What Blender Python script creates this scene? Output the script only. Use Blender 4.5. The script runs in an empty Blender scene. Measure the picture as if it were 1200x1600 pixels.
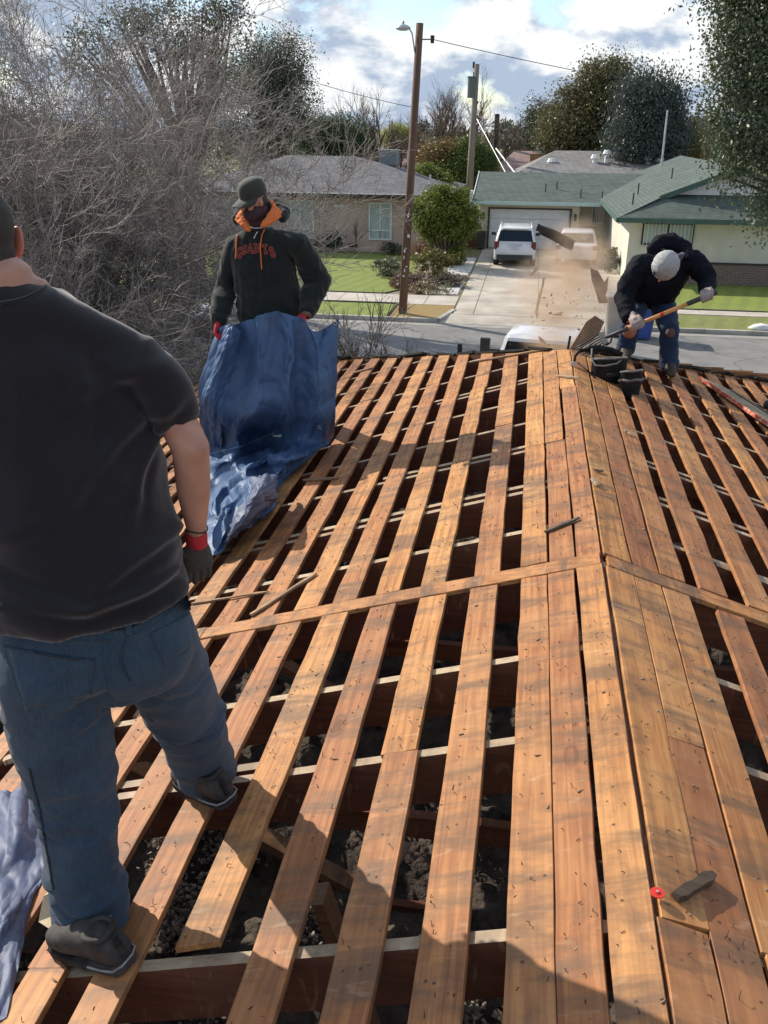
import bpy, bmesh, math, random
import numpy as np
from mathutils import Vector, Matrix, noise
from mathutils.bvhtree import BVHTree

SC = bpy.context.scene
COL = SC.collection
R_ = math.radians
# ------------------------------------------------------------------ camera
F_PX, PSI, PITCH, ROLL = 1388.0, R_(8.83), R_(23.42), R_(0.5)
CAM = Vector((-0.40, 0.0, 5.55))
FW = Vector((-math.sin(PSI)*math.cos(PITCH), math.cos(PSI)*math.cos(PITCH), -math.sin(PITCH)))
_r0 = Vector((math.cos(PSI), math.sin(PSI), 0)); _u0 = _r0.cross(FW)
UP = _u0*math.cos(ROLL) - _r0*math.sin(ROLL); RT = _r0*math.cos(ROLL) + _u0*math.sin(ROLL)
cd = bpy.data.cameras.new('camera'); cam = bpy.data.objects.new('camera', cd); COL.objects.link(cam)
cam.matrix_world = Matrix(((RT.x, UP.x, -FW.x, CAM.x), (RT.y, UP.y, -FW.y, CAM.y), (RT.z, UP.z, -FW.z, CAM.z), (0, 0, 0, 1)))
cd.sensor_fit = 'VERTICAL'; cd.sensor_height = 24; cd.lens = 24*F_PX/1600
cd.clip_start = 0.05; cd.clip_end = 3000
SC.camera = cam
# ------------------------------------------------------------------ sky and sun
SUN_DIR = Vector((-0.85, 0.527, 0.0)).normalized()
SUN_EL = R_(33)
W = bpy.data.worlds.new('World'); SC.world = W; W.use_nodes = True
nt = W.node_tree; N = nt.nodes; L = nt.links
bg = N['Background']; bg.inputs['Strength'].default_value = 0.135
sky = N.new('ShaderNodeTexSky'); sky.sky_type = 'NISHITA'; sky.sun_disc = False
sky.sun_elevation = SUN_EL; sky.sun_rotation = math.atan2(SUN_DIR.x, SUN_DIR.y)
sky.air_density = 1.0; sky.dust_density = 0.25; sky.ozone_density = 2.2; sky.altitude = 100
tc = N.new('ShaderNodeTexCoord'); sep = N.new('ShaderNodeSeparateXYZ'); L.new(tc.outputs['Generated'], sep.inputs[0])
def wmath(op, a, b=None, c=None):
    m = N.new('ShaderNodeMath'); m.operation = op
    for i, q in enumerate((a, b, c)):
        if q is None: continue
        if isinstance(q, (int, float)): m.inputs[i].default_value = q
        else: L.new(q, m.inputs[i])
    return m.outputs[0]
def wnoise(co, scale, detail, rough, dist=0):
    n = N.new('ShaderNodeTexNoise'); L.new(co, n.inputs[0]); n.inputs['Scale'].default_value = scale; n.inputs['Detail'].default_value = detail
    n.inputs['Roughness'].default_value = rough; n.inputs['Distortion'].default_value = dist; return n.outputs['Fac']
def wmap(loc):
    mp = N.new('ShaderNodeMapping'); L.new(tc.outputs['Generated'], mp.inputs[0]); mp.inputs['Scale'].default_value = (1, 1, 1.7); mp.inputs['Location'].default_value = loc; return mp.outputs[0]
c0 = wmap((4.37, 1.21, .53)); c1 = wmap((4.37-.012, 1.21+.01, .53+.055))
n1 = wnoise(c0, 8.5, 10, .56, .15); n1b = wnoise(c1, 8.5, 10, .56, .15)
low = wmath('MULTIPLY', wmath('SUBTRACT', 1.0, wmath('MINIMUM', wmath('MULTIPLY', wmath('MAXIMUM', sep.outputs[2], 0.0), 6.5), 1.0)), .16)
cov = wmath('ADD', n1, low)
cr = N.new('ShaderNodeValToRGB'); L.new(cov, cr.inputs[0])
cr.color_ramp.elements[0].position = 0.47; cr.color_ramp.elements[0].color = (0, 0, 0, 1)
cr.color_ramp.elements[1].position = 0.545; cr.color_ramp.elements[1].color = (1, 1, 1, 1)
shade = wmath('ADD', wmath('MULTIPLY', wmath('SUBTRACT', n1, n1b), 4.2), wmath('SUBTRACT', 1.02, n1))
cs = N.new('ShaderNodeValToRGB'); L.new(shade, cs.inputs[0])
cs.color_ramp.elements[0].position = 0.34; cs.color_ramp.elements[0].color = (2.7, 3.3, 4.2, 1)
cs.color_ramp.elements[1].position = 0.74; cs.color_ramp.elements[1].color = (5.9, 6.05, 6.15, 1)
mx = N.new('ShaderNodeMix'); mx.data_type = 'RGBA'; L.new(cr.outputs[0], mx.inputs['Factor'])
L.new(sky.outputs[0], mx.inputs['A']); L.new(cs.outputs[0], mx.inputs['B'])
L.new(mx.outputs['Result'], bg.inputs['Color'])
sd = bpy.data.lights.new('sun', 'SUN'); sd.energy = 4.6; sd.angle = R_(0.55); sd.color = (1.0, 0.91, 0.78)
sun = bpy.data.objects.new('sun', sd); COL.objects.link(sun)
sv = Vector((SUN_DIR.x*math.cos(SUN_EL), SUN_DIR.y*math.cos(SUN_EL), math.sin(SUN_EL)))
sun.rotation_euler = sv.to_track_quat('Z', 'Y').to_euler(); sun.location = (-20, 20, 30)
SC.view_settings.view_transform = 'Standard'; SC.view_settings.look = 'None'
SC.view_settings.exposure = 0.34; SC.view_settings.gamma = 1.0
SC.view_settings.use_curve_mapping = False
SC.cycles.max_bounces = 6; SC.cycles.diffuse_bounces = 3; SC.cycles.transparent_max_bounces = 12
SC.cycles.volume_bounces = 1; SC.cycles.use_denoising = True

# ------------------------------------------------------------------ helpers
def ray(x, y): return FW + RT*((x-600)/F_PX) - UP*((y-800)/F_PX)
def P(x, y, Y):                       # point of the place seen at picture point (x, y) at distance Y
    v = ray(x, y); return CAM + v*((Y-CAM.y)/v.y)
def PZ(x, y, z):
    v = ray(x, y); return CAM + v*((z-CAM.z)/v.z)
ROOT = {}
def thing(name, label, cat, loc=(0, 0, 0), group=None, parent=None, kind=None):
    o = bpy.data.objects.new(name, None); COL.objects.link(o); o.empty_display_size = 0.2
    o.location = loc; ROOT[o] = np.array(loc, float)
    if label: o['label'] = label
    if cat: o['category'] = cat
    if group: o['group'] = group
    if kind: o['kind'] = kind
    return o
def tag(o, label=None, cat=None, group=None, kind=None):
    if label: o['label'] = label
    if cat: o['category'] = cat
    if group: o['group'] = group
    if kind: o['kind'] = kind
    return o
def mesh_np(name, V, Fc, mats, fm=None, smooth=False):
    """V (n,3); Fc list of tuples or (m,k) array"""
    me = bpy.data.meshes.new(name)
    V = np.asarray(V, np.float32)
    if isinstance(Fc, np.ndarray):
        m, k = Fc.shape
        me.vertices.add(len(V)); me.vertices.foreach_set('co', V.ravel())
        me.loops.add(m*k); me.loops.foreach_set('vertex_index', Fc.astype(np.int32).ravel())
        me.polygons.add(m); me.polygons.foreach_set('loop_start', np.arange(0, m*k, k, dtype=np.int32))
        me.update(calc_edges=True)
    else:
        me.from_pydata(V.tolist(), [], Fc)
    for mt in (mats if isinstance(mats, (list, tuple)) else [mats]): me.materials.append(mt)
    if fm is not None: me.polygons.foreach_set('material_index', np.asarray(fm, np.int32))
    if smooth: me.polygons.foreach_set('use_smooth', np.ones(len(me.polygons), bool))
    me.update()
    return me
def link(name, me, parent=None, loc=None):
    o = bpy.data.objects.new(name, me); COL.objects.link(o)
    if parent is not None: o.parent = parent; ROOT[o] = ROOT[parent]
    else:
        o.location = loc if loc is not None else (0, 0, 0); ROOT[o] = np.array(o.location, float)
    return o
def mk(name, V, Fc, mats, parent=None, fm=None, smooth=False, loc=None):
    V = np.asarray(V, float)
    if parent is not None: off = ROOT[parent]
    else:
        if loc is None:
            loc = ((V[:, 0].min()+V[:, 0].max())/2, (V[:, 1].min()+V[:, 1].max())/2, V[:, 2].min())
        off = np.array(loc, float)
    return link(name, mesh_np(name, V-off, Fc, mats, fm, smooth), parent, tuple(off) if parent is None else None)
def vec(a): return np.array(a, float)
def unit(a):
    a = np.array(a, float); return a/(np.linalg.norm(a)+1e-12)
class MB:
    def __init__(s): s.v = []; s.f = []; s.m = []
    def add(s, vs, fs, mi=0):
        b = len(s.v); s.v += [tuple(q) for q in vs]; s.f += [tuple(b+i for i in f) for f in fs]; s.m += [mi]*len(fs); return s
    def obb(s, c, ax, ay, az, mi=0):
        c, ax, ay, az = map(vec, (c, ax, ay, az))
        vs = [c+i*ax+j*ay+k*az for k in (-1, 1) for j in (-1, 1) for i in (-1, 1)]
        return s.add(vs, [(0, 2, 3, 1), (4, 5, 7, 6), (0, 1, 5, 4), (2, 6, 7, 3), (0, 4, 6, 2), (1, 3, 7, 5)], mi)
    def box(s, x0, x1, y0, y1, z0, z1, mi=0):
        return s.obb(((x0+x1)/2, (y0+y1)/2, (z0+z1)/2), ((x1-x0)/2, 0, 0), (0, (y1-y0)/2, 0), (0, 0, (z1-z0)/2), mi)
    def beam(s, p0, p1, w, h, up=(0, 0, 1), mi=0):
        p0, p1 = vec(p0), vec(p1); d = unit(p1-p0); x = unit(np.cross(d, vec(up))); u = np.cross(x, d)
        return s.obb((p0+p1)/2, (p1-p0)/2, x*w/2, u*h/2, mi)
    def loft(s, rings, caps=True, mi=0):
        n = len(rings[0]); b = 0; vs = [q for r in rings for q in r]; fs = []
        for i in range(len(rings)-1):
            for j in range(n):
                k = (j+1) % n; fs.append((i*n+j, i*n+k, (i+1)*n+k, (i+1)*n+j))
        if caps: fs.append(tuple(range(n-1, -1, -1))); fs.append(tuple((len(rings)-1)*n+j for j in range(n)))
        return s.add(vs, fs, mi)
    def tube(s, pts, rad, n=6, caps=True, mi=0, hint=(0, 0, 1)):
        pts = [vec(p) for p in pts]
        if isinstance(rad, (int, float)): rad = [rad]*len(pts)
        rings = []; x = None
        for i, p in enumerate(pts):
            d = unit(pts[min(i+1, len(pts)-1)]-pts[max(i-1, 0)])
            h = vec(hint) if x is None else x
            if abs(np.dot(unit(h), d)) > .95: h = vec((1, 0, 0)) if abs(d[0]) < .9 else vec((0, 1, 0))
            x = unit(h-d*np.dot(h, d)); y = np.cross(d, x)
            r = rad[i]; rx, ry = r if isinstance(r, (tuple, list)) else (r, r)
            rings.append([p+x*rx*math.cos(2*math.pi*j/n)+y*ry*math.sin(2*math.pi*j/n) for j in range(n)])
        return s.loft(rings, caps, mi)
    def disc(s, c, ax, r, h, n=16, mi=0, r2=None):
        c = vec(c); d = unit(ax); return s.tube([c-d*h/2, c+d*h/2], [r, r if r2 is None else r2], n, True, mi, hint=(0.13, 0.2, 1))
    def quad(s, a, b, c, d, mi=0): return s.add([a, b, c, d], [(0, 1, 2, 3)], mi)
    def prism(s, poly, d, mi=0):
        d = vec(d); n = len(poly); vs = [vec(q) for q in poly]+[vec(q)+d for q in poly]
        fs = [tuple(range(n-1, -1, -1)), tuple(range(n, 2*n))]+[(i, (i+1) % n, n+(i+1) % n, n+i) for i in range(n)]
        return s.add(vs, fs, mi)
    def build(s, name, mats, parent=None, smooth=False, loc=None):
        o = mk(name, s.v, s.f, mats, parent, s.m, smooth, loc)
        bm = bmesh.new(); bm.from_mesh(o.data); bmesh.ops.recalc_face_normals(bm, faces=bm.faces); bm.to_mesh(o.data); bm.free()
        return o
def smooth_angle(o, deg=40):
    me = o.data; me.polygons.foreach_set('use_smooth', np.ones(len(me.polygons), bool))
    try: me.set_sharp_from_angle(angle=R_(deg))
    except Exception: pass
    return o
# ------------------------------------------------------------------ materials
def newmat(name):
    m = bpy.data.materials.new(name); m.use_nodes = True; n = m.node_tree.nodes; return m, n, m.node_tree.links, n['Principled BSDF']
def c4(c): return (c[0], c[1], c[2], 1)
def mixn(N, L, fac, a, b, mode='MIX'):
    m = N.new('ShaderNodeMix'); m.data_type = 'RGBA'; m.blend_type = mode
    for k, q in (('Factor', fac), ('A', a), ('B', b)):
        if isinstance(q, (int, float)): m.inputs[k].default_value = q
        elif isinstance(q, tuple): m.inputs[k].default_value = c4(q)
        else: L.new(q, m.inputs[k])
    return m.outputs['Result']
def ramp(N, L, src, stops):
    r = N.new('ShaderNodeValToRGB'); L.new(src, r.inputs[0]); e = r.color_ramp.elements
    while len(e) < len(stops): e.new(0.5)
    for i, (p, c) in enumerate(stops):
        e[i].position = p; e[i].color = c4(c) if isinstance(c, tuple) else (c, c, c, 1)
    return r.outputs[0]
def texco(N, L, scale=(1, 1, 1), kind='Object', rand=False, rot=(0, 0, 0)):
    t = N.new('ShaderNodeTexCoord'); m = N.new('ShaderNodeMapping'); m.inputs['Scale'].default_value = scale; m.inputs['Rotation'].default_value = rot
    L.new(t.outputs[kind], m.inputs[0]); out = m.outputs[0]
    if rand:
        oi = N.new('ShaderNodeObjectInfo'); mm = N.new('ShaderNodeMath'); mm.operation = 'MULTIPLY'; mm.inputs[1].default_value = 57.0
        L.new(oi.outputs['Random'], mm.inputs[0]); ad = N.new('ShaderNodeVectorMath'); ad.operation = 'ADD'
        L.new(out, ad.inputs[0]); L.new(mm.outputs[0], ad.inputs[1]); out = ad.outputs[0]
    return out
def noisen(N, L, co, scale, detail=5, rough=.55, dist=0):
    n = N.new('ShaderNodeTexNoise'); L.new(co, n.inputs['Vector']); n.inputs['Scale'].default_value = scale
    n.inputs['Detail'].default_value = detail; n.inputs['Roughness'].default_value = rough; n.inputs['Distortion'].default_value = dist
    return n.outputs['Fac']
def bumpn(N, L, h, strength, dist, bs):
    b = N.new('ShaderNodeBump'); b.inputs['Strength'].default_value = strength; b.inputs['Distance'].default_value = dist
    L.new(h, b.inputs['Height']); L.new(b.outputs[0], bs.inputs['Normal']); return b
def M(name, col, col2=None, scale=4, rough=.7, bump=0, bdist=.01, metal=0, stretch=(1, 1, 1), spec=.5, detail=5, lo=.35, hi=.65, rand=False, sheen=0, trans=0):
    m, N, L, b = newmat(name)
    b.inputs['Roughness'].default_value = rough; b.inputs['Metallic'].default_value = metal
    b.inputs['Specular IOR Level'].default_value = spec
    if sheen: b.inputs['Sheen Weight'].default_value = sheen
    if trans: b.inputs['Transmission Weight'].default_value = trans
    if col2 is None and not bump:
        b.inputs['Base Color'].default_value = c4(col); return m
    co = texco(N, L, stretch, rand=rand); n = noisen(N, L, co, scale, detail)
    if col2 is not None: L.new(ramp(N, L, n, [(lo, col), (hi, col2)]), b.inputs['Base Color'])
    else: b.inputs['Base Color'].default_value = c4(col)
    if bump:
        n2_ = noisen(N, L, co, scale*3, 4); bumpn(N, L, n2_, bump, bdist, b)
    return m
def wood_mat(name, axis='Y', a=(.55, .238, .068), b=(.29, .108, .030), stain=.5, pale=(.62, .33, .12), sc=1.0, bands=1.0):
    m, N, L, bs = newmat(name)
    st = (1, .05, 1) if axis == 'Y' else (.05, 1, 1) if axis == 'X' else (1, 1, .05)
    band = (.25, 1, .25) if axis == 'Y' else (1, .25, .25)
    co = texco(N, L, st, rand=True); cb = texco(N, L, band, rand=True); cf = texco(N, L, rand=True)
    g = noisen(N, L, co, 42*sc, 7, .6, .9); col = ramp(N, L, g, [(.34, b), (.62, a)])
    w = N.new('ShaderNodeTexWave'); w.wave_type = 'RINGS'; w.rings_direction = 'Y' if axis == 'Y' else 'X'
    L.new(co, w.inputs[0]); w.inputs['Scale'].default_value = 9*sc; w.inputs['Distortion'].default_value = 5.5; w.inputs['Detail'].default_value = 2.5; w.inputs['Detail Scale'].default_value = 1.3
    col = mixn(N, L, ramp(N, L, w.outputs['Fac'], [(.0, .0), (.8, .10), (1, .5)]), col, b)
    big = noisen(N, L, cf, 2.3, 4, .6); col = mixn(N, L, ramp(N, L, big, [(.45, 0.), (.72, .55)]), col, pale)
    tint = N.new('ShaderNodeObjectInfo'); hs = N.new('ShaderNodeHueSaturation'); L.new(col, hs.inputs['Color'])
    mr = N.new('ShaderNodeMapRange'); L.new(tint.outputs['Random'], mr.inputs[0]); mr.inputs[3].default_value = .72; mr.inputs[4].default_value = 1.08
    L.new(mr.outputs[0], hs.inputs['Value']); hs.inputs['Saturation'].default_value = .97; col = hs.outputs[0]
    mh = N.new('ShaderNodeMapRange'); L.new(tint.outputs['Random'], mh.inputs[0]); mh.inputs[3].default_value = .490; mh.inputs[4].default_value = .505; L.new(mh.outputs[0], hs.inputs['Hue'])
    # weather marks that cross the board where the shingle courses lay
    bn = noisen(N, L, cb, 7.5, 6, .65, .4); col = mixn(N, L, ramp(N, L, bn, [(.49, 0.), (.63, min(1, stain*bands*1.45))]), col, (.135, .082, .048))
    bn2 = noisen(N, L, cf, 4, 6, .72, .6); col = mixn(N, L, ramp(N, L, bn2, [(.52, 0.), (.72, min(1, stain*1.25))]), col, (.12, .072, .045))
    sp = noisen(N, L, cb, 26, 3, .5, 1.0); col = mixn(N, L, ramp(N, L, sp, [(.62, 0.), (.74, .22)]), col, (.70, .48, .28))
    vo = N.new('ShaderNodeTexVoronoi'); vo.inputs['Scale'].default_value = 2.6
    kc = texco(N, L, (1, .45, 1) if axis == 'Y' else (.45, 1, 1), rand=True); L.new(kc, vo.inputs['Vector'])
    col = mixn(N, L, ramp(N, L, vo.outputs['Distance'], [(.0, .9), (.045, .75), (.055, .25), (.075, .55), (.09, 0.)]), col, (.12, .045, .018))
    v2 = N.new('ShaderNodeTexVoronoi'); v2.inputs['Scale'].default_value = 16; L.new(cf, v2.inputs['Vector'])
    col = mixn(N, L, ramp(N, L, v2.outputs['Distance'], [(.05, .85), (.11, 0.)]), col, (.05, .03, .025))
    L.new(col, bs.inputs['Base Color'])
    bs.inputs['Roughness'].default_value = .62; bs.inputs['Specular IOR Level'].default_value = .35
    bumpn(N, L, g, .35, .0025, bs)
    return m
# ================================================================== THE HOUSE WE STAND ON
rnd = random.Random(7)
ZR, SL = 3.85, 0.309; KS = math.hypot(1, SL); RE = 7.55      # ridge height, slope, ridge end
def surf(u, y, h=0.0):
    """point on the sheathing: u = distance down the slope from the ridge (left negative), y along the ridge"""
    s = -1 if u < 0 else 1; x = u/KS
    return np.array([x + s*SL/KS*h, y, ZR-SL*abs(x)+h/KS])
def hip_y(u): x = abs(u)/KS; return RE + x*(.95 if u < 0 else .85)
WD = wood_mat('sheathing_wood', 'Y'); WDX = wood_mat('cross_board_wood', 'X', stain=.6)
WOLD = wood_mat('old_grey_wood', 'Y', a=(.20, .15, .11), b=(.10, .07, .05), pale=(.3, .25, .2), stain=.7)
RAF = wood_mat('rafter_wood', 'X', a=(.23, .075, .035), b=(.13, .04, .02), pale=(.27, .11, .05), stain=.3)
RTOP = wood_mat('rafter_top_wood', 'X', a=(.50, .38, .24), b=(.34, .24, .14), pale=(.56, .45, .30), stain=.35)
NAIL = M('rusty_nail', (.035, .022, .018), (.09, .05, .035), 40, .6, metal=.5)
FELT = M('torn_black_felt', (.012, .011, .011), (.04, .035, .03), 9, .95, .6, .01)
house = thing('house', 'house we stand on, its roof stripped to spaced brown sheathing boards', 'house', (0, 4, 0))
def board(u0, u1, y0, y1, mat=WD, h=0.0, th=.019, parent=None, name='roof_board', tilt=0, ragged=.0015, cut=0.0):
    n = max(3, int((y1-y0)/.16)); um = (u0+u1)/2; vs = []; fs = []; ch = .0016
    r = rnd
    ys = np.linspace(0, 1, n+1); k0 = 0
    wob = r.uniform(-.004, .004)
    for i, t in enumerate(ys):
        ya = y0 + (y1-y0)*t
        lim0, lim1 = hip_y(u0), hip_y(u1)
        sk = cut if i == 0 else 0
        ja, jb = r.gauss(0, ragged), r.gauss(0, ragged)
        bow = wob*math.sin(math.pi*t) + tilt*(t-.5)
        a, b = u0+ja+bow, u1+jb+bow
        hh = h + r.gauss(0, .0012)
        yl, yr = min(ya+sk, lim0-(1-t)*.0), min(ya-sk, lim1)
        if i in (0, n): yl += r.gauss(0, .004); yr += r.gauss(0, .004)
        prof = [(a, hh-th), (a, hh-ch), (a+ch, hh), (b-ch, hh), (b, hh-ch), (b, hh-th)]
        for j, (uu, q) in enumerate(prof):
            f = (uu-u0)/(u1-u0); vs.append(surf(uu if abs(uu) > 1e-4 else 1e-4*(1 if um > 0 else -1), yl*(1-f)+yr*f, q))
    for i in range(n):
        for j in range(6):
            k = (j+1) % 6; fs.append((i*6+j, (i+1)*6+j, (i+1)*6+k, i*6+k))
    fs.append((5, 4, 3, 2, 1, 0)); fs.append(tuple(n*6+j for j in range(6)))
    return mk(name, vs, fs, mat, parent or house)
RAFY = [-1.3, -.7, -.1, .45, 1.03, 1.63, 2.39, 2.89, 3.54, 4.04, 4.57, 5.25, 5.83, 6.4, 7.0, 7.55, 8.15, 8.75, 9.35, 9.95, 10.55, 11.2]
BOARDS = []
def run(u0, u1, y0, y1, joints=True, **k):
    """a line of boards, butted over rafters"""
    cuts = [y0]
    if joints:
        c = [q for q in RAFY if y0+1.2 < q < y1-.9]
        if c and (y1-y0) > 4: cuts.append(rnd.choice(c))
        elif c and rnd.random() < .45: cuts.append(rnd.choice(c))
    cuts.append(y1)
    for a, b in zip(cuts, cuts[1:]):
        d = rnd.uniform(-.006, .006) if joints else 0
        board(u0+d, u1+d, a+.002, b-.002, h=rnd.uniform(-.0015, .0015), **k); BOARDS.append((u0+d, u1+d, a, b))
YC0, YC1 = 3.495, 3.600                                    # the cross board lies between the two lots of boards
nearL = [(-.112, -.004), (-.228, -.118), (-.352, -.236), (-.576, -.452), (-.806, -.682), (-1.045, -.92), (-1.287, -1.155), (-1.51, -1.385), (-1.75, -1.62), (-1.985, -1.86), (-2.22, -2.09), (-2.46, -2.33)]
farL = [(-.108, -.004), (-.229, -.118), (-.356, -.238), (-.575, -.455), (-.818, -.70), (-1.047, -.93), (-1.265, -1.145), (-1.462, -1.335), (-1.687, -1.565), (-1.894, -1.77)]
nearR = [(.014, .137), (.147, .266), (.276, .396), (.86, .985), (1.10, 1.22), (1.34, 1.46)]
farR = [(.012, .135), (.146, .265), (.275, .39), (.465, .592), (.692, .820), (.922, 1.042), (1.150, 1.272), (1.382, 1.505)]
while nearL[-1][0] > -4.9: a = nearL[-1]; nearL.append((a[0]-.235, a[1]-.235))
while farL[-1][0] > -4.9: a = farL[-1]; farL.append((a[0]-.225, a[1]-.225))
while nearR[-1][1] < 4.4: a = nearR[-1]; nearR.append((a[0]+.235, a[1]+.235))
while farR[-1][1] < 4.4: a = farR[-1]; farR.append((a[0]+.228, a[1]+.228))
for u0, u1 in nearL:
    if abs(u0+1.287) < .01:
        run(u0, u1, -1.6, .95); board(u0+.0, u1, 1.66, YC0-.004); BOARDS.append((u0, u1, 1.66, YC0)); continue
    run(u0, u1, -1.6, YC0-.004)
for u0, u1 in nearR: run(u0, u1, -1.6, YC0-.004)
board(.50, .62, 1.1, YC0-.035, tilt=.02); BOARDS.append((.50, .62, 1.1, 3.4))
for u0, u1 in farL+farR:
    ye = max(hip_y(u0), hip_y(u1))
    if u0 < -4 or u1 > 4: ye = min(ye, 11)
    run(u0, u1, YC1+.004, ye, mat=WOLD if (u0 > 1.9 and rnd.random() < .4) else WD)
# cross boards lying in the rafter direction on both slopes
def cross(u0, u1, y0, y1, h=.004, th=.021, skew=0.0):
    n = 14; vs = []; fs = []
    for i in range(n+1):
        t = i/n; u = u0+(u1-u0)*t; a = y0+skew*t+rnd.gauss(0, .001); b = y1+skew*t+rnd.gauss(0, .001)
        for yy, q in ((a, h-th), (a, h-.002), (a+.002, h), (b-.002, h), (b, h-.002), (b, h-th)): vs.append(surf(u, yy, q))
    for i in range(n):
        for j in range(6): k = (j+1) % 6; fs.append((i*6+j, i*6+k, (i+1)*6+k, (i+1)*6+j))
    fs.append(tuple(range(6))); fs.append(tuple(n*6+j for j in range(5, -1, -1)))
    mk('cross_board', vs, fs, WDX, house)
cross(-.006, -1.92, YC0, YC1); cross(-1.925, -4.9, YC0+.01, YC1+.01); cross(.03, 1.9, YC0-.005, YC1-.005, skew=-.03); cross(1.905, 4.4, YC0-.035, YC1-.035)
# rafters with pale tops
def rafter(y, u0, u1, w=.040, dep=.19, y1=None):
    y1 = y if y1 is None else y1; vs = []
    for u, yy in ((u0, y), (u1, y1)):
        for dy, q in ((-w/2, -.0205), (w/2, -.0205), (w/2, -.0205-dep), (-w/2, -.0205-dep)): vs.append(surf(u, yy+dy, q))
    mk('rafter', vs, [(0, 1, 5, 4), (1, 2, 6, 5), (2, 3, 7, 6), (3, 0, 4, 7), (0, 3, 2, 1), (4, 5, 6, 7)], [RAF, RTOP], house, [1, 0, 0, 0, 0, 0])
for y in RAFY:
    for s, end in ((-1, 4.95), (1, 4.4)):
        sl = .95 if s < 0 else .85
        st = .014 if y < RE-.05 else max(.03, (y-RE)/sl*KS+.05)
        if st < end-.1: rafter(y+rnd.gauss(0, .004), s*st, s*end, w=.038 if y != 3.54 else .05)
for y, s, a, b in ((4.66, -1, .0, 2.9), (2.46, -1, 1.25, 2.6), (5.34, -1, .3, 1.3), (6.9, -1, .2, 1.1), (5.16, 1, .3, 1.6), (4.66, 1, .4, 1.9), (4.0, 1, .6, 1.1)):
    rafter(y, s*(a+.02), s*b, dep=.09)
mb = MB(); mb.box(-.0125, .0125, -1.6, RE, ZR-.17, ZR-.024); mb.build('ridge_beam', RAF, house)
for s, sl in ((-1, .95), (1, .85)):
    mb = MB(); e = s*4.5; p0 = surf(s*.02, RE, -.022); p1 = surf(e*KS, RE+4.5*sl, -.022)
    p0[2] -= .07; p1[2] -= .07; mb.beam(p0, p1, .04, .14); mb.build('hip_rafter', RAF, house)
# collar ties, ceiling joists, purlins, struts under the rafters
for y in [q for q in RAFY[::2] if q < 7]:
    mb = MB(); mb.box(-1.2, 1.2, y+.03, y+.07, 3.24, 3.33); mb.build('collar_tie', RAF, house)
for y in RAFY:
    mb = MB(); mb.box(-4.3, 3.9, y+.03, y+.07, 2.22, 2.36); mb.build('ceiling_joist', RAF, house)
for x, z in ((-2.2, 2.98), (2.1, 3.0)):
    mb = MB(); mb.box(x-.02, x+.02, -1.6, 10, z-.12, z); mb.build('purlin', RAF, house)
for y, x0, x1 in ((1.75, -1.15, -2.1), (2.95, -1.0, -2.15), (4.1, -.9, -2.1), (1.2, -.45, -.2), (5.3, -1.0, -2.1), (3.0, .7, 2.0), (4.6, .7, 2.0), (1.95, -.62, -.9)):
    mb = MB(); mb.beam((x0, y+.05, 2.36), (x1, y+.05, ZR-SL*abs(x1)-.2), .04, .09, (0, 1, 0)); mb.build('strut', wood_mat('strut_wood', 'X', a=(.42, .26, .13), b=(.26, .15, .07)) if 'strut_wood' not in bpy.data.materials else bpy.data.materials['strut_wood'], house)
# short offcuts resting in the attic
for px, y, a in ((-.95, 2.45, .4), (-.55, 1.55, 1.2), (-1.35, 1.3, .3), (-.7, 2.15, 1.4), (-.35, 4.9, .9), (-.5, 4.3, 1.1), (.55, 4.6, .8), (.75, 5.6, .3), (.95, 4.0, .2), (-1.7, 3.2, .5), (.6, 6.4, .5)):
    mb = MB(); z = 3.85-SL*abs(px)-rnd.uniform(.13, .3); d = np.array((math.cos(a), math.sin(a), rnd.uniform(-.3, .3)))*rnd.uniform(.09, .17)
    mb.beam(vec((px, y, z))-d, vec((px, y, z))+d, .05, .012); mb.build('offcut', RTOP, house)
# ceiling insulation
def insulation():
    nx, ny = 250, 300; X = np.linspace(-4.3, 3.9, nx); Y = np.linspace(-1.2, 9.5, ny); V = []
    for y in Y:
        for x in X:
            p = Vector((x*3.2, y*3.2, 1.3)); q = Vector((x*14, y*14, 2.1)); h = .10*noise.noise(p)+.09*abs(noise.noise(q))+.05*abs(noise.noise(q*2.9))
            V.append((x+.02*noise.noise(q*2), y, min(2.36+h+.14*max(0, noise.noise(p*.4)), ZR-SL*abs(x)-.16)))
    idx = np.arange(nx*ny).reshape(ny, nx); Fc = np.stack([idx[:-1, :-1], idx[:-1, 1:], idx[1:, 1:], idx[1:, :-1]], -1).reshape(-1, 4)
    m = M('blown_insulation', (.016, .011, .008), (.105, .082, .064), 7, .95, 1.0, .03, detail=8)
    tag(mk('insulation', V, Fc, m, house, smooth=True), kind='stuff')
    # loose tufts
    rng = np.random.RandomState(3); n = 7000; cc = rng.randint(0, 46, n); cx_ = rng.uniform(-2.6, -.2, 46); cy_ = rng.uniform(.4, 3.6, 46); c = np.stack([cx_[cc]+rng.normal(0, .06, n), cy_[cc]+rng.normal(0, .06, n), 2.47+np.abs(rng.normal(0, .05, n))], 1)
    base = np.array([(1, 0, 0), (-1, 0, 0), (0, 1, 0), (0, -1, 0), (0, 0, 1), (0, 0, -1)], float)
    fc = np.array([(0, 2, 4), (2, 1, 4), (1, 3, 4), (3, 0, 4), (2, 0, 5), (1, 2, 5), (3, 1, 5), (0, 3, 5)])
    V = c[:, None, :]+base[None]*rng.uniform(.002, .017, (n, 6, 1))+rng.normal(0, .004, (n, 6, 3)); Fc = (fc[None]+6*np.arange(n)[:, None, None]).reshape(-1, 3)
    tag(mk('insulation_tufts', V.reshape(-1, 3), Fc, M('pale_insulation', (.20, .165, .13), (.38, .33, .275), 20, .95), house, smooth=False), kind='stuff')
insulation()
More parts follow.
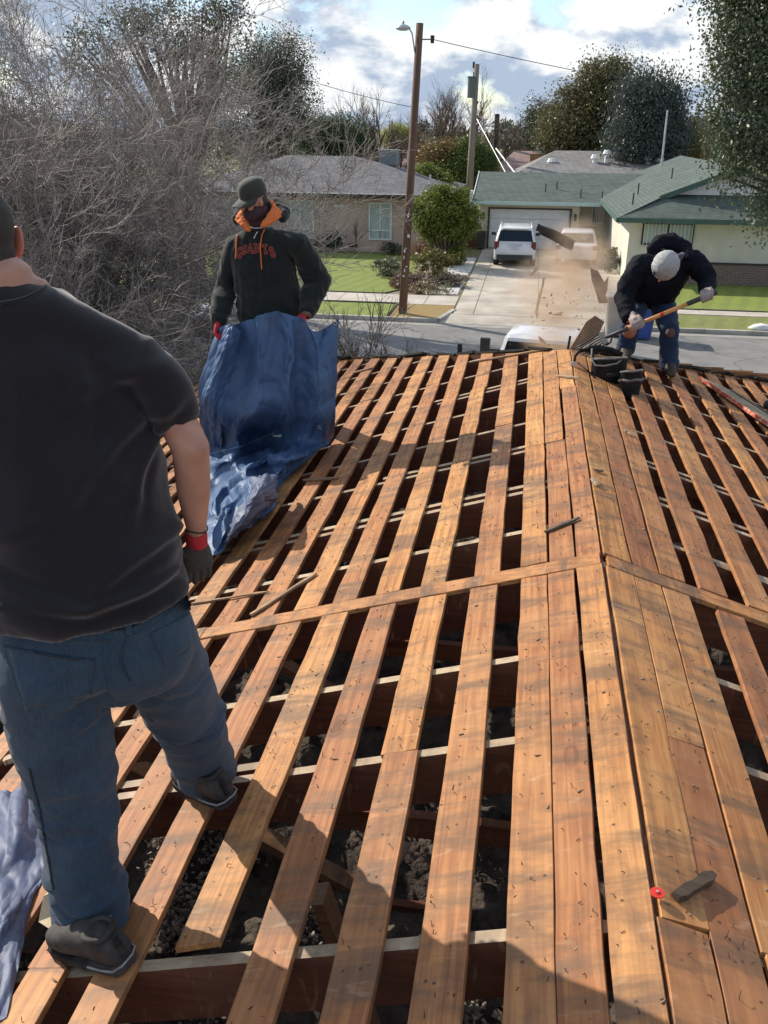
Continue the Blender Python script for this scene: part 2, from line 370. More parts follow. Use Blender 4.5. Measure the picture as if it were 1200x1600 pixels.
# nails left standing in the boards
def nails():
    r = random.Random(11); V = []; Fc = []
    for (u0, u1, a, b) in BOARDS:
        if u0 < -3.4 or u1 > 3.2: continue
        y = max(a, .6)+.04
        while y < min(b, 9.2):
            atr = min(abs(y-q) for q in RAFY) < .06
            for _ in range(3 if atr else 1 if r.random() < .6 else 2):
                u = r.uniform(u0+.012, u1-.012); yy = y+r.gauss(0, .035)
                if yy > hip_y(u)-.03 or not(a+.01 < yy < b-.01): continue
                L_ = r.uniform(.009, .019); th = r.uniform(0, 6.28); le = r.uniform(.1, 1.3)
                d0 = np.array((.25*math.cos(th), .25*math.sin(th), 1.0)); th += r.uniform(-.9, .9)
                d1 = np.array((math.cos(th), math.sin(th), .45*r.random()-.05))
                p0 = surf(u, yy, -.001); p1 = p0+unit(d0)*L_*le*.7; p2 = p1+unit(d1)*L_*r.uniform(.15, .8)
                rr = .0013 if yy < 4 else .0017
                bs_ = len(V)
                for p, d in ((p0, d0), (p1, d0+d1), (p2, d1)):
                    d = unit(d); x = unit(np.cross(d, (.3, .9, .1))); z = np.cross(d, x)
                    for k in range(3): V.append(p+rr*(x*math.cos(k*2.1)+z*math.sin(k*2.1)))
                for q in (0, 3):
                    for k in range(3): k2 = (k+1) % 3; Fc.append((bs_+q+k, bs_+q+k2, bs_+q+3+k2)); Fc.append((bs_+q+k, bs_+q+3+k2, bs_+q+3+k))
                Fc.append((bs_+6, bs_+7, bs_+8))
            y += r.choice((.05, .09, .13, .14, .2))
    tag(mk('bent_nails', V, np.array(Fc), NAIL, house), kind='stuff')
    # shallow loose wood crumbs and nail heads
    V = []; Fc = []
    for i in range(520):
        u = r.uniform(-2.4, 2.2); y = r.uniform(.9, 9); 
        if not any(a0 < u < a1 and b0 < y < b1 for a0, a1, b0, b1 in BOARDS): continue
        if y > hip_y(u)-.05: continue
        c = surf(u, y, .002); s = r.uniform(.002, .006)
        b_ = len(V); th = r.uniform(0, 3.14)
        ax = np.array((math.cos(th), math.sin(th), 0))*s*r.uniform(1, 2.4); ay = np.array((-math.sin(th), math.cos(th), 0))*s*.4
        for k in (-1, 1):
            for sx, sy in ((-1, -1), (1, -1), (1, 1), (-1, 1)): V.append(c+ax*sx+ay*sy+np.array((0, 0, .0018*k)))
        Fc += [tuple(b_+q for q in f) for f in ((3, 2, 1, 0), (4, 5, 6, 7), (0, 1, 5, 4), (1, 2, 6, 5), (2, 3, 7, 6), (3, 0, 4, 7))]
    tag(mk('wood_crumbs', V, np.array(Fc), RTOP, house), kind='stuff')
nails()
# torn felt and shingle stubs left along the hips
def hipstrip():
    r = random.Random(5)
    for s in (-1, 1):
        mb = MB(); x = .12
        while x < 4.4:
            w = r.uniform(.08, .3); u = s*(x+w/2)*KS; y = hip_y(u); p = surf(u, y+.015, r.uniform(.0, .012))
            d = unit(surf(s*(x+w)*KS, hip_y((x+w)*s*KS))-surf(s*x*KS, hip_y(x*s*KS)))
            nn = np.array((-.2*s, .2, 1)); side = unit(np.cross(d, nn)); upv = unit(np.cross(side, d))
            tl = r.uniform(-.15, .15)
            mb.obb(p, unit(d+upv*tl)*w*.56, side*r.uniform(.02, .055), unit(upv-d*tl)*r.uniform(.004, .013)); x += w*.9
        mb.build('torn_hip_felt', FELT, house)
    mb = MB()                                             # front hip plane, boards across
    for i in range(15):
        y = RE+.22+i*.3; hw = (y-RE); z = ZR-SL*(y-RE)
        if hw > .35:
            for xa, xb in ((-hw/.95+.12, -.003), (.003, hw/.85-.12)):
                board_v = MB(); board_v.obb(((xa+xb)/2, y, z-.0095*.95), ((xb-xa)/2, 0, 0), (0, .065*.955, -.065*.295), (0, .0028, .0091)); board_v.build('front_roof_board', WDX, house)
hipstrip()
# walls, ceiling and eaves of our house
STUC = M('own_stucco', (.50, .45, .37), (.56, .51, .42), 3, .9, .4, .01)
mb = MB()
for a in ((-4.5, -4.35, -2, 11.6), (3.95, 4.1, -2, 11.6)): mb.box(a[0], a[1], a[2], a[3], 0, 2.34)
mb.box(-4.35, 3.95, 11.45, 11.6, 0, 2.34); mb.box(-4.35, 3.95, -2, -1.85, 0, 2.34)
mb.build('house_wall', STUC, house)
mb = MB(); mb.box(-4.34, 3.94, -1.84, 11.44, 2.08, 2.2); mb.build('ceiling_board', STUC, house)
mb = MB(); v = [(-4.7, -1.63, 2.3), (4.25, -1.63, 2.3), (4.25, -1.63, 2.52), (0, -1.63, 3.82), (-4.7, -1.63, 2.38)]; mb.prism(v, (0, -.03, 0)); mb.build('gable_panel', STUC, house)
for s, e in ((-1, 4.98), (1, 4.43)):
    mb = MB(); p0 = surf(s*e, -1.6, -.09); p1 = surf(s*e, 11.4, -.09); mb.beam(p0, p1, .022, .15); mb.build('fascia_board', WOLD, house)
mb = MB(); mb.beam((-4.7, RE+4.3, 2.44), (4.2, RE+4.3, 2.44), .022, .15); mb.build('fascia_board', WOLD, house)
# ================================================================== STREET, HOUSES, TREES
ASPH = M('worn_asphalt', (.16, .155, .15), (.235, .23, .22), 1.1, .9, .5, .006, detail=10)
def asph_cracks():
    m = ASPH; N = m.node_tree.nodes; L = m.node_tree.links; b = N['Principled BSDF']; src = b.inputs['Base Color'].links[0].from_socket
    co = texco(N, L, (.35, .5, 1)); wn = N.new('ShaderNodeTexNoise'); L.new(co, wn.inputs[0]); wn.inputs['Scale'].default_value = 2.2
    av = N.new('ShaderNodeMix'); av.data_type = 'VECTOR'; av.inputs['Factor'].default_value = .22; L.new(co, av.inputs['A']); L.new(wn.outputs['Color'], av.inputs['B'])
    vo = N.new('ShaderNodeTexVoronoi'); vo.feature = 'DISTANCE_TO_EDGE'; L.new(av.outputs['Result'], vo.inputs['Vector']); vo.inputs['Scale'].default_value = 1.6
    c = mixn(N, L, ramp(N, L, vo.outputs['Distance'], [(.0, .65), (.012, .3), (.02, 0.)]), src, (.07, .068, .065))
    big = noisen(N, L, texco(N, L, (.12, .5, 1)), 1.5, 5); c = mixn(N, L, ramp(N, L, big, [(.4, 0.), (.7, .35)]), c, (.30, .29, .275)); L.new(c, b.inputs['Base Color'])
asph_cracks()
CONC = M('concrete', (.42, .38, .32), (.55, .50, .43), 1.3, .85, .3, .004, detail=9)
CONC2 = M('drive_concrete', (.36, .32, .265), (.56, .51, .43), .8, .85, .3, .004, detail=10)
def drive_stains():
    N = CONC2.node_tree.nodes; L = CONC2.node_tree.links; b = N['Principled BSDF']; src = b.inputs['Base Color'].links[0].from_socket; g = N.new('ShaderNodeNewGeometry')
    n = noisen(N, L, g.outputs['Position'], .55, 8, .72, .5); c = mixn(N, L, ramp(N, L, n, [(.55, 0.), (.72, .55)]), src, (.16, .14, .12)); n = noisen(N, L, g.outputs['Position'], 3.5, 8, .7); c = mixn(N, L, ramp(N, L, n, [(.58, 0.), (.70, .4)]), c, (.20, .17, .14)); L.new(c, b.inputs['Base Color'])
drive_stains()
def grass_mat(name, a, b, dry, mow):
    m, N, L, bs = newmat(name); co = texco(N, L); n = noisen(N, L, co, 18, 6, .7); c = ramp(N, L, n, [(.3, a), (.7, b)])
    big = noisen(N, L, co, 1.1, 5, .6); c = mixn(N, L, ramp(N, L, big, [(.5, 0.), (.75, mow)]), c, dry)
    w = N.new('ShaderNodeTexWave'); L.new(texco(N, L, rot=(0, 0, .25)), w.inputs[0]); w.inputs['Scale'].default_value = .55; w.inputs['Distortion'].default_value = 1.2
    c = mixn(N, L, ramp(N, L, w.outputs['Fac'], [(.3, 0.), (.7, .22)]), c, (b[0]*1.3, b[1]*1.25, b[2])); L.new(c, bs.inputs['Base Color'])
    bs.inputs['Roughness'].default_value = .8; bumpn(N, L, noisen(N, L, co, 60, 3), .8, .03, bs); return m
GRASS = grass_mat('lawn_green', (.11, .155, .022), (.25, .31, .055), (.30, .29, .09), .55)
GRASS2 = grass_mat('verge_grass', (.12, .15, .03), (.24, .27, .07), (.36, .29, .15), .9)
DIRT = M('yard_soil', (.13, .10, .07), (.26, .21, .15), 2.5, .95, .7, .02, detail=9)
DRYG = M('dry_orange_verge', (.30, .17, .05), (.26, .22, .09), 3.5, .95, .6, .02, detail=8)
def sheet(name, poly, z, mat, kind='structure'):
    cx = sum(p[0] for p in poly)/len(poly); cy = sum(p[1] for p in poly)/len(poly)
    o = mk(name, [(p[0], p[1], z) for p in poly], [tuple(range(len(poly)))], mat, loc=(cx, cy, z)); return tag(o, kind=kind)
def rect(x0, x1, y0, y1): return [(x0, y0), (x1, y0), (x1, y1), (x0, y1)]
KY = 28.0; RZ = -.11
sheet('ground', rect(-900, 900, -300, 1500), -.20, DIRT)
sheet('street', rect(-120, 120, 17.7, KY), RZ, ASPH)
sheet('front_yard', rect(-120, 120, -60, 17.55), -.02, DIRT)
FS = M('far_soil', (.12, .13, .05), (.22, .20, .10), 1.5, .95, .4, .02)
for nm, poly, m in (('far_ground', rect(-120, -3.0, KY+.15, 900), FS), ('far_ground', rect(2.45, 120, KY+.15, 900), FS), ('far_ground', rect(-3.0, 2.45, 29.02, 900), FS)):
    sheet(nm, poly, -.004, m)
lawnL = [(-16, 32.35), (-5.5, 32.35), (-5.05, 33.2), (-4.9, 36), (-5.6, 43.4), (-16, 43.4)]
sheet('lawn', lawnL, .006, GRASS)
sheet('lawn', rect(3.6, 16, 31.35, 37.0), .006, GRASS)
sheet('verge_lawn', rect(-16, -4.75, KY+.2, 30.45), .004, GRASS)
sheet('verge_lawn', [(2.55, KY+.2), (16, KY+.2), (16, 30.3), (2.35, 30.3)], .004, GRASS2)
sheet('verge_soil', [(-4.7, KY+.15), (-3.12, KY+.15), (-2.75, 29.7), (-2.75, 30.45), (-4.7, 30.45)], .014, DRYG)
sheet('flower_bed', [(-5.45, 32.35), (-2.75, 32.35), (-2.75, 43.4), (-5.6, 43.4), (-4.9, 36), (-5.05, 33.2)], .005, DIRT)
# edging of the lawn
EDGE = M('dark_edging', (.05, .045, .035), (.09, .08, .06), 8, .95)
for pts in (lawnL[:4], [(3.6, 31.33), (16, 31.33)], [(-16, 30.47), (-4.72, 30.47), (-4.72, KY+.2)], [(-4.0, 33.0), (-3.55, 36.5), (-3.9, 39.5)]):
    mb = MB()
    for a, b in zip(pts, pts[1:]): mb.beam((a[0], a[1], .0), (b[0], b[1], .0), .07, .09)
    tag(mb.build('lawn_edging', EDGE), kind='structure')
# pavement slabs
SID = bpy.data.objects.new('sidewalk', None); COL.objects.link(SID); SID['kind'] = 'structure'; ROOT[SID] = np.zeros(3)
def slab(x0, x1, y0, y1, z=.012, mat=CONC, name='paving_slab', par=SID, g=.012):
    o = mk(name, [], [], mat, par) if 0 else None
    mb = MB(); mb.box(x0+g, x1-g, y0+g, y1-g, z-.08, z); return mb.build(name, mat, par)
x = -16.0
while x < 15.5:
    if not (-2.75 < x+.1 < 2.0): slab(x, min(x+1.52, -2.75 if x < -2.75 else 99), 30.5, 32.3 if x < -2 else 31.3)
    x += 1.52 if not (x < -2.75 < x+1.52) else (2.3-x)
DRV = bpy.data.objects.new('driveway', None); COL.objects.link(DRV); DRV['kind'] = 'structure'; ROOT[DRV] = np.zeros(3)
for i, (a, b) in enumerate(((-2.7, -2.05), (-2.05, 0.05), (.05, 2.3))):
    for c, d in ((29.0, 30.5), (30.5, 32.3), (32.3, 35.4), (35.4, 38.6), (38.6, 42.4), (42.4, 46.5)):
        slab(a, b, c, d, .014, CONC2, 'drive_slab', DRV)
slab(2.3, 3.38, 38, 46.5, .014, CONC2, 'drive_slab', DRV); slab(2.3, 3.5, 32.3, 38, .014, CONC2, 'drive_slab', DRV)
mb = MB(); mb.add([(-3.12, KY-.02, RZ+.012), (2.55, KY-.02, RZ+.012), (2.55, 29.05, .010), (-3.12, 29.05, .010)], [(0, 1, 2, 3)])
tag(mb.build('driveway_apron', CONC2), kind='structure')
# kerb with lowered flares at the driveway
KERB = M('kerb_concrete', (.30, .285, .26), (.46, .43, .38), 2, .9, .3, .004)
mb = MB()
def kerbseg(x0, x1, z0, z1):
    mb.add([(x0, KY, RZ-.1), (x1, KY, RZ-.1), (x1, KY+.02, z1), (x0, KY+.02, z0), (x0, KY+.17, z0), (x1, KY+.17, z1), (x0, KY+.17, -.2), (x1, KY+.17, -.2)], [(0, 1, 2, 3), (3, 2, 5, 4), (4, 5, 7, 6)])
xs = [-60+i*3 for i in range(19)]
for a, b in zip(xs, xs[1:]): kerbseg(a+.01, b-.01, .02, .02)
kerbseg(-6+.01, -3.1, .02, .02); kerbseg(2.5, 5-.01, .02, .02)
for i in range(18): kerbseg(5+i*3+.01, 8+i*3-.01, .02, .02)
tag(mb.build('kerb', KERB), kind='structure')
mb = MB(); mb.beam((-3.1, KY+.09, -.045), (-2.72, 29.7, -.02), .15, .13); tag(mb.build('kerb', KERB), kind='structure')
sheet('gutter', rect(-60, 60, KY-.42, KY-.01), RZ+.006, M('gutter_concrete', (.27, .26, .24), (.36, .34, .31), 2, .9))
mb = MB(); mb.box(-60, 60, 17.56, 17.7, -.3, .0); tag(mb.build('kerb', KERB), kind='structure')
# white stones in the bed
rng = np.random.RandomState(5)
def stones(n, poly_x, poly_y, s, mat, name, label, cat):
    base = np.array([(1, 0, 0), (-1, 0, 0), (0, 1, 0), (0, -1, 0), (0, 0, .6), (0, 0, -.6)], float)
    fc = np.array([(0, 2, 4), (2, 1, 4), (1, 3, 4), (3, 0, 4), (2, 0, 5), (1, 2, 5), (3, 1, 5), (0, 3, 5)])
    c = np.stack([rng.uniform(*poly_x, n), rng.uniform(*poly_y, n), np.full(n, .02)], 1)
    V = c[:, None, :]+base[None]*rng.uniform(s*.5, s, (n, 6, 1)); Fc = (fc[None]+6*np.arange(n)[:, None, None]).reshape(-1, 3)
    return tag(mk(name, V.reshape(-1, 3), Fc, mat), label, cat, kind='stuff')
stones(4200, (-4.1, -2.85), (32.6, 35.3), .07, M('white_stone', (.55, .53, .48), (.75, .73, .68), 3, .9), 'white_gravel', 'white stones in the bed nearest the pavement', 'gravel')
stones(4200, (-3.75, -2.8), (37.3, 42.5), .07, bpy.data.materials['white_stone'], 'white_gravel', 'white stones in the bed beside the far end of the driveway', 'gravel')

# ------------------------------------------------------------------ foliage tools
def tubes_np(B, Rd, n=3):
    """B (k,m,3) points, Rd (k,m) radii"""
    k, m, _ = B.shape; T = np.empty_like(B); T[:, 1:-1] = B[:, 2:]-B[:, :-2]; T[:, 0] = B[:, 1]-B[:, 0]; T[:, -1] = B[:, -1]-B[:, -2]
    T /= np.linalg.norm(T, axis=2, keepdims=True)+1e-9
    h = np.where(np.abs(T[:, :1, 2:3]) > .9, np.array([1., 0, 0]), np.array([0, 0, 1.])); X = np.cross(T, h); X /= np.linalg.norm(X, axis=2, keepdims=True)+1e-9; Yv = np.cross(T, X)
    a = 2*np.pi*np.arange(n)/n
    V = B[:, :, None]+Rd[:, :, None, None]*(X[:, :, None]*np.cos(a)[None, None, :, None]+Yv[:, :, None]*np.sin(a)[None, None, :, None])
    idx = np.arange(k*m*n).reshape(k, m, n); nx = np.roll(idx, -1, 2)
    F = np.stack([idx[:, :-1], nx[:, :-1], nx[:, 1:], idx[:, 1:]], -1).reshape(-1, 4)
    return V.reshape(-1, 3), F
def branches(base, dirs, L0, r0, depth, rg, kids=(4, 7), spread=.75, up=.12, shrink=.62, rs=.55, curl=.18, m=4, kidstart=.25, rmin=.0016):
    """breadth-first branching, returns list per level of (B, R)"""
    out = []; cur = [(vec(base[i]) if np.ndim(base) > 1 else vec(base), unit(d), L0*rg.uniform(.8, 1.15), r0) for i, d in enumerate(dirs)]
    for lev in range(depth):
        Bs = []; Rs = []; nxt = []
        for p, d, Ln, r in cur:
            pts = [p]; dd = d.copy()
            mm_ = m if lev < depth-1 else 3
            for q in range(mm_-1):
                dd = unit(dd+rg.normal(0, curl, 3)+np.array((0, 0, up))); pts.append(pts[-1]+dd*Ln/(mm_-1))
            pts = np.array(pts); re = r*rs; Bs.append(pts); Rs.append(np.linspace(max(r, rmin), max(re, rmin*.8), mm_))
            if lev < depth-1:
                for _ in range(rg.randint(kids[0], kids[1])):
                    t = rg.uniform(kidstart, 1)*(m-1); i = min(int(t), m-2); f = t-i
                    q = pts[i]*(1-f)+pts[i+1]*f; loc = unit(pts[i+1]-pts[i]); o = rg.normal(0, 1, 3); o = unit(o-loc*np.dot(o, loc))
                    sp = spread*rg.uniform(.5, 1.3)
                    nxt.append((q, unit(loc+o*sp), Ln*shrink*rg.uniform(.7, 1.2), (r+(re-r)*t/(m-1))*.62))
        out.append((np.array(Bs), np.array(Rs))); cur = nxt
    return out
BARK = M('bark', (.10, .075, .055), (.20, .155, .12), 9, .95, .8, .02, stretch=(1, 1, .3))
BARKG = M('grey_twig_bark', (.17, .14, .125), (.36, .31, .28), 5, .6, .3, .004, rand=False)
def put_tubes(name, levels, mat, parent, sides=(5, 4, 3, 3, 3, 3)):
    V = []; F = []; off = 0
    for i, (B, Rd) in enumerate(levels):
        if len(B) == 0: continue
        v, f = tubes_np(B, Rd, 3 if i >= 2 else 6)
        V.append(v); F.append(f+off); off += len(v)
    return mk(name, np.concatenate(V), np.concatenate(F), mat, parent, smooth=True)
def leaf_mat(name, a, b, tr=.25, c=None):
    m, N, L, bs = newmat(name); co = texco(N, L); n = noisen(N, L, co, 1.3, 6, .75)
    wn = N.new('ShaderNodeTexWhiteNoise'); g = N.new('ShaderNodeNewGeometry'); L.new(g.outputs['Random Per Island'], wn.inputs['Vector'])
    col = ramp(N, L, n, [(.35, a), (.65, b)]); col = mixn(N, L, ramp(N, L, g.outputs['Random Per Island'], [(0., 0.), (.6, .2), (1., .6)]), col, c or (b[0]*1.3, b[1]*1.2, b[2]*1.15))
    L.new(col, bs.inputs['Base Color']); bs.inputs['Roughness'].default_value = .45; bs.inputs['Specular IOR Level'].default_value = .35
    tl = N.new('ShaderNodeBsdfTranslucent'); L.new(col, tl.inputs['Color']); ms = N.new('ShaderNodeMixShader'); ms.inputs[0].default_value = tr
    L.new(bs.outputs[0], ms.inputs[1]); L.new(tl.outputs[0], ms.inputs[2]); L.new(ms.outputs[0], N['Material Output'].inputs['Surface']); return m
def leaves_np(blobs, n, size, rg, clump=.35, cn=55, droop=0, asp=.45):
    vol = np.array([b[3]*b[4]*b[5] for b in blobs])**(2/3); pr = vol/vol.sum()
    nc = max(6, n//cn); bi = rg.choice(len(blobs), nc, p=pr); bl = np.array(blobs)[bi]
    d = rg.normal(0, 1, (nc, 3)); d /= np.linalg.norm(d, axis=1, keepdims=True)
    rad = rg.uniform(.25, 1.0, (nc, 1))**.45
    c = bl[:, :3]+d*bl[:, 3:6]*rad; cs = clump*rg.uniform(.5, 1.5, (nc, 1))
    ci = rg.randint(0, nc, n); p = c[ci]+np.clip(rg.normal(0, .8, (n, 3)), -1.5, 1.5)*cs[ci]*np.array((1, 1, .75 if not droop else 1.3))
    nrm = unit3(rg.normal(0, 1, (n, 3))+np.array((0, 0, .5))+.6*d[ci]); t = unit3(np.cross(nrm, rg.normal(0, 1, (n, 3))));
    if droop: t = unit3(t*.5+np.array((0, 0, -1.))*droop)
    s = np.cross(nrm, t); s = unit3(s); L_ = size*rg.uniform(.6, 1.3, (n, 1))
    V = np.stack([p-t*L_*.5, p+s*L_*asp*.5+nrm*L_*.06, p+t*L_*.5, p-s*L_*asp*.5+nrm*L_*.06], 1).reshape(-1, 3)
    F = np.arange(4*n).reshape(n, 4); return V, F
def unit3(a): return a/(np.linalg.norm(a, axis=1, keepdims=True)+1e-9)
def tree(name, label, base, blobs, n, size, mat, rt=.15, seed=1, group=None, cat='tree', clump=.35, stems=1, droop=0, barkm=None, asp=.45):
    rg = np.random.RandomState(seed); t = thing(name, label, cat, tuple(base), group); base = vec(base)
    B = []; Rd = []
    for b in blobs:
        c = vec(b[:3]); zc = max(base[2]+.2, c[2]-b[5]*.6)
        fork = base+np.array((0, 0, (zc-base[2])*.55)) if stems == 1 else base+rg.normal(0, .1, 3)*np.array((1, 1, 0))
        for _ in range(6):
            e = c+rg.normal(0, .42, 3)*vec(b[3:6]); mid = fork*.45+e*.55+rg.normal(0, .08, 3)*np.linalg.norm(e-fork)*.5
            B.append([fork, fork*.6+mid*.4, mid, e]); Rd.append([rt*.5, rt*.36, rt*.22, rt*.05])
    if stems == 1:
        top = base+np.array((0, 0, (max(base[2]+.2, np.mean([b[2]-b[5]*.6 for b in blobs]))-base[2])*.62+.1)); B.append([base-np.array((0, 0, .1)), base*.6+top*.4, base*.3+top*.7, top]); Rd.append([rt*1.2, rt, rt*.85, rt*.6])
    v, f = tubes_np(np.array(B), np.array(Rd), 6); mk('trunk', v, f, barkm or BARK, t, smooth=True)
    v, f = leaves_np(blobs, n, size, rg, clump, droop=droop, asp=asp); mk('crown', v, f, mat, t); return t
def E(px, py, Y, rx, rz, ry=None):
    c = P(px, py, Y); d = (c-CAM).dot(FW); k = d/F_PX; return (c.x, c.y, c.z, rx*k, (ry or (rx+rz)/2)*k, rz*k)
def bare_tree(name, label, base, n0, L0, r0, depth, seed, mat=BARK, lean=(0, 0, 0), wid=.5, group=None, cat='tree', **k):
    rg = np.random.RandomState(seed); t = thing(name, label, cat, tuple(base), group)
    dirs = [unit(np.array((rg.normal(0, wid), rg.normal(0, wid), 1.))+vec(lean)) for _ in range(n0)]
    lv = branches(vec(base), dirs, L0, r0, depth, rg, **k)
    put_tubes('trunk', lv[:1], mat, t); put_tubes('crown', [([], []), ([], [])]+lv[1:], mat, t); return t
# ------------------------------------------------------------------ big bare shrub at the left
TW = M('bare_twigs', (.19, .165, .15), (.43, .385, .35), 2.5, .8, .3, .003, lo=.40, hi=.66)
for i, (bx, by, n0, L0, seed, ln) in enumerate(((-7.2, 11.0, 14, 2.9, 3, (.0, -.05, .2)), (-8.7, 12.8, 15, 4.1, 4, (0, 0, .3)), (-8.6, 14.6, 15, 4.1, 8, (.0, 0, .3)), (-10.8, 15.8, 14, 4.9, 6, (0, 0, .3)))):
    lab = ('bare grey shrub with many thin stems, nearest the roof on the left', 'tall bare grey shrub directly behind the man in black T-shirt', 'bare grey shrub reaching toward the man in the cap', 'tallest bare grey tree at the far left edge')[i]
    bare_tree('bare_shrub', lab, (bx, by, 0), n0, L0, .055, 6, seed, TW, ln, .45, 'bare shrubs beside the roof', 'shrub', kids=(3, 7), spread=.80, up=.06, shrink=.60, rs=.5, curl=.24, kidstart=.25, rmin=.0040)
bare_tree('bare_bush', 'small leafless bush at the kerb, seen between blue tarp and truck', (-3.45, 15.6, 0), 16, 1.35, .02, 4, 12, M('dark_twigs', (.10, .075, .06), (.2, .16, .13), 5, .8), (0, 0, 0), .5, None, 'bush', kids=(4, 7), spread=.6, up=.12, shrink=.62, curl=.14, rmin=.0055)
# ------------------------------------------------------------------ far houses
def shingle(name, a, b, sc=1.0):
    m, N, L, bs = newmat(name); t = N.new('ShaderNodeTexCoord'); s = N.new('ShaderNodeSeparateXYZ'); L.new(t.outputs['Object'], s.inputs[0])
    ad = N.new('ShaderNodeMath'); ad.operation = 'ADD'; L.new(s.outputs[0], ad.inputs[0]); L.new(s.outputs[1], ad.inputs[1])
    cb = N.new('ShaderNodeCombineXYZ'); L.new(ad.outputs[0], cb.inputs[0]); mz = N.new('ShaderNodeMath'); mz.operation = 'MULTIPLY'; mz.inputs[1].default_value = 3.2; L.new(s.outputs[2], mz.inputs[0]); L.new(mz.outputs[0], cb.inputs[1])
    br = N.new('ShaderNodeTexBrick'); L.new(cb.outputs[0], br.inputs['Vector']); br.inputs['Scale'].default_value = 1.0*sc; br.inputs['Brick Width'].default_value = .42; br.inputs['Row Height'].default_value = .2
    br.inputs['Mortar Size'].default_value = .018; br.inputs['Color1'].default_value = c4(a); br.inputs['Color2'].default_value = c4(b); br.inputs['Mortar'].default_value = c4((a[0]*.45, a[1]*.45, a[2]*.45))
    n = noisen(N, L, t.outputs['Object'], 1.2, 7, .7); c = mixn(N, L, ramp(N, L, n, [(.35, 0.), (.7, .5)]), br.outputs['Color'], (b[0]*1.25, b[1]*1.25, b[2]*1.25))
    L.new(c, bs.inputs['Base Color']); bs.inputs['Roughness'].default_value = .9; bumpn(N, L, br.outputs['Fac'], -.5, .02, bs); return m
GREY = shingle('grey_shingles', (.105, .105, .115), (.17, .17, .185)); GREEN = shingle('green_shingles', (.060, .082, .072), (.098, .128, .112)); PINK = shingle('pink_brown_shingles', (.27, .18, .16), (.34, .24, .21)); GREY2 = shingle('weathered_grey_shingles', (.16, .155, .15), (.25, .245, .24))
STP = M('pink_brown_stucco', (.50, .36, .30), (.56, .42, .35), 2, .9, .4, .01); STC = M('cream_stucco', (.62, .56, .40), (.70, .64, .47), 1.5, .9, .4, .01)
STC2 = M('pale_cream_stucco', (.58, .56, .47), (.66, .64, .54), 1.5, .9, .4, .01)
WHITE = M('white_paint', (.72, .72, .70), (.80, .80, .78), 3, .5); DARK = M('dark_trim', (.03, .028, .026)); GTRIM = M('green_trim', (.05, .10, .08), (.07, .13, .10), 3, .6); LTRIM = M('pale_green_trim', (.42, .55, .50), (.5, .62, .57), 3, .6)
GLS, _N, _L, _b = newmat('window_glass'); _b.inputs['Base Color'].default_value = (.05, .07, .07, 1); _b.inputs['Roughness'].default_value = .06; _b.inputs['Specular IOR Level'].default_value = .8
CURT = M('curtain', (.30, .36, .35), (.48, .55, .53), 14, .7, stretch=(1, 1, .05)); METAL = M('galvanised_metal', (.45, .45, .46), (.6, .6, .6), 4, .4, metal=.6)
BRICKW, N_, L_, b_ = newmat('brick_base')
_t = N_.new('ShaderNodeTexCoord'); _s = N_.new('ShaderNodeSeparateXYZ'); L_.new(_t.outputs['Object'], _s.inputs[0]); _a = N_.new('ShaderNodeMath'); L_.new(_s.outputs[0], _a.inputs[0]); L_.new(_s.outputs[1], _a.inputs[1])
_c = N_.new('ShaderNodeCombineXYZ'); L_.new(_a.outputs[0], _c.inputs[0]); L_.new(_s.outputs[2], _c.inputs[1]); _br = N_.new('ShaderNodeTexBrick'); L_.new(_c.outputs[0], _br.inputs['Vector'])
_br.inputs['Scale'].default_value = 1; _br.inputs['Brick Width'].default_value = .3; _br.inputs['Row Height'].default_value = .085; _br.inputs['Mortar Size'].default_value = .008
_br.inputs['Color1'].default_value = (.20, .13, .10, 1); _br.inputs['Color2'].default_value = (.13, .10, .085, 1); _br.inputs['Mortar'].default_value = (.28, .25, .22, 1); L_.new(_br.outputs['Color'], b_.inputs['Base Color']); b_.inputs['Roughness'].default_value = .9; bumpn(N_, L_, _br.outputs['Fac'], -.8, .02, b_)
RBRICK = M('red_brick', (.30, .10, .06), (.42, .17, .10), 12, .9)
def window(par, x0, x1, z0, z1, y, nx=2, mid=None, cur=(0, 1), frame=WHITE, bars=0, rail=None):
    f = MB(); w = .06
    for a, b, c, d in ((x0, x1, z0, z0+w), (x0, x1, z1-w, z1), (x0, x0+w, z0+w, z1-w), (x1-w, x1, z0+w, z1-w)): f.box(a, b, y-.05, y+.02, c, d)
    for i in range(1, nx): xx = x0+(x1-x0)*i/nx; f.box(xx-.025, xx+.025, y-.045, y+.02, (rail+.025 if rail else z0+w), z1-w)
    if rail: f.box(x0+w, x1-w, y-.045, y+.02, rail-.025, rail+.025)
    o = f.build('window', frame, par)
    for i in range(nx):
        a = x0+(x1-x0)*i/nx+.03; b = x0+(x1-x0)*(i+1)/nx-.03; g = MB(); g.box(a, b, y-.012, y-.004, z0+w, z1-w); g.build('pane', GLS if i not in cur else CURT, o)
    if bars:
        bb = MB()
        for i in range(bars): xx = x0+(x1-x0)*(i+.5)/bars; bb.tube([(xx, y-.09, z0), (xx, y-.09, z1)], .010, 4)
        bb.build('window_bars', WHITE, o)
    return o
def hiproof(mb, x0, x1, y0, y1, ze, rise, rx0, rx1, ry, th=.12):
    A = [(x0, y0, ze), (x1, y0, ze), (x1, y1, ze), (x0, y1, ze)]; Rr = [(rx0, ry, ze+rise), (rx1, ry, ze+rise)]
    mb.add(A+Rr+[(p[0], p[1], p[2]-th) for p in A], [(0, 1, 5, 4), (1, 2, 5), (2, 3, 4, 5), (3, 0, 4), (6, 7, 1, 0), (7, 8, 2, 1), (8, 9, 3, 2), (9, 6, 0, 3), (9, 8, 7, 6)])
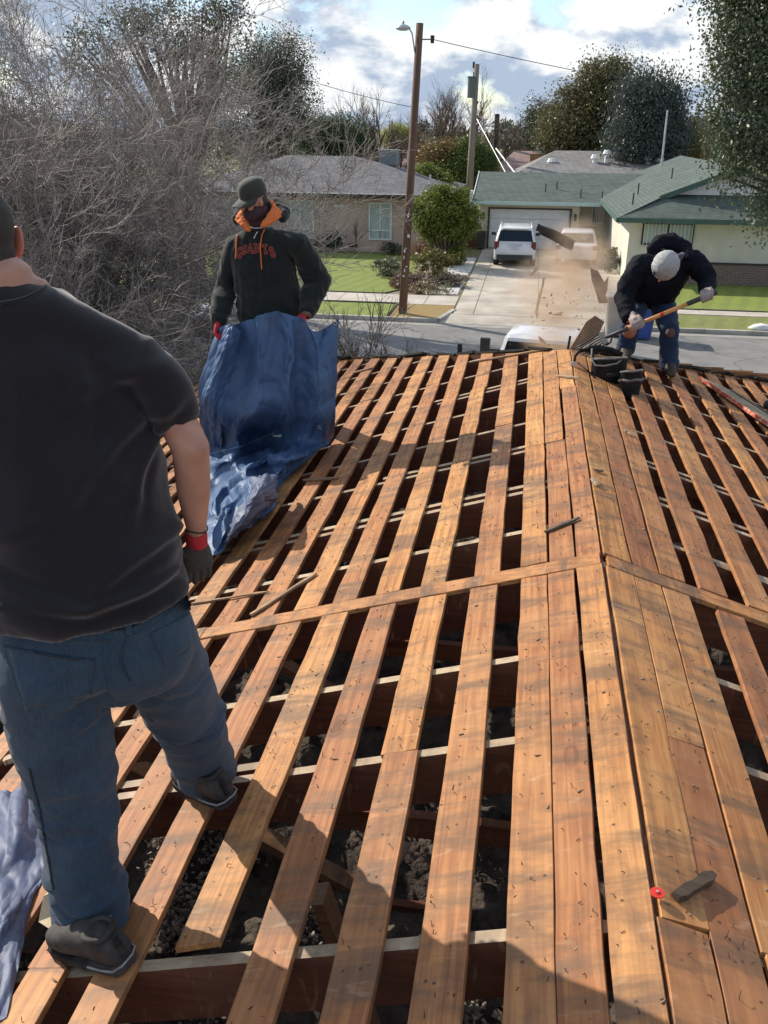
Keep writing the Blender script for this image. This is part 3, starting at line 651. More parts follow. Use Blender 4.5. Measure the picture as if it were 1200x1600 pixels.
# left house
h = thing('brown_house', 'pinkish brown stucco house with grey hip roof across the street', 'house', (-10.5, 48, 0))
mb = MB(); mb.box(-17, -4.75, 43.95, 53, -.1, 2.5); mb.build('wall', STP, h)
mb = MB(); hiproof(mb, -17.8, -4.15, 43.35, 53.6, 2.62, 1.55, -13.2, -9.6, 48.4); mb.build('roof', GREY, h)
mb = MB(); mb.box(-17.83, -4.12, 43.30, 43.345, 2.47, 2.66); mb.build('gutter', M('brown_gutter', (.055, .03, .025)), h)
mb = MB(); mb.box(-17.83, -4.12, 43.31, 43.40, 2.661, 2.69); mb.build('drip_edge', WHITE, h)
window(h, -8.08, -6.97, .56, 2.27, 43.93, 2, cur=(0, 1), rail=1.0); window(h, -12.1, -10.78, .56, 2.3, 43.93, 2, cur=(0, 1), rail=1.0); window(h, -15.8, -14.4, .9, 2.3, 43.93, 2, cur=(0, 1))
for xx in (-9.05, -10.25, -5.4): mb = MB(); mb.box(xx, xx+.4, 43.9, 43.94, .16, .36); mb.build('crawlspace_vent', DARK, h)
mb = MB(); mb.box(-9.75, -9.3, 43.9, 43.93, 2.02, 2.15); pl = mb.build('number_plate', WHITE, h)
mb = MB(); mb.box(-8.55, -7.6, 49.6, 50.6, 3.75, 4.42); mb.box(-8.6, -7.55, 49.56, 50.64, 4.42, 4.47)
for i in range(5): mb.box(-8.5, -7.65, 49.57, 49.60, 3.88+i*.10, 3.93+i*.10)
mb.build('rooftop_cooler', M('cooler_grey', (.16, .19, .20), (.24, .27, .28), 4, .5), h)
mb = MB()
for xx, yy, zz2 in ((-9.8, 46.9, 3.55), (-6.4, 46.2, 3.35), (-5.4, 46, 3.1), (-7.0, 49.5, 4.1)): mb.tube([(xx, yy, zz2-.3), (xx, yy, zz2+.35)], .04, 6)
mb.build('vent_pipe', METAL, h)
# garage house with the front wing
h = thing('cream_house', 'cream house with green shingle roof, garage and front wing across the street', 'house', (4, 47, 0))
mb = MB(); mb.box(-3.0, -2.52, 46.6, 52, -.1, 2.2); mb.box(1.52, 1.9, 46.6, 52, -.1, 2.2); mb.box(-2.52, 1.52, 46.6, 46.8, 1.92, 2.2); mb.box(-2.52, 1.52, 47.6, 52, -.1, 2.2); mb.build('wall', STC, h)
mb = MB(); mb.box(1.9, 3.4, 47.7, 52, -.1, 2.3); mb.build('recessed_wall', STC, h)
mb = MB(); mb.box(3.4, 12.4, 37.05, 52, .8, 2.45); mb.box(3.4, 3.9, 37.05, 52, -.1, .8); mb.build('wing_wall', STC2, h)
mb = MB(); mb.box(3.88, 12.42, 36.93, 37.06, -.1, .78); mb.build('brick_wainscot', BRICKW, h); mb = MB(); mb.box(3.86, 12.44, 36.90, 37.06, .78, .84); mb.build('brick_cap', DARK, h)
mb = MB(); mb.box(3.36, 3.9, 36.93, 37.06, -.1, .45); mb.build('red_brick_pier', RBRICK, h)
# roof of garage part: gable, ridge along the street
mb = MB(); A = [(-3.3, 46.05, 2.28), (9, 46.05, 2.28), (9, 51, 3.42), (-3.3, 51, 3.42), (-3.3, 56, 2.28), (9, 56, 2.28), (9, 51, 3.42)]
th = (0, 0, -.1); mb.add(A+[(p[0], p[1], p[2]-.1) for p in A], [(0, 1, 2, 3), (3, 2, 6, 5, 4), (7, 8, 1, 0), (10, 3, 4, 11), (7, 0, 3, 10), (7, 10, 9, 8)]); mb.build('garage_roof', GREEN, h)
mb = MB(); mb.box(-3.32, 2.85, 46.0, 46.045, 2.13, 2.29); mb.build('garage_fascia', LTRIM, h)
mb = MB(); mb.beam((-3.33, 46.0, 2.23), (-3.33, 51, 3.37), .04, .16); mb.build('rake_board', WHITE, h)
mb = MB(); mb.box(-3.45, -3.3, 46.0, 46.4, 1.9, 2.75); mb.build('downpipe_head', WHITE, h)
# wing roof: dutch gable with ridge toward the street
ZE = 2.46; sl = .40; xe0, xe1, yf = 2.85, 11.9, 36.45; xr = (xe0+xe1)/2; zr = ZE+sl*(xr-xe0); yd = 1.9
mb = MB(); z1 = ZE+sl*yd
V = [(xe0, yf, ZE), (xe1, yf, ZE), (xe1-yd, yf+yd, z1), (xe0+yd, yf+yd, z1), (xr, yf+yd-.35, zr), (xr, 54, zr), (xe0, 54, ZE), (xe1, 54, ZE), (xe0+yd, yf+yd-.35, z1+.0), (xe1-yd, yf+yd-.35, z1)]
mb.add(V, [(0, 1, 2, 3), (0, 8, 4, 5, 6), (1, 7, 5, 4, 9)]); b0 = [(q[0], q[1], q[2]-.14) for q in V]
mb.add([V[0], V[1], b0[1], b0[0], V[6], b0[6], V[8], b0[8], V[4], b0[4], V[9], b0[9]], [(0, 1, 2, 3), (4, 0, 3, 5)]); mb.build('wing_roof', GREEN, h)
mb = MB(); mb.box(xe0-.02, xe1, yf-.05, yf-.004, ZE-.17, ZE+.015); mb.beam((xe0-.03, yf-.05, ZE-.08), (xe0-.03, 46, ZE-.08), .05, .17); mb.build('eave_fascia', GTRIM, h)
mb = MB(); mb.box(xe0+.03, xe0+.1, yf, 46, ZE-.22, ZE-.02); mb.build('white_soffit_edge', WHITE, h)
mb = MB()
for s, xa in ((1, xe0+yd-.25), (-1, xe1-yd+.25)): mb.beam((xa, yf+yd-.38, z1-.14), (xr, yf+yd-.38, zr-.07), .05, .2)
mb.build('rake_board', GTRIM, h)
mb = MB(); mb.prism([(xe0+yd, yf+yd-.05, z1), (xe1-yd, yf+yd-.05, z1), (xr, yf+yd-.05, zr-.1)], (0, .1, 0)); mb.build('gable_panel', WHITE, h)
mb = MB(); mb.box(xe0+.05, 12.4, yf+.02, 37.05, ZE-.15, ZE-.10); mb.build('soffit', STC2, h)
# garage door in four sections
gd = MB()
gd.box(-2.54, -2.46, 46.56, 46.62, -.0, 1.96); gd.box(1.46, 1.54, 46.56, 46.62, 0, 1.96); gd.box(-2.46, 1.46, 46.56, 46.62, 1.89, 1.96); gdo = gd.build('garage_door', M('door_frame_brown', (.07, .05, .04)), h)
for i in range(4):
    g = MB(); g.box(-2.45, 1.45, 46.70, 46.74, .02+i*.468, .02+(i+1)*.468-.012)
    for j in range(8): g.box(-2.38+j*.484, -2.38+j*.484+.41, 46.69, 46.702, .08+i*.468, .42+i*.468)
    g.build('door_panel', WHITE, gdo)
for xx in (-2.75, 1.72):
    mb = MB(); mb.box(xx-.05, xx+.05, 46.45, 46.6, 1.62, 1.72); mb.tube([(xx, 46.42, 1.40), (xx, 46.42, 1.62)], .06, 8); mb.tube([(xx, 46.42, 1.62), (xx, 46.42, 1.70)], [.07, .02], 8); mb.build('wall_lamp', DARK, h)
window(h, 3.87, 5.8, 1.44, 2.27, 37.0, 2, cur=(0, 1), frame=DARK, bars=14)
window(h, 2.55, 3.2, 1.2, 2.1, 47.66, 1, cur=(), frame=WHITE, bars=6)
mb = MB(); mb.box(2.2, 2.9, 47.62, 47.7, 0, 1.05); mb.build('low_door', M('brown_door', (.2, .14, .1), (.26, .19, .14), 4), h)
mb = MB(); mb.tube([(-2.95, 46.5, 0), (-2.95, 46.5, 2.1)], .04, 6); mb.build('downpipe', WHITE, h)
mb = MB()
for a in ((0.2, 47.7), (0.75, 48.1), (1.9, 46.9), (2.9, 46.6)): z = 2.28+(a[1]-46.05)*.23; mb.tube([(a[0], a[1], z-.1), (a[0], a[1], z+.38)], .03, 6)
for a in ((3.6, 39.0), (4.1, 42.2), (5.6, 43.4)): z = ZE+sl*(a[0]-xe0); mb.tube([(a[0], a[1], z-.1), (a[0], a[1], z+.45)], .03, 6)
mb.build('vent_pipe', DARK, h)
ca, cb_ = P(1077, 268, 50.2), P(1103, 252, 50.2); mb = MB(); mb.box(ca.x, cb_.x, 50.2, 51, ca.z-.6, cb_.z); mb.build('chimney', RBRICK, h); mb = MB(); mb.box(cb_.x+.1, cb_.x+1.6, 50.5, 50.9, cb_.z-.3, cb_.z-.2); mb.tube([(cb_.x+.5, 50.7, cb_.z-.3), (cb_.x+.5, 50.7, cb_.z+.1)], .1, 8); mb.build('antenna_bracket', METAL, h)
# roofs beyond
def farhouse(name, label, px0, px1, pye, pyr, Y, dep, roof, wall, extras=None):
    a = P(px0, pye, Y); b = P(px1, pye, Y); r = P((px0+px1)/2, pyr, Y+dep/2); t = thing(name, label, 'house', ((a.x+b.x)/2, Y+dep/2, 0))
    mb = MB(); mb.box(a.x+.5, b.x-.5, Y+.5, Y+dep-.5, -.1, a.z-.1); mb.build('wall', wall, t)
    mb = MB(); w = b.x-a.x; hiproof(mb, a.x, b.x, Y, Y+dep, a.z, max(.5, r.z-a.z), a.x+w*.25, b.x-w*.25, Y+dep/2); mb.build('roof', roof, t); return t
t = farhouse('grey_roofed_house', 'weathered grey roof with vents and a cooler behind the green roof', 800, 1075, 275, 236, 58, 11, GREY2, STC2)
p = P(976, 262, 62); mb = MB(); mb.box(p.x-.75, p.x+.75, 61.6, 62.8, p.z-.2, p.z+1.25); mb.box(p.x-.3, p.x+.3, 61.9, 62.4, p.z-.9, p.z-.2)
for i in range(9): mb.box(p.x-.62, p.x+.62, 61.57, 61.60, p.z-.05+i*.13, p.z+.03+i*.13)
mb.build('rooftop_cooler', M('pale_cooler', (.30, .31, .33), (.42, .43, .45), 4, .5), t)
for q in ((862, 256), (949, 243), (1012, 252), (1031, 256), (930, 250)):
    p = P(q[0], q[1], 61); mb = MB(); mb.tube([(p.x, 61, p.z-.5), (p.x, 61, p.z+.1)], .16, 8); mb.tube([(p.x, 61, p.z+.1), (p.x, 61, p.z+.32)], [.3, .2], 8); mb.build('roof_vent', WHITE, t)
farhouse('pink_roofed_house', 'far house with dusty pink roof and brick chimney behind the driveway house', 765, 905, 272, 236, 74, 10, PINK, STP)
p = P(842, 268, 76); mb = MB(); mb.box(p.x-.75, p.x+.75, 75.5, 76.5, p.z-1, p.z+1.3); mb.build('chimney', RBRICK, bpy.data.objects['pink_roofed_house']); mb = MB(); mb.box(p.x-.35, p.x+.35, 75.8, 76.2, p.z+1.3, p.z+1.8); mb.build('chimney_cap', WHITE, bpy.data.objects['pink_roofed_house'])
farhouse('distant_pink_house', 'distant pale pink house above the cooler on the grey roof', 540, 700, 262, 229, 78, 10, PINK, STP)
farhouse('side_house', 'brown house at the far left seen through bare branches', -330, 175, 318, 262, 41, 11, GREY, STP)
farhouse('right_edge_house', 'house beyond the right edge past the big tree', 1235, 1700, 330, 262, 41, 11, GREY2, STC2)
# ------------------------------------------------------------------ poles and wires
POLE = M('pole_wood', (.10, .055, .035), (.19, .11, .07), 6, .85, .5, .01, stretch=(1, 1, .08)); POLE2 = M('grey_pole_wood', (.20, .16, .13), (.3, .25, .21), 6, .85, stretch=(1, 1, .08))
b = P(629, 488, 28.75); b.z = 0; tp = P(656, 36, 28.75); t = thing('utility_pole', 'brown wooden utility pole with street lamp at the kerb', 'utility pole', tuple(b))
mb = MB(); mb.tube([b-(tp-b)*.02, b*.5+tp*.5, tp], [.14, .122, .105], 12); mb.build('pole', POLE, t, smooth=True)
dv = (tp-b).normalized(); q = tp-dv*.55; mb = MB(); mb.tube([q+Vector((-.1, -.05, -.2)), q+Vector((-.18, -.1, .28)), q+Vector((-.26, -.12, .40)), q+Vector((-.36, -.12, .44))], .022, 6); mb.build('lamp_arm', METAL, t)
hc = q+Vector((-.44, -.12, .44)); mb = MB(); mb.loft([[(hc.x+r_*1.35*math.cos(a), hc.y+r_*math.sin(a), hc.z+z_) for a in [i*math.pi/6 for i in range(12)]] for r_, z_ in ((.08, -.09), (.15, -.055), (.165, -.02), (.11, .04), (.04, .07))]); mb.tube([hc+Vector((0, 0, .08)), hc+Vector((0, 0, .16))], .035, 6); mb.build('lamp_head', METAL, t, smooth=True)
mb = MB(); ins = tp+Vector((.38, -.05, -.42)); mb.tube([tp-dv*.42, ins], .018, 5); mb.tube([ins-Vector((0, 0, .1)), ins+Vector((0, 0, .1))], [.05, .06], 8); mb.build('insulator', DARK, t)
mb = MB()
for i, (z, w) in enumerate(((1.2, .12), (1.35, .06), (1.5, .1), (1.95, .08), (2.05, .05), (2.4, .14), (2.9, .05), (3.0, .1), (3.1, .04), (1.75, .05))): c = b+dv*z; mb.box(c.x-.05+(i % 3)*.04, c.x-.05+(i % 3)*.04+w*.55, c.y-.178, c.y-.165, c.z, c.z+.04+.05*(i % 2))
mb.build('paper_tags', WHITE, t)
Y2 = 62; b = P(737, 310, Y2); b.z = 0; tp = P(745, 100, Y2); b.x = tp.x-.15; t = thing('transformer_pole', 'distant grey pole carrying a transformer can', 'utility pole', tuple(b))
mb = MB(); mb.tube([b, tp], [.24, .17], 8); mb.build('pole', POLE2, t, smooth=True)
k = 62/F_PX; c = P(736.5, 136, Y2-.3); mb = MB(); mb.tube([c-Vector((0, 0, .62)), c+Vector((0, 0, .52))], .24, 10); mb.tube([c+Vector((0, 0, .52)), c+Vector((0, 0, .6))], .28, 10); mb.tube([c+Vector((.1, 0, .6)), c+Vector((.1, 0, .85))], .04, 5); mb.box(c.x, tp.x, c.y-.05, c.y+.05, c.z+.3, c.z+.38); mb.box(c.x, tp.x, c.y-.05, c.y+.05, c.z-.45, c.z-.37); mb.build('transformer', M('transformer_grey', (.13, .15, .14)), t)
mb = MB(); c = P(740, 105, Y2); mb.tube([tp-Vector((0, 0, .3)), c], .05, 5); mb.tube([c-Vector((0, 0, .05)), c+Vector((0, 0, .3))], .07, 6); c = P(740, 158, Y2); mb.tube([c+Vector((.3, 0, -.1)), c], .08, 5); mb.tube([c-Vector((0, 0, .1)), c+Vector((0, 0, .25))], .1, 6); mb.build('insulator', DARK, t)
Y3 = 80; b = P(774, 250, Y3); tp = P(777, 178, Y3); t = thing('thin_pole', 'short dark far pole right of the transformer pole', 'utility pole', (b.x, Y3, 0)); mb = MB(); mb.tube([(b.x, Y3, 0), tp], [.24, .2], 8); mb.build('pole', DARK, t)
tp = P(1043, 172, 52); b = P(1034, 262, 52); t = thing('antenna_mast', 'thin pale antenna mast rising behind the green roof', 'antenna', (b.x, 52, 0)); mb = MB(); mb.tube([(b.x, 52, b.z-2), tp], [.06, .045], 6); mb.build('mast', METAL, t)
def wire(label, pts, r=.012, sag=0, mat=DARK):
    a, b = vec(pts[0]), vec(pts[1]); Ps = [a*(1-u)+b*u-np.array((0, 0, sag*4*u*(1-u))) for u in np.linspace(0, 1, 25)]
    mb = MB(); mb.tube(Ps, r, 4); tag(mb.build('wire', mat), label, 'wire')
wire('overhead wire from the lamp pole to the upper right', (ins, P(1400, 178, 40)), .010, .3)
wire('overhead wire from the bare branches to the lamp pole', (P(100, -40, 34), P(646, 168, 36)), .010, .5)
wire('low cable crossing in front of the dark trees', (P(800, 234, 64), P(1250, 232, 64)), .02, .1)
wire('white guy cable slanting down behind the green roof', (P(775, 232, 60), P(806, 272, 57)), .05, 0, WHITE)
wire('second slanting cable beside the white guy cable', (P(742, 180, 62), P(790, 270, 57)), .022, 0, METAL)
# ------------------------------------------------------------------ trees
LD = leaf_mat('dark_evergreen', (.045, .07, .03), (.09, .13, .05), .25); LM = leaf_mat('magnolia_leaf', (.085, .09, .038), (.165, .165, .07), .3, (.22, .17, .09))
LB = leaf_mat('blue_dark_conifer', (.05, .068, .058), (.095, .118, .098), .25); LG = leaf_mat('bright_green_leaf', (.05, .085, .02), (.15, .20, .04), .3, (.42, .44, .07)); LO = leaf_mat('olive_leaf', (.10, .10, .03), (.20, .18, .06), .25)
LY = leaf_mat('yellow_green_leaf', (.28, .34, .06), (.45, .50, .12), .35); LR = leaf_mat('rusty_leaf', (.14, .09, .04), (.20, .20, .06), .25, (.35, .16, .06)); LE = leaf_mat('eucalyptus_leaf', (.07, .085, .06), (.13, .145, .10), .25); LS = leaf_mat('sage_leaf', (.12, .13, .08), (.24, .25, .17), .2)
LN = leaf_mat('near_evergreen', (.05, .07, .035), (.11, .14, .07), .2, (.17, .20, .12))
def gz(px, py, Y): p = P(px, py, Y); return (p.x, Y, 0)
tree('evergreen_tree', 'large dark glossy evergreen hanging in from the right edge', (11.6, 26.5, 0), [E(1200, 60, 24.5, 85, 90), E(1190, 190, 24, 70, 60), E(1165, 130, 24, 55, 60), E(1215, 280, 24, 38, 60), E(1150, 250, 23.8, 30, 35), E(1270, 120, 25, 90, 150), E(1165, 30, 24.5, 55, 60), E(1200, -60, 25, 110, 90), E(1195, 320, 23.8, 18, 28)], 52000, 0.11, LN, .35, 21, clump=.3, droop=.25)
tree('eucalyptus_tree', 'dark round-topped tree rising behind the bare shrub', gz(430, 330, 60), [E(440, 95, 60, 42, 38), E(430, 150, 60, 60, 50), E(400, 110, 60, 40, 40), E(455, 180, 60, 25, 40), E(380, 190, 60, 60, 60)], 36000, 0.17, LE, .4, 22, clump=.7)
tree('dark_oak', 'dark leafy tree showing through the twigs at the top left', gz(300, 330, 30), [E(345, 15, 30, 34, 26), E(310, 60, 30, 40, 40), E(345, 110, 30, 26, 50), E(260, 50, 30, 40, 50), E(200, 30, 30, 40, 30), E(150, 90, 30, 40, 50)], 10000, .12, LE, .3, 23, clump=.4)
tree('dark_bushy_tree', 'low wide dark tree above the grey roof', gz(520, 262, 72), [E(500, 215, 72, 34, 28), E(535, 212, 72, 35, 28), E(560, 225, 72, 16, 16), E(478, 205, 72, 25, 22)], 20000, 0.2, LD, .4, 24, clump=.6)
tree('magnolia_tree', 'tall brown-green tree with ragged top behind the grey-roofed house', gz(930, 262, 68), [E(938, 120, 68, 32, 30), E(950, 160, 68, 52, 40), E(900, 200, 68, 55, 42), E(945, 210, 68, 60, 45), E(890, 145, 68, 20, 12), E(970, 105, 68, 14, 18), E(860, 225, 68, 18, 22)], 52000, 0.2, LM, .6, 25, clump=.6)
tree('dark_conifer', 'broad blue-black conifer right of the tall brown-green tree', gz(1020, 262, 62), [E(1015, 165, 62, 38, 42), E(1000, 215, 62, 48, 45), E(1045, 170, 62, 20, 30), E(1040, 215, 62, 30, 40), E(990, 150, 62, 22, 22)], 40000, 0.19, LB, .5, 26, clump=.55, droop=.5)
tree('round_dark_tree', 'smaller dark tree left of the tall brown-green tree', gz(850, 262, 84), [E(850, 180, 84, 22, 20), E(845, 215, 84, 26, 30)], 12000, 0.25, LE, .4, 27, clump=.6)
tree('olive_round_tree', 'drooping olive green tree beside the antenna mast', gz(1068, 262, 66), [E(1070, 232, 66, 26, 20), E(1062, 250, 66, 26, 18)], 12000, 0.18, LO, .3, 28, clump=.4, droop=.8)
tree('rusty_tree', 'rust and green tree left of the transformer pole', gz(690, 300, 67), [E(682, 250, 67, 28, 24), E(702, 238, 67, 22, 16), E(668, 275, 67, 18, 18)], 18000, 0.15, LR, .25, 29, clump=.4)
tree('green_tree', 'bright green leafy tree right of the transformer pole', gz(728, 300, 66), [E(742, 250, 66, 28, 22), E(718, 276, 66, 28, 22), E(762, 266, 66, 15, 17), E(735, 228, 66, 12, 12)], 22000, 0.15, LG if 0 else leaf_mat('mid_green_leaf', (.05, .08, .02), (.12, .17, .04), .25), .25, 30, clump=.4)
tree('yellow_willow', 'pale yellow-green tree behind the distant pink house', gz(620, 250, 84), [E(622, 218, 84, 22, 18), E(640, 228, 84, 14, 12)], 9000, 0.2, LY, .25, 31, clump=.5)
tree('yellow_hedge_bush', 'yellow-green bush at the corner of the grey roof', gz(668, 320, 51), [E(665, 272, 51, 20, 12), E(690, 285, 51, 20, 10)], 5000, 0.14, LY if 0 else LG, .1, 32, clump=.25)
tree('fan_shrub_tree', 'rounded green shrub tree with many stems beside the driveway', (-4.0, 40.2, 0), [E(694, 328, 40, 40, 20), E(664, 342, 40, 20, 15), E(726, 334, 40, 18, 16), E(700, 352, 39.8, 30, 17), E(688, 308, 40, 26, 12), E(675, 366, 40, 16, 9), E(722, 362, 40, 14, 11), E(656, 322, 40, 10, 8), E(715, 306, 40, 12, 9), E(740, 348, 40, 8, 10), E(690, 298, 40, 9, 7)], 17000, 0.14, LG, .10, 33, clump=.25, stems=5, cat='tree')
for i, (px, py, Y, rx, rz, m, n, lab) in enumerate(((608, 415, 36.5, 26, 16, LS, 1500, 'sage green shrub left of the utility pole'), (678, 410, 37, 34, 18, LO, 2300, 'wide olive and brown shrub right of the utility pole'), (640, 440, 34, 32, 16, leaf_mat('dead_brown_leaf', (.14, .09, .07), (.24, .17, .12), .2), 2000, 'brown withered shrub behind the utility pole'), (665, 458, 33, 40, 12, leaf_mat('pinkish_dry_leaf', (.20, .15, .10), (.30, .25, .14), .2), 2200, 'low pinkish dry shrub beside the pavement'), (715, 398, 40, 18, 14, LG, 1300, 'bright green bush at the foot of the rounded shrub tree'), (523, 375, 43.2, 12, 11, LE, 900, 'dark shrub under the house number'), (612, 388, 43, 12, 7, LE, 700, 'small dark shrub under the right window'), (700, 440, 34.4, 22, 12, leaf_mat('grey_brush_leaf', (.12, .10, .07), (.22, .2, .14), .1), 1600, 'grey brush heap on the white stones'), (690, 462, 33.2, 8, 12, LS, 500, 'spiky grey plant standing in the white stones'), (745, 455, 0, 0, 0, None, 0, None), (597, 470, 0, 0, 0, None, 0, None), (492, 380, 43.2, 9, 9, LE, 500, 'dark shrub half behind the man in the hoodie'), (700, 375, 41, 24, 12, LD, 1500, 'dark undergrowth beneath the rounded shrub tree'), (655, 388, 40.5, 12, 12, leaf_mat('red_leaf', (.25, .10, .08), (.3, .2, .12), .2), 600, 'small reddish shrub behind the utility pole'))):
    if lab: bl = E(px, py, Y, rx, rz); tree('garden_shrub', lab, (bl[0], Y, 0), [bl], n, .13, m, .03, 50+i, 'shrubs in the flower bed and by the wall', 'shrub', clump=.15, stems=4)
tree('corner_shrub', 'small shrub at the corner of the wing wall', (3.0, 39.6, 0), [(3.0, 39.6, .5, .35, .6, .55)], 900, .13, LE, .03, 71, None, 'shrub', clump=.15, stems=3)
bare_tree('bare_tree', 'tall bare tree left of the lamp pole', gz(600, 262, 80), 5, 4.6, .22, 5, 41, lean=(0, 0, .2), wid=.35, group='bare trees against the sky', kids=(4, 6), spread=.5, up=.12)
bare_tree('bare_tree', 'dark bare tree just left of the lamp pole', gz(622, 262, 70), 3, 3.8, .2, 5, 42, lean=(.1, 0, .2), wid=.3, group='bare trees against the sky', kids=(4, 6), spread=.5, up=.12)
bare_tree('bare_tree', 'wide pale bare tree between the two tall poles', gz(692, 262, 78), 6, 5.0, .2, 5, 43, lean=(0, 0, 0), wid=.45, group='bare trees against the sky', kids=(4, 6), spread=.5, up=.12)
bare_tree('bare_tree', 'faint bare tree behind the transformer pole', gz(742, 262, 84), 4, 4.6, .2, 5, 44, lean=(0, 0, 0), wid=.45, group='bare trees against the sky', kids=(4, 6), spread=.5, up=.12)
bare_tree('young_tree', 'slim bare sapling with reddish twigs between the windows', (-8.6, 43.0, 0), 2, 1.0, .03, 4, 45, lean=(0, 0, 1), wid=.15, kids=(4, 7), spread=.6, shrink=.6)
def pine(name, label, px, pyt, Y, r, seed):
    rg = np.random.RandomState(seed); b = gz(px, 262, Y); t = thing(name, label, 'tree', b, 'far tiered pines'); tp = P(px, pyt, Y); mb = MB(); mb.tube([b, tp], [.3, .05], 6); mb.build('trunk', BARK, t)
    V = []; F = []; H = tp.z; z = H*.35; off = 0
    while z < H-.2:
        w = r*(1-(z/H)**2.2)+.3
        for k in range(9):
            a = rg.uniform(0, 6.28); d = np.array((math.cos(a), math.sin(a), .25)); e = np.array((b[0], b[1], z))+d*w
            v, f = leaves_np([(e[0], e[1], e[2], .4, .4, .3)], 26, .35, rg, .2); V.append(v); F.append(f+off); off += len(v)
            v, f = leaves_np([((b[0]+e[0])/2, (b[1]+e[1])/2, z+.1, .35, .35, .12)], 14, .3, rg, .15); V.append(v); F.append(f+off); off += len(v)
        z += rg.uniform(1.0, 1.5)
    mk('crown', np.concatenate(V), np.concatenate(F), LB, t)
pine('tiered_pine', 'left of two small tiered pines on the skyline', 790, 183, 100, 2.1, 5); pine('tiered_pine', 'right of two small tiered pines on the skyline', 813, 185, 100, 2.2, 6)
def palm(label, px, py, Y, seed):
    rg = np.random.RandomState(seed); b = gz(px, 262, Y); tp = P(px, py, Y); t = thing('palm_tree', label, 'palm', b, 'feathery palms on the skyline'); mb = MB(); mb.tube([b, tp], [.25, .18], 8); mb.build('trunk', BARK, t)
    V = []; F = []; off = 0
    for k in range(22):
        a = rg.uniform(0, 6.28); el = rg.uniform(-.2, 1.2); L_ = rg.uniform(2.0, 3.0); p = vec(tp)
        d = np.array((math.cos(a)*math.cos(el), math.sin(a)*math.cos(el), math.sin(el)))
        for s in range(9):
            q = p+d*L_/9; side = unit(np.cross(d, (0, 0, 1)))*.42*(1-s/11)
            for sg in (1, -1): V += [p, q, q+side*sg-np.array((0, 0, .22))]; F.append((off, off+1, off+2)); off += 3
            d = unit(d-np.array((0, 0, .17))); p = q
    mk('frond', V, np.array(F), LE, t)
palm('left palm of the pair near the right tree', 1085, 200, 70, 1); palm('right palm of the pair near the right tree', 1108, 190, 74, 2)
# far wooded skyline
rg = np.random.RandomState(77); bl = []
for i in range(90):
    xx = -150+i*3.6+rg.uniform(-2, 2); bl.append((xx, 150+rg.uniform(-20, 25), rg.uniform(1.5, 4.5), 4.5, 4, rg.uniform(2, 4.5)))
v, f = leaves_np(bl, 42000, .75, rg, .9); tag(mk('distant_treeline', v, f, LE), kind='stuff')
rg = np.random.RandomState(78); bl = []
for i in range(26): xx = -95+i*3.1; bl.append((xx, 66+rg.uniform(-4, 6), rg.uniform(1.0, 2.2), 3.0, 3, rg.uniform(1.5, 3.2)))
v, f = leaves_np(bl, 26000, .3, rg, .6); tag(mk('distant_treeline', v, f, LE), kind='stuff')
# fence between the houses
FW_ = M('red_brown_fence', (.12, .05, .03), (.2, .09, .055), 5, .85, .3, stretch=(1, 1, .1)); t = thing('wood_fence', 'red-brown board fence between the two houses', 'fence', (-3.9, 46.9, 0))
for i in range(10): mb = MB(); mb.box(-4.7+i*.165, -4.7+i*.165+.15, 46.88+.006*(i % 2), 46.9+.006*(i % 2), 0, 1.75+.02*(i % 3)); mb.build('fence_board', FW_, t)
# ------------------------------------------------------------------ bins
def bin_(label, x, y, z, mat, yaw=0, s=1.0, lid=None):
    t = thing('wheeled_bin', label, 'bin', (x, y, z), 'wheeled bins'); w, d, H = .29*s, .36*s, .98*s
    mb = MB(); mb.loft([[(x+sx*w*k_, y+sy*d*k_, z+zz_) for sx, sy in ((-.86, -1), (.86, -1), (1, -.86), (1, .86), (.86, 1), (-.86, 1), (-1, .86), (-1, -.86))] for zz_, k_ in ((.06, .78), (H*.5, .9), (H, 1.0), (H+.001, 1.06), (H+.05, 1.06))]); mb.build('body', mat, t)
    mb = MB(); mb.loft([[(x+sx*w*k_, y+sy*d*k_, z+zz_) for sx, sy in ((-.86, -1), (.86, -1), (1, -.86), (1, .86), (.86, 1), (-.86, 1), (-1, .86), (-1, -.86))] for zz_, k_ in ((H+.052, 1.1), (H+.08, 1.1), (H+.12, .8))]); mb.tube([(x-w*.9, y+d+.06, z+H), (x+w*.9, y+d+.06, z+H)], .018, 6); mb.build('lid', lid or mat, t)
    for sx in (-1, 1): mb = MB(); mb.disc((x+sx*w*.75, y+d*.75, z+.1), (1, 0, 0), .1, .05, 12); mb.build('wheel', DARK, t)
    t.rotation_euler.z = 0
bin_('tall grey bin standing at the kerb left of the worker', 2.28, 27.3, RZ, M('bin_grey', (.28, .28, .27), (.36, .36, .35), 3, .5), s=1.12)
bin_('blue bin at the kerb behind the bending worker', 3.02, 27.0, RZ, M('bin_blue', (.02, .06, .25), (.03, .08, .32), 3, .45), s=1.12)
bin_('dark bin beside the garage door', -2.78, 46.1, .02, M('bin_dark', (.04, .035, .03), (.07, .06, .05), 3, .6), s=.75)
# kerbside white bag
p = PZ(1190, 510, .1); mb = MB(); mb.loft([[(p.x+r_*math.cos(a), p.y+.2*math.sin(a), z_) for a in [i*math.pi/5 for i in range(10)]] for r_, z_ in ((.35, 0), (.4, .06), (.25, .14), (.05, .16))]); tag(mb.build('white_bag', WHITE, smooth=True), 'white bag lying on the verge at the right edge', 'bag')
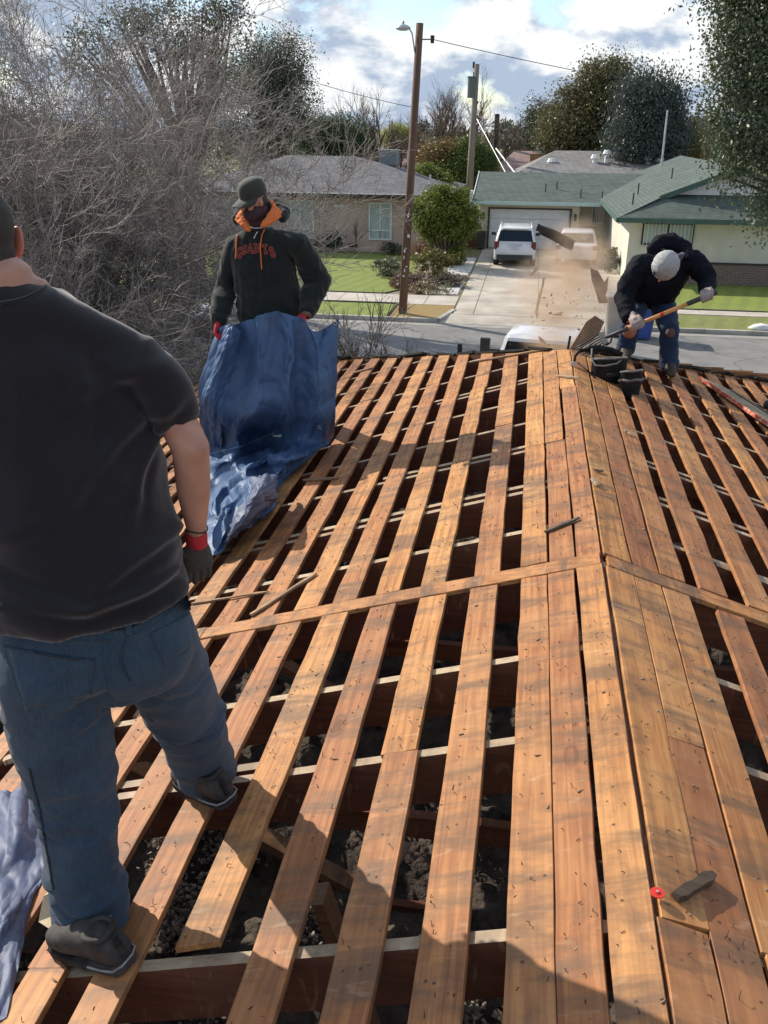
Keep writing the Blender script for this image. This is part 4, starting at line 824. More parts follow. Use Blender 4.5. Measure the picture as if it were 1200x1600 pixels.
# ------------------------------------------------------------------ vehicles
PAINT, _N, _L, _b = newmat('white_car_paint'); _b.inputs['Base Color'].default_value = (.74, .75, .76, 1); _b.inputs['Roughness'].default_value = .25; _b.inputs['Coat Weight'].default_value = .6
PAINT2, _N, _L, _b = newmat('silver_car_paint'); _b.inputs['Base Color'].default_value = (.5, .53, .56, 1); _b.inputs['Roughness'].default_value = .25; _b.inputs['Coat Weight'].default_value = .6
RED = M('tail_lamp_red', (.16, .012, .012), rough=.25); TYRE = M('tyre', (.02, .02, .02), rough=.85); RIM = M('alloy', (.5, .5, .52), rough=.3, metal=.8); PLAS = M('black_plastic', (.03, .03, .032), (.045, .045, .045), 9, .55); CGL, _N, _L, _b = newmat('car_glass'); _b.inputs['Base Color'].default_value = (.012, .016, .018, 1); _b.inputs['Roughness'].default_value = .05; _b.inputs['Specular IOR Level'].default_value = .7
PLATE = M('plate', (.6, .62, .68))
def rring(y, hw, z0, z1, r=.12, n=4):
    pts = []
    for cx, cz, a0 in ((hw-r, z1-r, 0), (-hw+r, z1-r, 90), (-hw+r*.6, z0+r*.6, 180), (hw-r*.6, z0+r*.6, 270)):
        rr = r if a0 < 180 else r*.6
        for i in range(n+1): a = R_(a0+90*i/n); pts.append((cx+rr*math.cos(a), y, cz+rr*math.sin(a)))
    return pts
def vehicle(name, label, loc, yaw, kind, paint=PAINT, cat='car'):
    t = thing(name, label, cat, loc); o = vec(loc); T = lambda pts: [tuple(vec(p)+o) for p in pts]
    S_ = {'suv': dict(Ln=2.15, hw=.90, belt=1.02, top=1.62, ga=(-2.02, 1.15), gb=(-1.72, .35), hood=.98),
          'sedan': dict(Ln=2.25, hw=.88, belt=.92, top=1.40, ga=(-1.55, 1.2), gb=(-1.0, .35), hood=.9),
          'truck': dict(Ln=2.9, hw=.98, belt=1.25, top=1.93, ga=(-.55, 1.55), gb=(-.42, .75), hood=1.22)}[kind]
    Ln, hw, belt, top = S_['Ln'], S_['hw'], S_['belt'], S_['top']
    st = [(-Ln, hw*.86, .42, belt-.22), (-Ln+.05, hw*.95, .34, belt-.1), (-Ln+.2, hw, .28, belt), (-Ln*.4, hw, .24, belt), (Ln*.25, hw, .24, belt), (Ln*.45, hw, .25, S_['hood']), (Ln-.35, hw*.97, .28, S_['hood']-.1), (Ln-.08, hw*.9, .32, S_['hood']-.24), (Ln, hw*.8, .4, S_['hood']-.35)]
    mb = MB(); mb.loft([T(rring(*s)) for s in st]); bo = smooth_angle(mb.build('body', paint, t), 50)
    (a0, a1), (b0, b1) = S_['ga'], S_['gb']; tw = hw*.78; bw = hw*.97; z0 = belt-.03
    def gring(y0, y1, w, z, r): 
        return [(w-r, y0, z), (w, y0+r, z), (w, y1-r, z), (w-r, y1, z), (-w+r, y1, z), (-w, y1-r, z), (-w, y0+r, z), (-w+r, y0, z)]
    mb = MB(); mb.loft([T(gring(a0, a1, bw, z0, .08)), T(gring(b0-.03, b1+.04, tw+.02, top-.07, .08)), T(gring(b0+.02, b1-.04, tw-.03, top-.02, .1)), T(gring(b0+.2, b1-.25, tw-.22, top, .1))]); smooth_angle(mb.build('cabin', paint, t), 35)
    def pane(nm, q, outv):
        mb = MB(); ov = unit(outv)*.008; mb.add(T([vec(p)+ov for p in q])+T([vec(p)-ov for p in q]), [(0, 1, 2, 3), (7, 6, 5, 4), (0, 4, 5, 1), (1, 5, 6, 2), (2, 6, 7, 3), (3, 7, 4, 0)]); mb.build(nm, CGL, t)
    def L3(p, q, f): return vec(p)*(1-f)+vec(q)*f
    zt = top-.07
    for ys0, ys1, sgn, nm in ((a0, b0-.03, -1, 'rear_window'), (a1, b1+.04, 1, 'windscreen')):
        bl, br, tr, tl = (-bw+.1, ys0, z0), (bw-.1, ys0, z0), (tw-.06, ys1, zt), (-tw+.06, ys1, zt)
        q = [L3(bl, tl, .12), L3(br, tr, .12), L3(br, tr, .9), L3(bl, tl, .9)]; pane(nm, q, (0, sgn*(zt-z0), abs(ys0-ys1)))
    for s in (-1, 1):
        nw = 2; 
        for i in range(nw):
            f0, f1 = (.07, .50) if i == 0 else (.54, .93)
            A0, A1 = (s*bw, a0+(a1-a0)*f0, z0), (s*bw, a0+(a1-a0)*f1, z0); B0, B1 = (s*(tw+.02), b0+(b1-b0)*f0, zt), (s*(tw+.02), b0+(b1-b0)*f1, zt)
            q = [L3(A0, B0, .14), L3(A1, B1, .14), L3(A1, B1, .88), L3(A0, B0, .88)]; pane('side_window', q, (s*1.0, 0, .3))
        mb = MB()
        if kind == 'truck':
            mb.obb(vec((s*(hw+.18), .95, belt+.02))+o, (.20, 0, 0), (0, .02, 0), (0, 0, .025)); mb.obb(vec((s*(hw+.42), .93, belt+.10))+o, (.10, 0, 0), (0, .05, 0), (0, 0, .17))
        else: mb.obb(vec((s*(hw+.10), a1-.35, belt+.06))+o, (.10, 0, 0), (0, .05, 0), (0, 0, .07))
        mb.build('wing_mirror', PLAS, t)
        for yy in (-Ln*.62, Ln*.64):
            wr = .34 if kind != 'truck' else .4; mb = MB(); mb.disc(vec((s*(hw-.11), yy, wr))+o, (1, 0, 0), wr, .23, 24); w = mb.build('wheel', TYRE, t, smooth=False); mb = MB(); mb.disc(vec((s*(hw+.006), yy, wr))+o, (1, 0, 0), wr*.6, .02, 12); mb.build('rim', RIM, w)
        zt_ = belt-.12 if kind != 'truck' else belt-.3
        mb = MB(); mb.obb(vec((s*(hw*.88), -Ln+.07, zt_))+o, (.10, 0, 0), (0, .06, 0), (0, 0, .16 if kind != 'sedan' else .09)); mb.build('tail_light', RED, t)
        if kind == 'suv': mb = MB(); mb.tube(T([(s*tw*.95, b0+.1, top-.02), (s*tw*.95, b0+.2, top+.05), (s*tw*.95, b1-.3, top+.05), (s*tw*.95, b1-.2, top-.01)]), .02, 5); mb.build('roof_rail', METAL, t)
    mb = MB(); mb.obb(vec((0, -Ln+.0, .42))+o, (hw*.86, 0, 0), (0, .05, 0), (0, 0, .10)); mb.build('bumper', PLAS if kind != 'sedan' else paint, t)
    mb = MB(); mb.obb(vec((0, -Ln-.012, .80 if kind != 'truck' else .7))+o, (.17, 0, 0), (0, .006, 0), (0, 0, .08)); mb.build('licence_plate', PLATE, t)
    if kind == 'suv':
        mb = MB(); mb.obb(vec((0, b0-.06, top-.05))+o, (tw*.85, 0, 0), (0, .09, 0), (0, 0, .015)); mb.build('spoiler', paint, t)
        mb = MB(); mb.obb(vec((0, -Ln-.015, .93))+o, (.3, 0, 0), (0, .01, 0), (0, 0, .02)); mb.build('tailgate_trim', METAL, t)
    if kind == 'truck':
        mb = MB(); z = belt+.005
        for s in (-1, 1): mb.box(o[0]+s*(hw-.08)-.06, o[0]+s*(hw-.08)+.06, o[1]-Ln+.1, o[1]-.6, o[2]+z-.12, o[2]+z+.04)
        mb.box(o[0]-hw+.1, o[0]+hw-.1, o[1]-Ln+.1, o[1]-Ln+.18, o[2]+.6, o[2]+z+.04); mb.build('bed_rails', paint, t)
    t.rotation_euler.z = yaw; return t
vehicle('parked_suv', 'white estate car parked nearest the garage door, dark rear window to us', (-1.05, 42.2, .014), R_(1), 'suv')
vehicle('parked_sedan', 'white saloon car half hidden by the dust, right of the other white car', (1.75, 43.0, .014), R_(-3), 'sedan')
vehicle('pickup_truck', 'white pickup truck with black towing mirror just beyond the roof ridge', (.08, 17.6, -.02), R_(-8), 'truck', cat='truck')
vehicle('street_car', 'silver car parked in the street behind the bare shrubs', (-8.9, 20.8, RZ), R_(88), 'suv', PAINT2)
# ================================================================== PEOPLE, TARPS, TOOLS, DEBRIS
def roofP(px, py, h=0.0, side=-1):
    v = ray(px, py); s = SL*(1 if side < 0 else -1)       # z = ZR + s*x
    t = (ZR+h+s*CAM.x-CAM.z)/(v.z-s*v.x); return CAM+v*t
def cap(mb, pts, rad, n=16, hint=(0, 0, 1), mi=0):
    pts = [vec(p) for p in pts]; rad = [r if isinstance(r, (tuple, list)) else (r, r) for r in rad]
    d0 = unit(pts[0]-pts[1]); d1 = unit(pts[-1]-pts[-2]); a, b = rad[0], rad[-1]
    P_ = [pts[0]+d0*max(a)*.75, pts[0]+d0*max(a)*.5]+pts+[pts[-1]+d1*max(b)*.5, pts[-1]+d1*max(b)*.75]
    Q = [(a[0]*.35, a[1]*.35), (a[0]*.8, a[1]*.8)]+rad+[(b[0]*.8, b[1]*.8), (b[0]*.35, b[1]*.35)]
    return mb.tube(P_, Q, n, True, mi, hint)
def ell(mb, c, A, B, C, n=14, m=9):
    c, A, B, C = map(vec, (c, A, B, C)); rings = []
    for i in range(1, m):
        t = -math.pi/2+math.pi*i/m; rings.append([c+C*math.sin(t)+(A*math.cos(2*math.pi*j/n)+B*math.sin(2*math.pi*j/n))*math.cos(t) for j in range(n)])
    return mb.loft(rings)
def oval(c, r, f, hw, hd, n=28, sq=2.4):
    c, r, f = vec(c), vec(r), vec(f); out = []
    for j in range(n):
        a = 2*math.pi*j/n; ca, sa = math.cos(a), math.sin(a); k = (abs(ca)**sq+abs(sa)**sq)**(-1/sq); out.append(c+r*hw*ca*k+f*hd*sa*k)
    return out
def fuse(name, mb, mat, parent, voxel=.01, sm=6, fn=None, keep=False):
    me = mesh_np('tmp', np.array(mb.v), mb.f, []); o = bpy.data.objects.new('tmp', me); COL.objects.link(o)
    m = o.modifiers.new('r', 'REMESH'); m.mode = 'VOXEL'; m.voxel_size = voxel
    if sm: s = o.modifiers.new('s', 'SMOOTH'); s.iterations = sm; s.factor = .5
    dg = bpy.context.evaluated_depsgraph_get(); ev = bpy.data.meshes.new_from_object(o.evaluated_get(dg)); bpy.data.objects.remove(o)
    n = len(ev.vertices); V = np.empty(n*3, np.float32); ev.vertices.foreach_get('co', V); V = V.reshape(-1, 3).astype(float)
    if fn is not None:
        Nn = np.empty(n*3, np.float32); ev.vertices.foreach_get('normal', Nn); Nn = Nn.reshape(-1, 3); V = V+Nn*np.array([fn(Vector(p)) for p in V])[:, None]
    off = ROOT[parent]; ev.vertices.foreach_set('co', (V-off).astype(np.float32).ravel()); ev.materials.clear(); ev.materials.append(mat)
    ev.polygons.foreach_set('use_smooth', np.ones(len(ev.polygons), bool)); ev.update(); ev.name = name
    ob = link(name, ev, parent); return ob
def bvh_of(*obs):
    V = []; F = []
    for o in obs:
        b = len(V); off = ROOT[o]; V += [tuple(vec(v.co)+off) for v in o.data.vertices]; F += [[b+i for i in p.vertices] for p in o.data.polygons]
    return BVHTree.FromPolygons(V, F)
def hit(bv, px, py, off=.003):
    d = ray(px, py).normalized(); loc, nrm, i, dist = bv.ray_cast(CAM, d)
    if loc is None: return None
    if nrm.dot(d) > 0: nrm = -nrm
    return loc+nrm*off
def seam(name, bv, pts, r, mat, parent, step=3.0, dash=0, off=.002):
    out = []
    for (x0, y0), (x1, y1) in zip(pts, pts[1:]):
        n = max(1, int(math.hypot(x1-x0, y1-y0)/step))
        for i in range(n): out.append((x0+(x1-x0)*i/n, y0+(y1-y0)*i/n))
    out.append(pts[-1]); H = [hit(bv, x, y, off) for x, y in out]; mb = MB()
    if dash:
        i = 0
        while i+1 < len(H):
            if H[i] and H[i+1] and (H[i]-H[i+1]).length < .05: mb.tube([H[i], H[i]*.35+H[i+1]*.65], r, 4)
            i += 1
    else:
        run_ = []
        for q in H+[None]:
            if q is not None and (not run_ or (q-run_[-1]).length < .06): run_.append(q)
            else:
                if len(run_) > 1: mb.tube(run_, r, 5)
                run_ = [q] if q is not None else []
    if mb.v: return mb.build(name, mat, parent, smooth=True)
def patch(name, bv, corners, mat, parent, n=12, m=12, off=.004, th=.003):
    (a, b, c, d) = corners; V = []; F = []
    for k in (0, 1):
        for j in range(m+1):
            for i in range(n+1):
                u, v = i/n, j/m; x = (a[0]*(1-u)+b[0]*u)*(1-v)+(d[0]*(1-u)+c[0]*u)*v; y = (a[1]*(1-u)+b[1]*u)*(1-v)+(d[1]*(1-u)+c[1]*u)*v
                q = hit(bv, x, y, off if k == 0 else -.004); 
                if q is None: q = Vector(V[-1]) if V else CAM
                V.append(tuple(q))
    w = n+1; K = w*(m+1)
    for j in range(m):
        for i in range(n): F.append((j*w+i, j*w+i+1, (j+1)*w+i+1, (j+1)*w+i)); F.append((K+j*w+i, K+(j+1)*w+i, K+(j+1)*w+i+1, K+j*w+i+1))
    ed = [i for i in range(w)]+[j*w+n for j in range(1, m+1)]+[m*w+i for i in range(n-1, -1, -1)]+[j*w for j in range(m-1, 0, -1)]
    for q, r_ in zip(ed, ed[1:]+ed[:1]): F.append((q, K+q, K+r_, r_))
    return mk(name, V, F, mat, parent, smooth=True)
def nz(p, s, o=0): return noise.noise(Vector((p[0]*s[0]+o, p[1]*s[1]+o*1.7, p[2]*s[2]-o)))
def ridge(p, s, o=0): return 1-2*abs(nz(p, s, o))
def hand(mb, wrist, d, nrm, side, size=.19, curl=.35, thumb=1, grip=False):
    """d along the hand, nrm out of its back, side toward the thumb"""
    w, d, nrm, side = vec(wrist), unit(d), unit(nrm), unit(side); s = size/.19
    mb.loft([oval(w+d*q*s, side, nrm, hw*s, hd*s, 14) for q, hw, hd in ((-.02, .026, .02), (.0, .028, .021), (.03, .038, .017), (.07, .044, .016), (.092, .043, .014), (.098, .036, .010))])
    for i, (o, ln) in enumerate(((.031, .070), (.0105, .079), (-.0105, .073), (-.030, .058))):
        p = w+d*.088*s+side*o*s; pts = [p-d*.02*s, p]; c = 0; r0 = (.0098, .0102, .0098, .0088)[i]*s
        for k, f in enumerate((.45, .30, .25)):
            c += curl*(.8, 1.1, .9)[k]+.05*i*curl; dd = d*math.cos(c)-nrm*math.sin(c); pts.append(pts[-1]+dd*ln*f*s)
        cap(mb, pts, [r0*1.05, r0*1.05, r0, r0*.93, r0*.85], 10, tuple(nrm))
    p = w+d*.022*s+side*.026*s; t1 = unit(d*.62+side*.72-nrm*.25); t2 = unit(d*.85+side*(.32 if not grip else -.2)-nrm*(.4 if not grip else .8))
    cap(mb, [p-t1*.01, p+t1*.038*s, p+t1*.038*s+t2*.028*s, p+t1*.036*s+t2*.052*s], [.014*s, .0125*s, .011*s, .0095*s], 10, tuple(nrm))
SKIN = M('skin', (.40, .20, .14), (.50, .27, .19), 14, .5, .15, .001); SKINR = M('sunburnt_skin', (.50, .16, .11), (.58, .22, .16), 20, .5)
for _m in (SKIN, SKINR): _m.node_tree.nodes['Principled BSDF'].inputs['Subsurface Weight'].default_value = .12; _m.node_tree.nodes['Principled BSDF'].inputs['Subsurface Radius'].default_value = (.02, .008, .004)
HAIR = M('short_dark_hair', (.02, .017, .015), (.05, .04, .035), 300, .6, .9, .003)
TSHIRT = M('black_tshirt_cotton', (.013, .012, .0145), (.018, .0165, .018), 200, .92, .25, .0006, sheen=.35, spec=.2)
def denim(name, a, b, c):
    m, N, L, bs = newmat(name); co = texco(N, L); w = N.new('ShaderNodeTexWave'); L.new(texco(N, L, (1, 1, .35), rot=(.3, 0, .6)), w.inputs[0]); w.inputs['Scale'].default_value = 420; w.inputs['Distortion'].default_value = 2
    col = ramp(N, L, noisen(N, L, co, 7, 6, .65), [(.32, a), (.68, b)]); col = mixn(N, L, ramp(N, L, noisen(N, L, texco(N, L, (1, 1, .12)), 260, 3), [(.4, 0.), (.7, .35)]), col, c)
    L.new(col, bs.inputs['Base Color']); bs.inputs['Roughness'].default_value = .88; bs.inputs['Specular IOR Level'].default_value = .2; bs.inputs['Sheen Weight'].default_value = .15
    bumpn(N, L, w.outputs['Fac'], .25, .0006, bs); return m
DEN = denim('blue_denim', (.022, .042, .070), (.042, .075, .112), (.08, .125, .17)); DEN2 = denim('dark_denim', (.008, .018, .045), (.018, .038, .085), (.04, .07, .12))
THREAD = M('denim_thread', (.09, .10, .10)); DSEAM = M('dark_denim_seam', (.018, .035, .055)); SHOE = M('worn_black_shoe', (.018, .016, .015), (.05, .043, .038), 18, .75, .5, .002); SOLE = M('dusty_sole', (.022, .02, .019), (.11, .10, .09), 9, .9, lo=.45, hi=.7, spec=.2); TANC = M('khaki_lining', (.42, .33, .20), (.55, .45, .30), 8, .9, .3, .003)  # jeans seams in a blue darker than the denim
STRP = M('pale_sole_stripe', (.20, .19, .18), (.33, .32, .30), 30, .8); GLOVE = M('grey_knit_glove', (.05, .047, .043), (.085, .08, .072), 120, .9, .6, .001); CUFF = M('red_knit_cuff', (.42, .02, .03), (.55, .04, .05), 60, .9, .5, .001); GLOVEP = M('pale_knit_glove', (.26, .19, .17), (.38, .33, .31), 9, .9, .4, .001)
# ---------------------------------------------------------------- near man, seen from behind
def near_man():
    ft = roofP(160, 1480); t = thing('person', 'man in plain black T-shirt and blue jeans seen from behind, one glove on', 'person', (ft.x, ft.y, ft.z))
    th = R_(28); r = vec((math.cos(th), math.sin(th), 0)); f = vec((-math.sin(th), math.cos(th), 0))
    pel = P(152, 985, 1.91); nk = P(8, 456, 1.97); lhip = P(88, 1045, 1.83); rhip = P(236, 1015, 2.01); lkn = P(115, 1230, 1.83); lan = P(138, 1408, 1.77); rkn = P(293, 1120, 2.24); ran = P(322, 1200, 2.36)
    rsh = P(226, 556, 2.05); rel = P(298, 700, 2.05); rwr = P(307, 832, 2.08)
    lsh = vec(nk)*2-vec(rsh)+vec((0, 0, -.13)); lsh = vec(rsh)-r*.40; lel = lsh+vec((-.10, .02, -.30)); lwr = lel+vec((.02, .16, -.24)); hd = P(-34, 380, 1.98)
    # body under the clothes
    b = MB()
    sp = lambda q: vec(pel)*(1-q)+vec(nk)*q
    b.loft([oval(sp(q)+f*.02, r, f, hw, hdp) for q, hw, hdp in ((-.08, .17, .12), (.05, .19, .14), (.3, .18, .15), (.6, .19, .14), (.85, .16, .10), (.97, .07, .06))])
    cap(b, [lsh, lel, lwr], [.055, .046, .03]); cap(b, [vec(rsh)-r*.03+vec((0, 0, -.03)), vec(rsh)*.5+vec(rel)*.5, rel, (vec(rel)+vec(rwr))/2, rwr], [.042, .050, .0495, .0445, .026], 18)
    cap(b, [lhip, lkn, lan], [.10, .065, .045]); cap(b, [rhip, rkn, ran], [.10, .065, .045])
    cap(b, [sp(.92), vec(nk)+vec((0, 0, .03)), vec(hd)-vec((0, 0, .05))], [.062, .072, .064], 18); cap(b, [vec(nk)-r*.05-vec((0, 0, .02)), vec(nk)+r*.07-vec((0, 0, .015))], [.055, .05], 14)
    hf = unit(f*.9-r*.45+vec((0, 0, -.1))); hr = unit(np.cross(hf, (0, 0, 1))); hc = vec(hd)
    ell(b, hc+hf*.01+vec((0, 0, .03)), hr*.077, hf*.098, vec((0, 0, .105))); ell(b, hc+hf*.045-vec((0, 0, .05)), hr*.058, hf*.065, vec((0, 0, .07)))
    ell(b, hc+hf*.105-vec((0, 0, .01)), hr*.012, hf*.018, vec((0, 0, .022))); 
    hand(b, lwr, unit(lwr-lel), -r, f, .19, .5)
    fuse('body', b, SKIN, t, .008, 5)
    e = MB(); ec = hc+hr*.080-hf*.005+vec((0, 0, -.005))
    for a in range(1): ell(e, ec+hr*.010, hr*.011+hf*-.009, hf*.023, vec((0, 0, .040))-hf*.008); 
    ell(e, ec+hr*.016-hf*.010+vec((0, 0, .008)), hr*.005, hf*.014, vec((0, 0, .024)))
    fuse('ear', e, SKINR, t, .003, 3)
    h = MB(); ell(h, hc+hf*.002+vec((0, 0, .034)), hr*.082, hf*.100, vec((0, 0, .108)), 24, 16); ell(h, hc-hf*.052-vec((0, 0, .028)), hr*.062, hf*.040, vec((0, 0, .05)), 18, 12)
    fuse('hair', h, HAIR, t, .006, 4, lambda p: .0015*nz(p, (160, 160, 160)))
    # T-shirt
    s = MB()
    rows = [(.115, .252, .204), (.14, .255, .207), (.18, .250, .202), (.22, .246, .196), (.30, .244, .190), (.48, .246, .174), (.66, .246, .152), (.80, .236, .132), (.885, .195, .108), (.94, .145, .100), (.985, .104, .092)]
    s.loft([oval(sp(q)+f*.015+r*(-.004+.030*min(1, max(0, (q-.15)/.4)))+vec((0, 0, 0)), r, f, hw, hdp, 36, 2.5) for q, hw, hdp in rows])
    for sh, el in ((rsh, rel), (lsh, lel)):
        sh, el = vec(sh), vec(el); inn = sp(.86); cap(s, [inn*.55+sh*.45+vec((0, 0, -.035)), sh+vec((0, 0, -.022))-r*.012, sh*.55+el*.45], [.074, .071, .066], 20); cap(s, [sh*.75+el*.25, sh*.42+el*.58], [.066, .064], 20)
    cap(s, [vec(rsh)+vec((0, 0, -.012))-r*.02, vec(rsh)*.55+sp(.93)*.45+vec((0, 0, .012)), sp(.95)+vec((0, 0, .022))], [.057, .062, .064], 16); cap(s, [vec(lsh)+r*.02, vec(lsh)*.55+sp(.93)*.45+vec((0, 0, .012)), sp(.95)+vec((0, 0, .022))], [.062, .068, .070], 16)
    pm = vec(pel); 
    def wr(p):
        q = (vec(p)-pm); z = q[2]; low = max(0, 1-abs(z-.12)/.3); X = float(np.dot(q, r)); dd_ = 0.0
        for x0, z0, ang, am, wd, ln in ((.24, .62, 215, .012, .016, .34), (.24, .58, 240, .012, .014, .30), (.25, .52, 256, .010, .013, .30), (.20, .70, 195, .009, .018, .30), (.24, .30, 205, .011, .015, .30), (.25, .20, 190, .013, .014, .34), (-.24, .25, -25, .011, .015, .32), (.12, .16, 178, .010, .012, .40), (.05, .80, 262, .007, .02, .5), (-.05, .40, 205, .007, .02, .25)):
            ca, sa = math.cos(R_(ang)), math.sin(R_(ang)); al = (X-x0)*ca+(z-z0)*sa; ac = -(X-x0)*sa+(z-z0)*ca+.03*nz(p, (5, 5, 5), ang)
            if -.08 < al < ln: e_ = math.sin(math.pi*(al+.08)/(ln+.08)); dd_ += am*e_*(math.exp(-(ac/wd)**2)-.7*math.exp(-((ac-1.9*wd)/wd)**2))
        return dd_+wr0(p, low)
    def wr0(p, low):
        return .012*nz(p, (4, 4, 8), 3)+.014*ridge((p[0], p[1], p[2]+p[0]*.25), (3, 3, 12), 5)*low+.013*ridge((p[0]+p[2]*.5, p[1], p[2]*.6), (6, 6, 6), 9)
    sh_o = fuse('t_shirt', s, TSHIRT, t, .0085, 14, wr)
    # jeans
    j = MB()
    j.loft([oval(vec(pel)+r*.0+vec((0, 0, z))+f*.012, r, f, hw, hdp, 32, 2.6) for z, hw, hdp in ((-.16, .21, .14), (-.08, .246, .176), (0.0, .248, .180), (.05, .236, .172), (.10, .220, .158), (.16, .20, .14))])
    L1, L2, L3_ = vec(lhip), vec(lkn), vec(lan)
    cap(j, [L1+vec((0, 0, .03))-r*.012, L1*.5+L2*.5-r*.012, L2, L2*.55+L3_*.45, L3_*.8+L2*.2, L3_+vec((0, 0, -.072))], [(.142, .138), (.134, .128), (.112, .108), (.104, .10), (.100, .098), (.104, .105)], 24)
    L1, L2, L3_ = vec(rhip), vec(rkn), vec(ran)
    cap(j, [L1+vec((0, 0, .02)), L1*.5+L2*.5+r*.006, L2, L2*.5+L3_*.5, L3_+vec((0, 0, -.015))], [(.130, .130), (.120, .118), (.106, .104), (.099, .098), (.098, .098)], 24)
    CR = [(vec(lkn), .05, .35, .016, .012), (vec(lkn), -.01, -.3, .012, .010), (vec(lkn), -.07, .15, .010, .012), (vec(lan), .10, .3, .010, .012), (vec(lan), .05, -.35, .013, .011), (vec(lan), .005, .3, .014, .010), (vec(rkn), .03, -.4, .014, .012), (vec(rkn), -.03, .3, .011, .010), (vec(ran), .07, -.4, .014, .011), (vec(ran), .02, .35, .014, .010), (vec(lhip), -.10, .5, .012, .014), (vec(rhip), -.08, -.5, .012, .014), (vec(lkn), .17, .6, .008, .014)]
    def wj(p):
        q = vec(p); d1 = np.linalg.norm(q-vec(lkn)); d2 = np.linalg.norm(q-vec(rkn)); d3 = np.linalg.norm(q-vec(lan)-vec((0, 0, -.02))); d4 = np.linalg.norm(q-vec(ran)); d5 = np.linalg.norm(q-(vec(lhip)+vec(rhip))/2+vec((0, 0, .04)))
        w = max(0, 1-d1/.26)+max(0, 1-d2/.24)+1.1*max(0, 1-d3/.22)+max(0, 1-d4/.18)+.9*max(0, 1-d5/.22)
        cz = 0.0
        for c_, dz, sl_, am, wd in CR:
            q0 = q-c_
            if abs(q0[0]) < .17 and abs(q0[1]) < .2:
                hh = (q0[2]-dz-sl_*q0[0]-.05*nz(p, (5, 5, 5), dz*40))/wd
                if abs(hh) < 4: cz += am*(-math.exp(-hh*hh)+.6*math.exp(-(hh-2.0)**2/1.6))*min(1, max(.15, .6+1.2*nz(p, (5, 5, 3), 21)))
        return cz+.020*ridge((p[0]+p[2]*.25, p[1], p[2]), (6, 6, 17), 2)*w*.6+.007*nz(p, (6, 6, 6), 7)+.006*ridge((p[0], p[1]+p[2]*.6, p[2]), (10, 10, 9), 4)+.010*nz(p, (5, 5, 11), 12)*w
    jo = fuse('jeans', j, DEN, t, .0085, 5, wj)
    bv = bvh_of(jo); bs_ = bvh_of(sh_o)
    for off in (0, 6):                                     # waistband edges and stitching
        seam('stitching', bv, [(-2, 958+off*2.6), (40, 972+off*2.6), (90, 984+off*2.4), (140, 990+off*2.2), (200, 985+off*2), (245, 962+off*2), (285, 925+off*2)], .0011, THREAD, t, 5, 1)
    seam('waist_seam', bv, [(-2, 954), (40, 968), (90, 981), (140, 988), (200, 983), (245, 961), (285, 926)], .0022, DSEAM, t)
    seam('back_yoke_seam', bv, [(200, 990), (192, 1010), (188, 1030), (196, 1050), (203, 1064)], .002, DSEAM, t); seam('stitching', bv, [(206, 1000), (198, 1018), (195, 1036), (202, 1055)], .0011, THREAD, t, 5, 1)
    patch('back_pocket', bv, [(14, 1012), (148, 1032), (140, 1085), (40, 1108)], DEN, t, 16, 12, .004); patch('back_pocket', bv, [(234, 990), (296, 958), (305, 1000), (256, 1038)], DEN, t, 12, 12, .004)
    bp = bvh_of(*[o for o in t.children if o.name.startswith(('jeans', 'back_pocket'))])
    for pts in ([(6, 1012), (60, 1024), (120, 1033), (147, 1030)], [(8, 1018), (22, 1070), (46, 1112), (90, 1120), (118, 1104), (143, 1072), (140, 1036)], [(237, 992), (262, 978), (296, 962)], [(237, 996), (244, 1015), (257, 1035), (285, 1022), (303, 1000), (298, 966)]): seam('stitching', bp, pts, .0012, THREAD, t, 4.5, 1, .001); 
    seam('pocket_edge', bp, [(4, 1008), (60, 1020), (120, 1030), (148, 1029)], .0022, DSEAM, t)
    for x0, y0 in ((200, 968), (293, 930)): patch('belt_loop', bv, [(x0-4, y0-4), (x0+6, y0-6), (x0+5, y0+24), (x0-4, y0+24)], DEN, t, 3, 6, .007)
    patch('leather_patch', bv, [(272, 905), (290, 890), (294, 918), (280, 932)], M('tan_leather', (.42, .15, .08), (.5, .2, .11), 20, .6), t, 5, 5, .006)
    seam('leg_seam', bv, [(46, 1200), (52, 1225), (62, 1262), (68, 1300), (76, 1340), (84, 1390)], .003, DSEAM, t); seam('collar', bs_, [(0, 474), (20, 471), (40, 466), (60, 456), (76, 445)], .0045, TSHIRT, t, 3, 0, .001)
    # arm glove
    g = MB(); dwn = unit(P(313, 925, 2.13)-P(307, 845, 2.085)); w = vec(P(307, 842, 2.085)); nb = unit(vec(CAM)-w); nb = unit(nb+r*.12-dwn*np.dot(nb, dwn)); nb = unit(nb-dwn*np.dot(nb, dwn)); sd_ = unit(np.cross(nb, dwn)); 
    if np.dot(sd_, r) > 0: sd_ = -sd_
    hand(g, w+dwn*.012, dwn, nb, sd_, .185, .13); fuse('glove', g, GLOVE, t, .0036, 3)
    c = MB(); c.tube([w-dwn*.026, w-dwn*.018, w+dwn*.012, w+dwn*.02], [(.028, .027), (.030, .028), (.030, .027), (.029, .025)], 20, True); smooth_angle(c.build('glove_cuff', CUFF, t), 60)
    bl = MB(); a0 = vec(rwr)-unit(vec(rwr)-vec(rel))*.012; bl.tube([a0+.030*(r*math.cos(a)+f*math.sin(a))+vec((0, 0, .004*math.sin(2*a))) for a in [k*math.pi/8 for k in range(17)]], .0022, 5, False); bl.build('bracelet', HAIR, t, smooth=True)
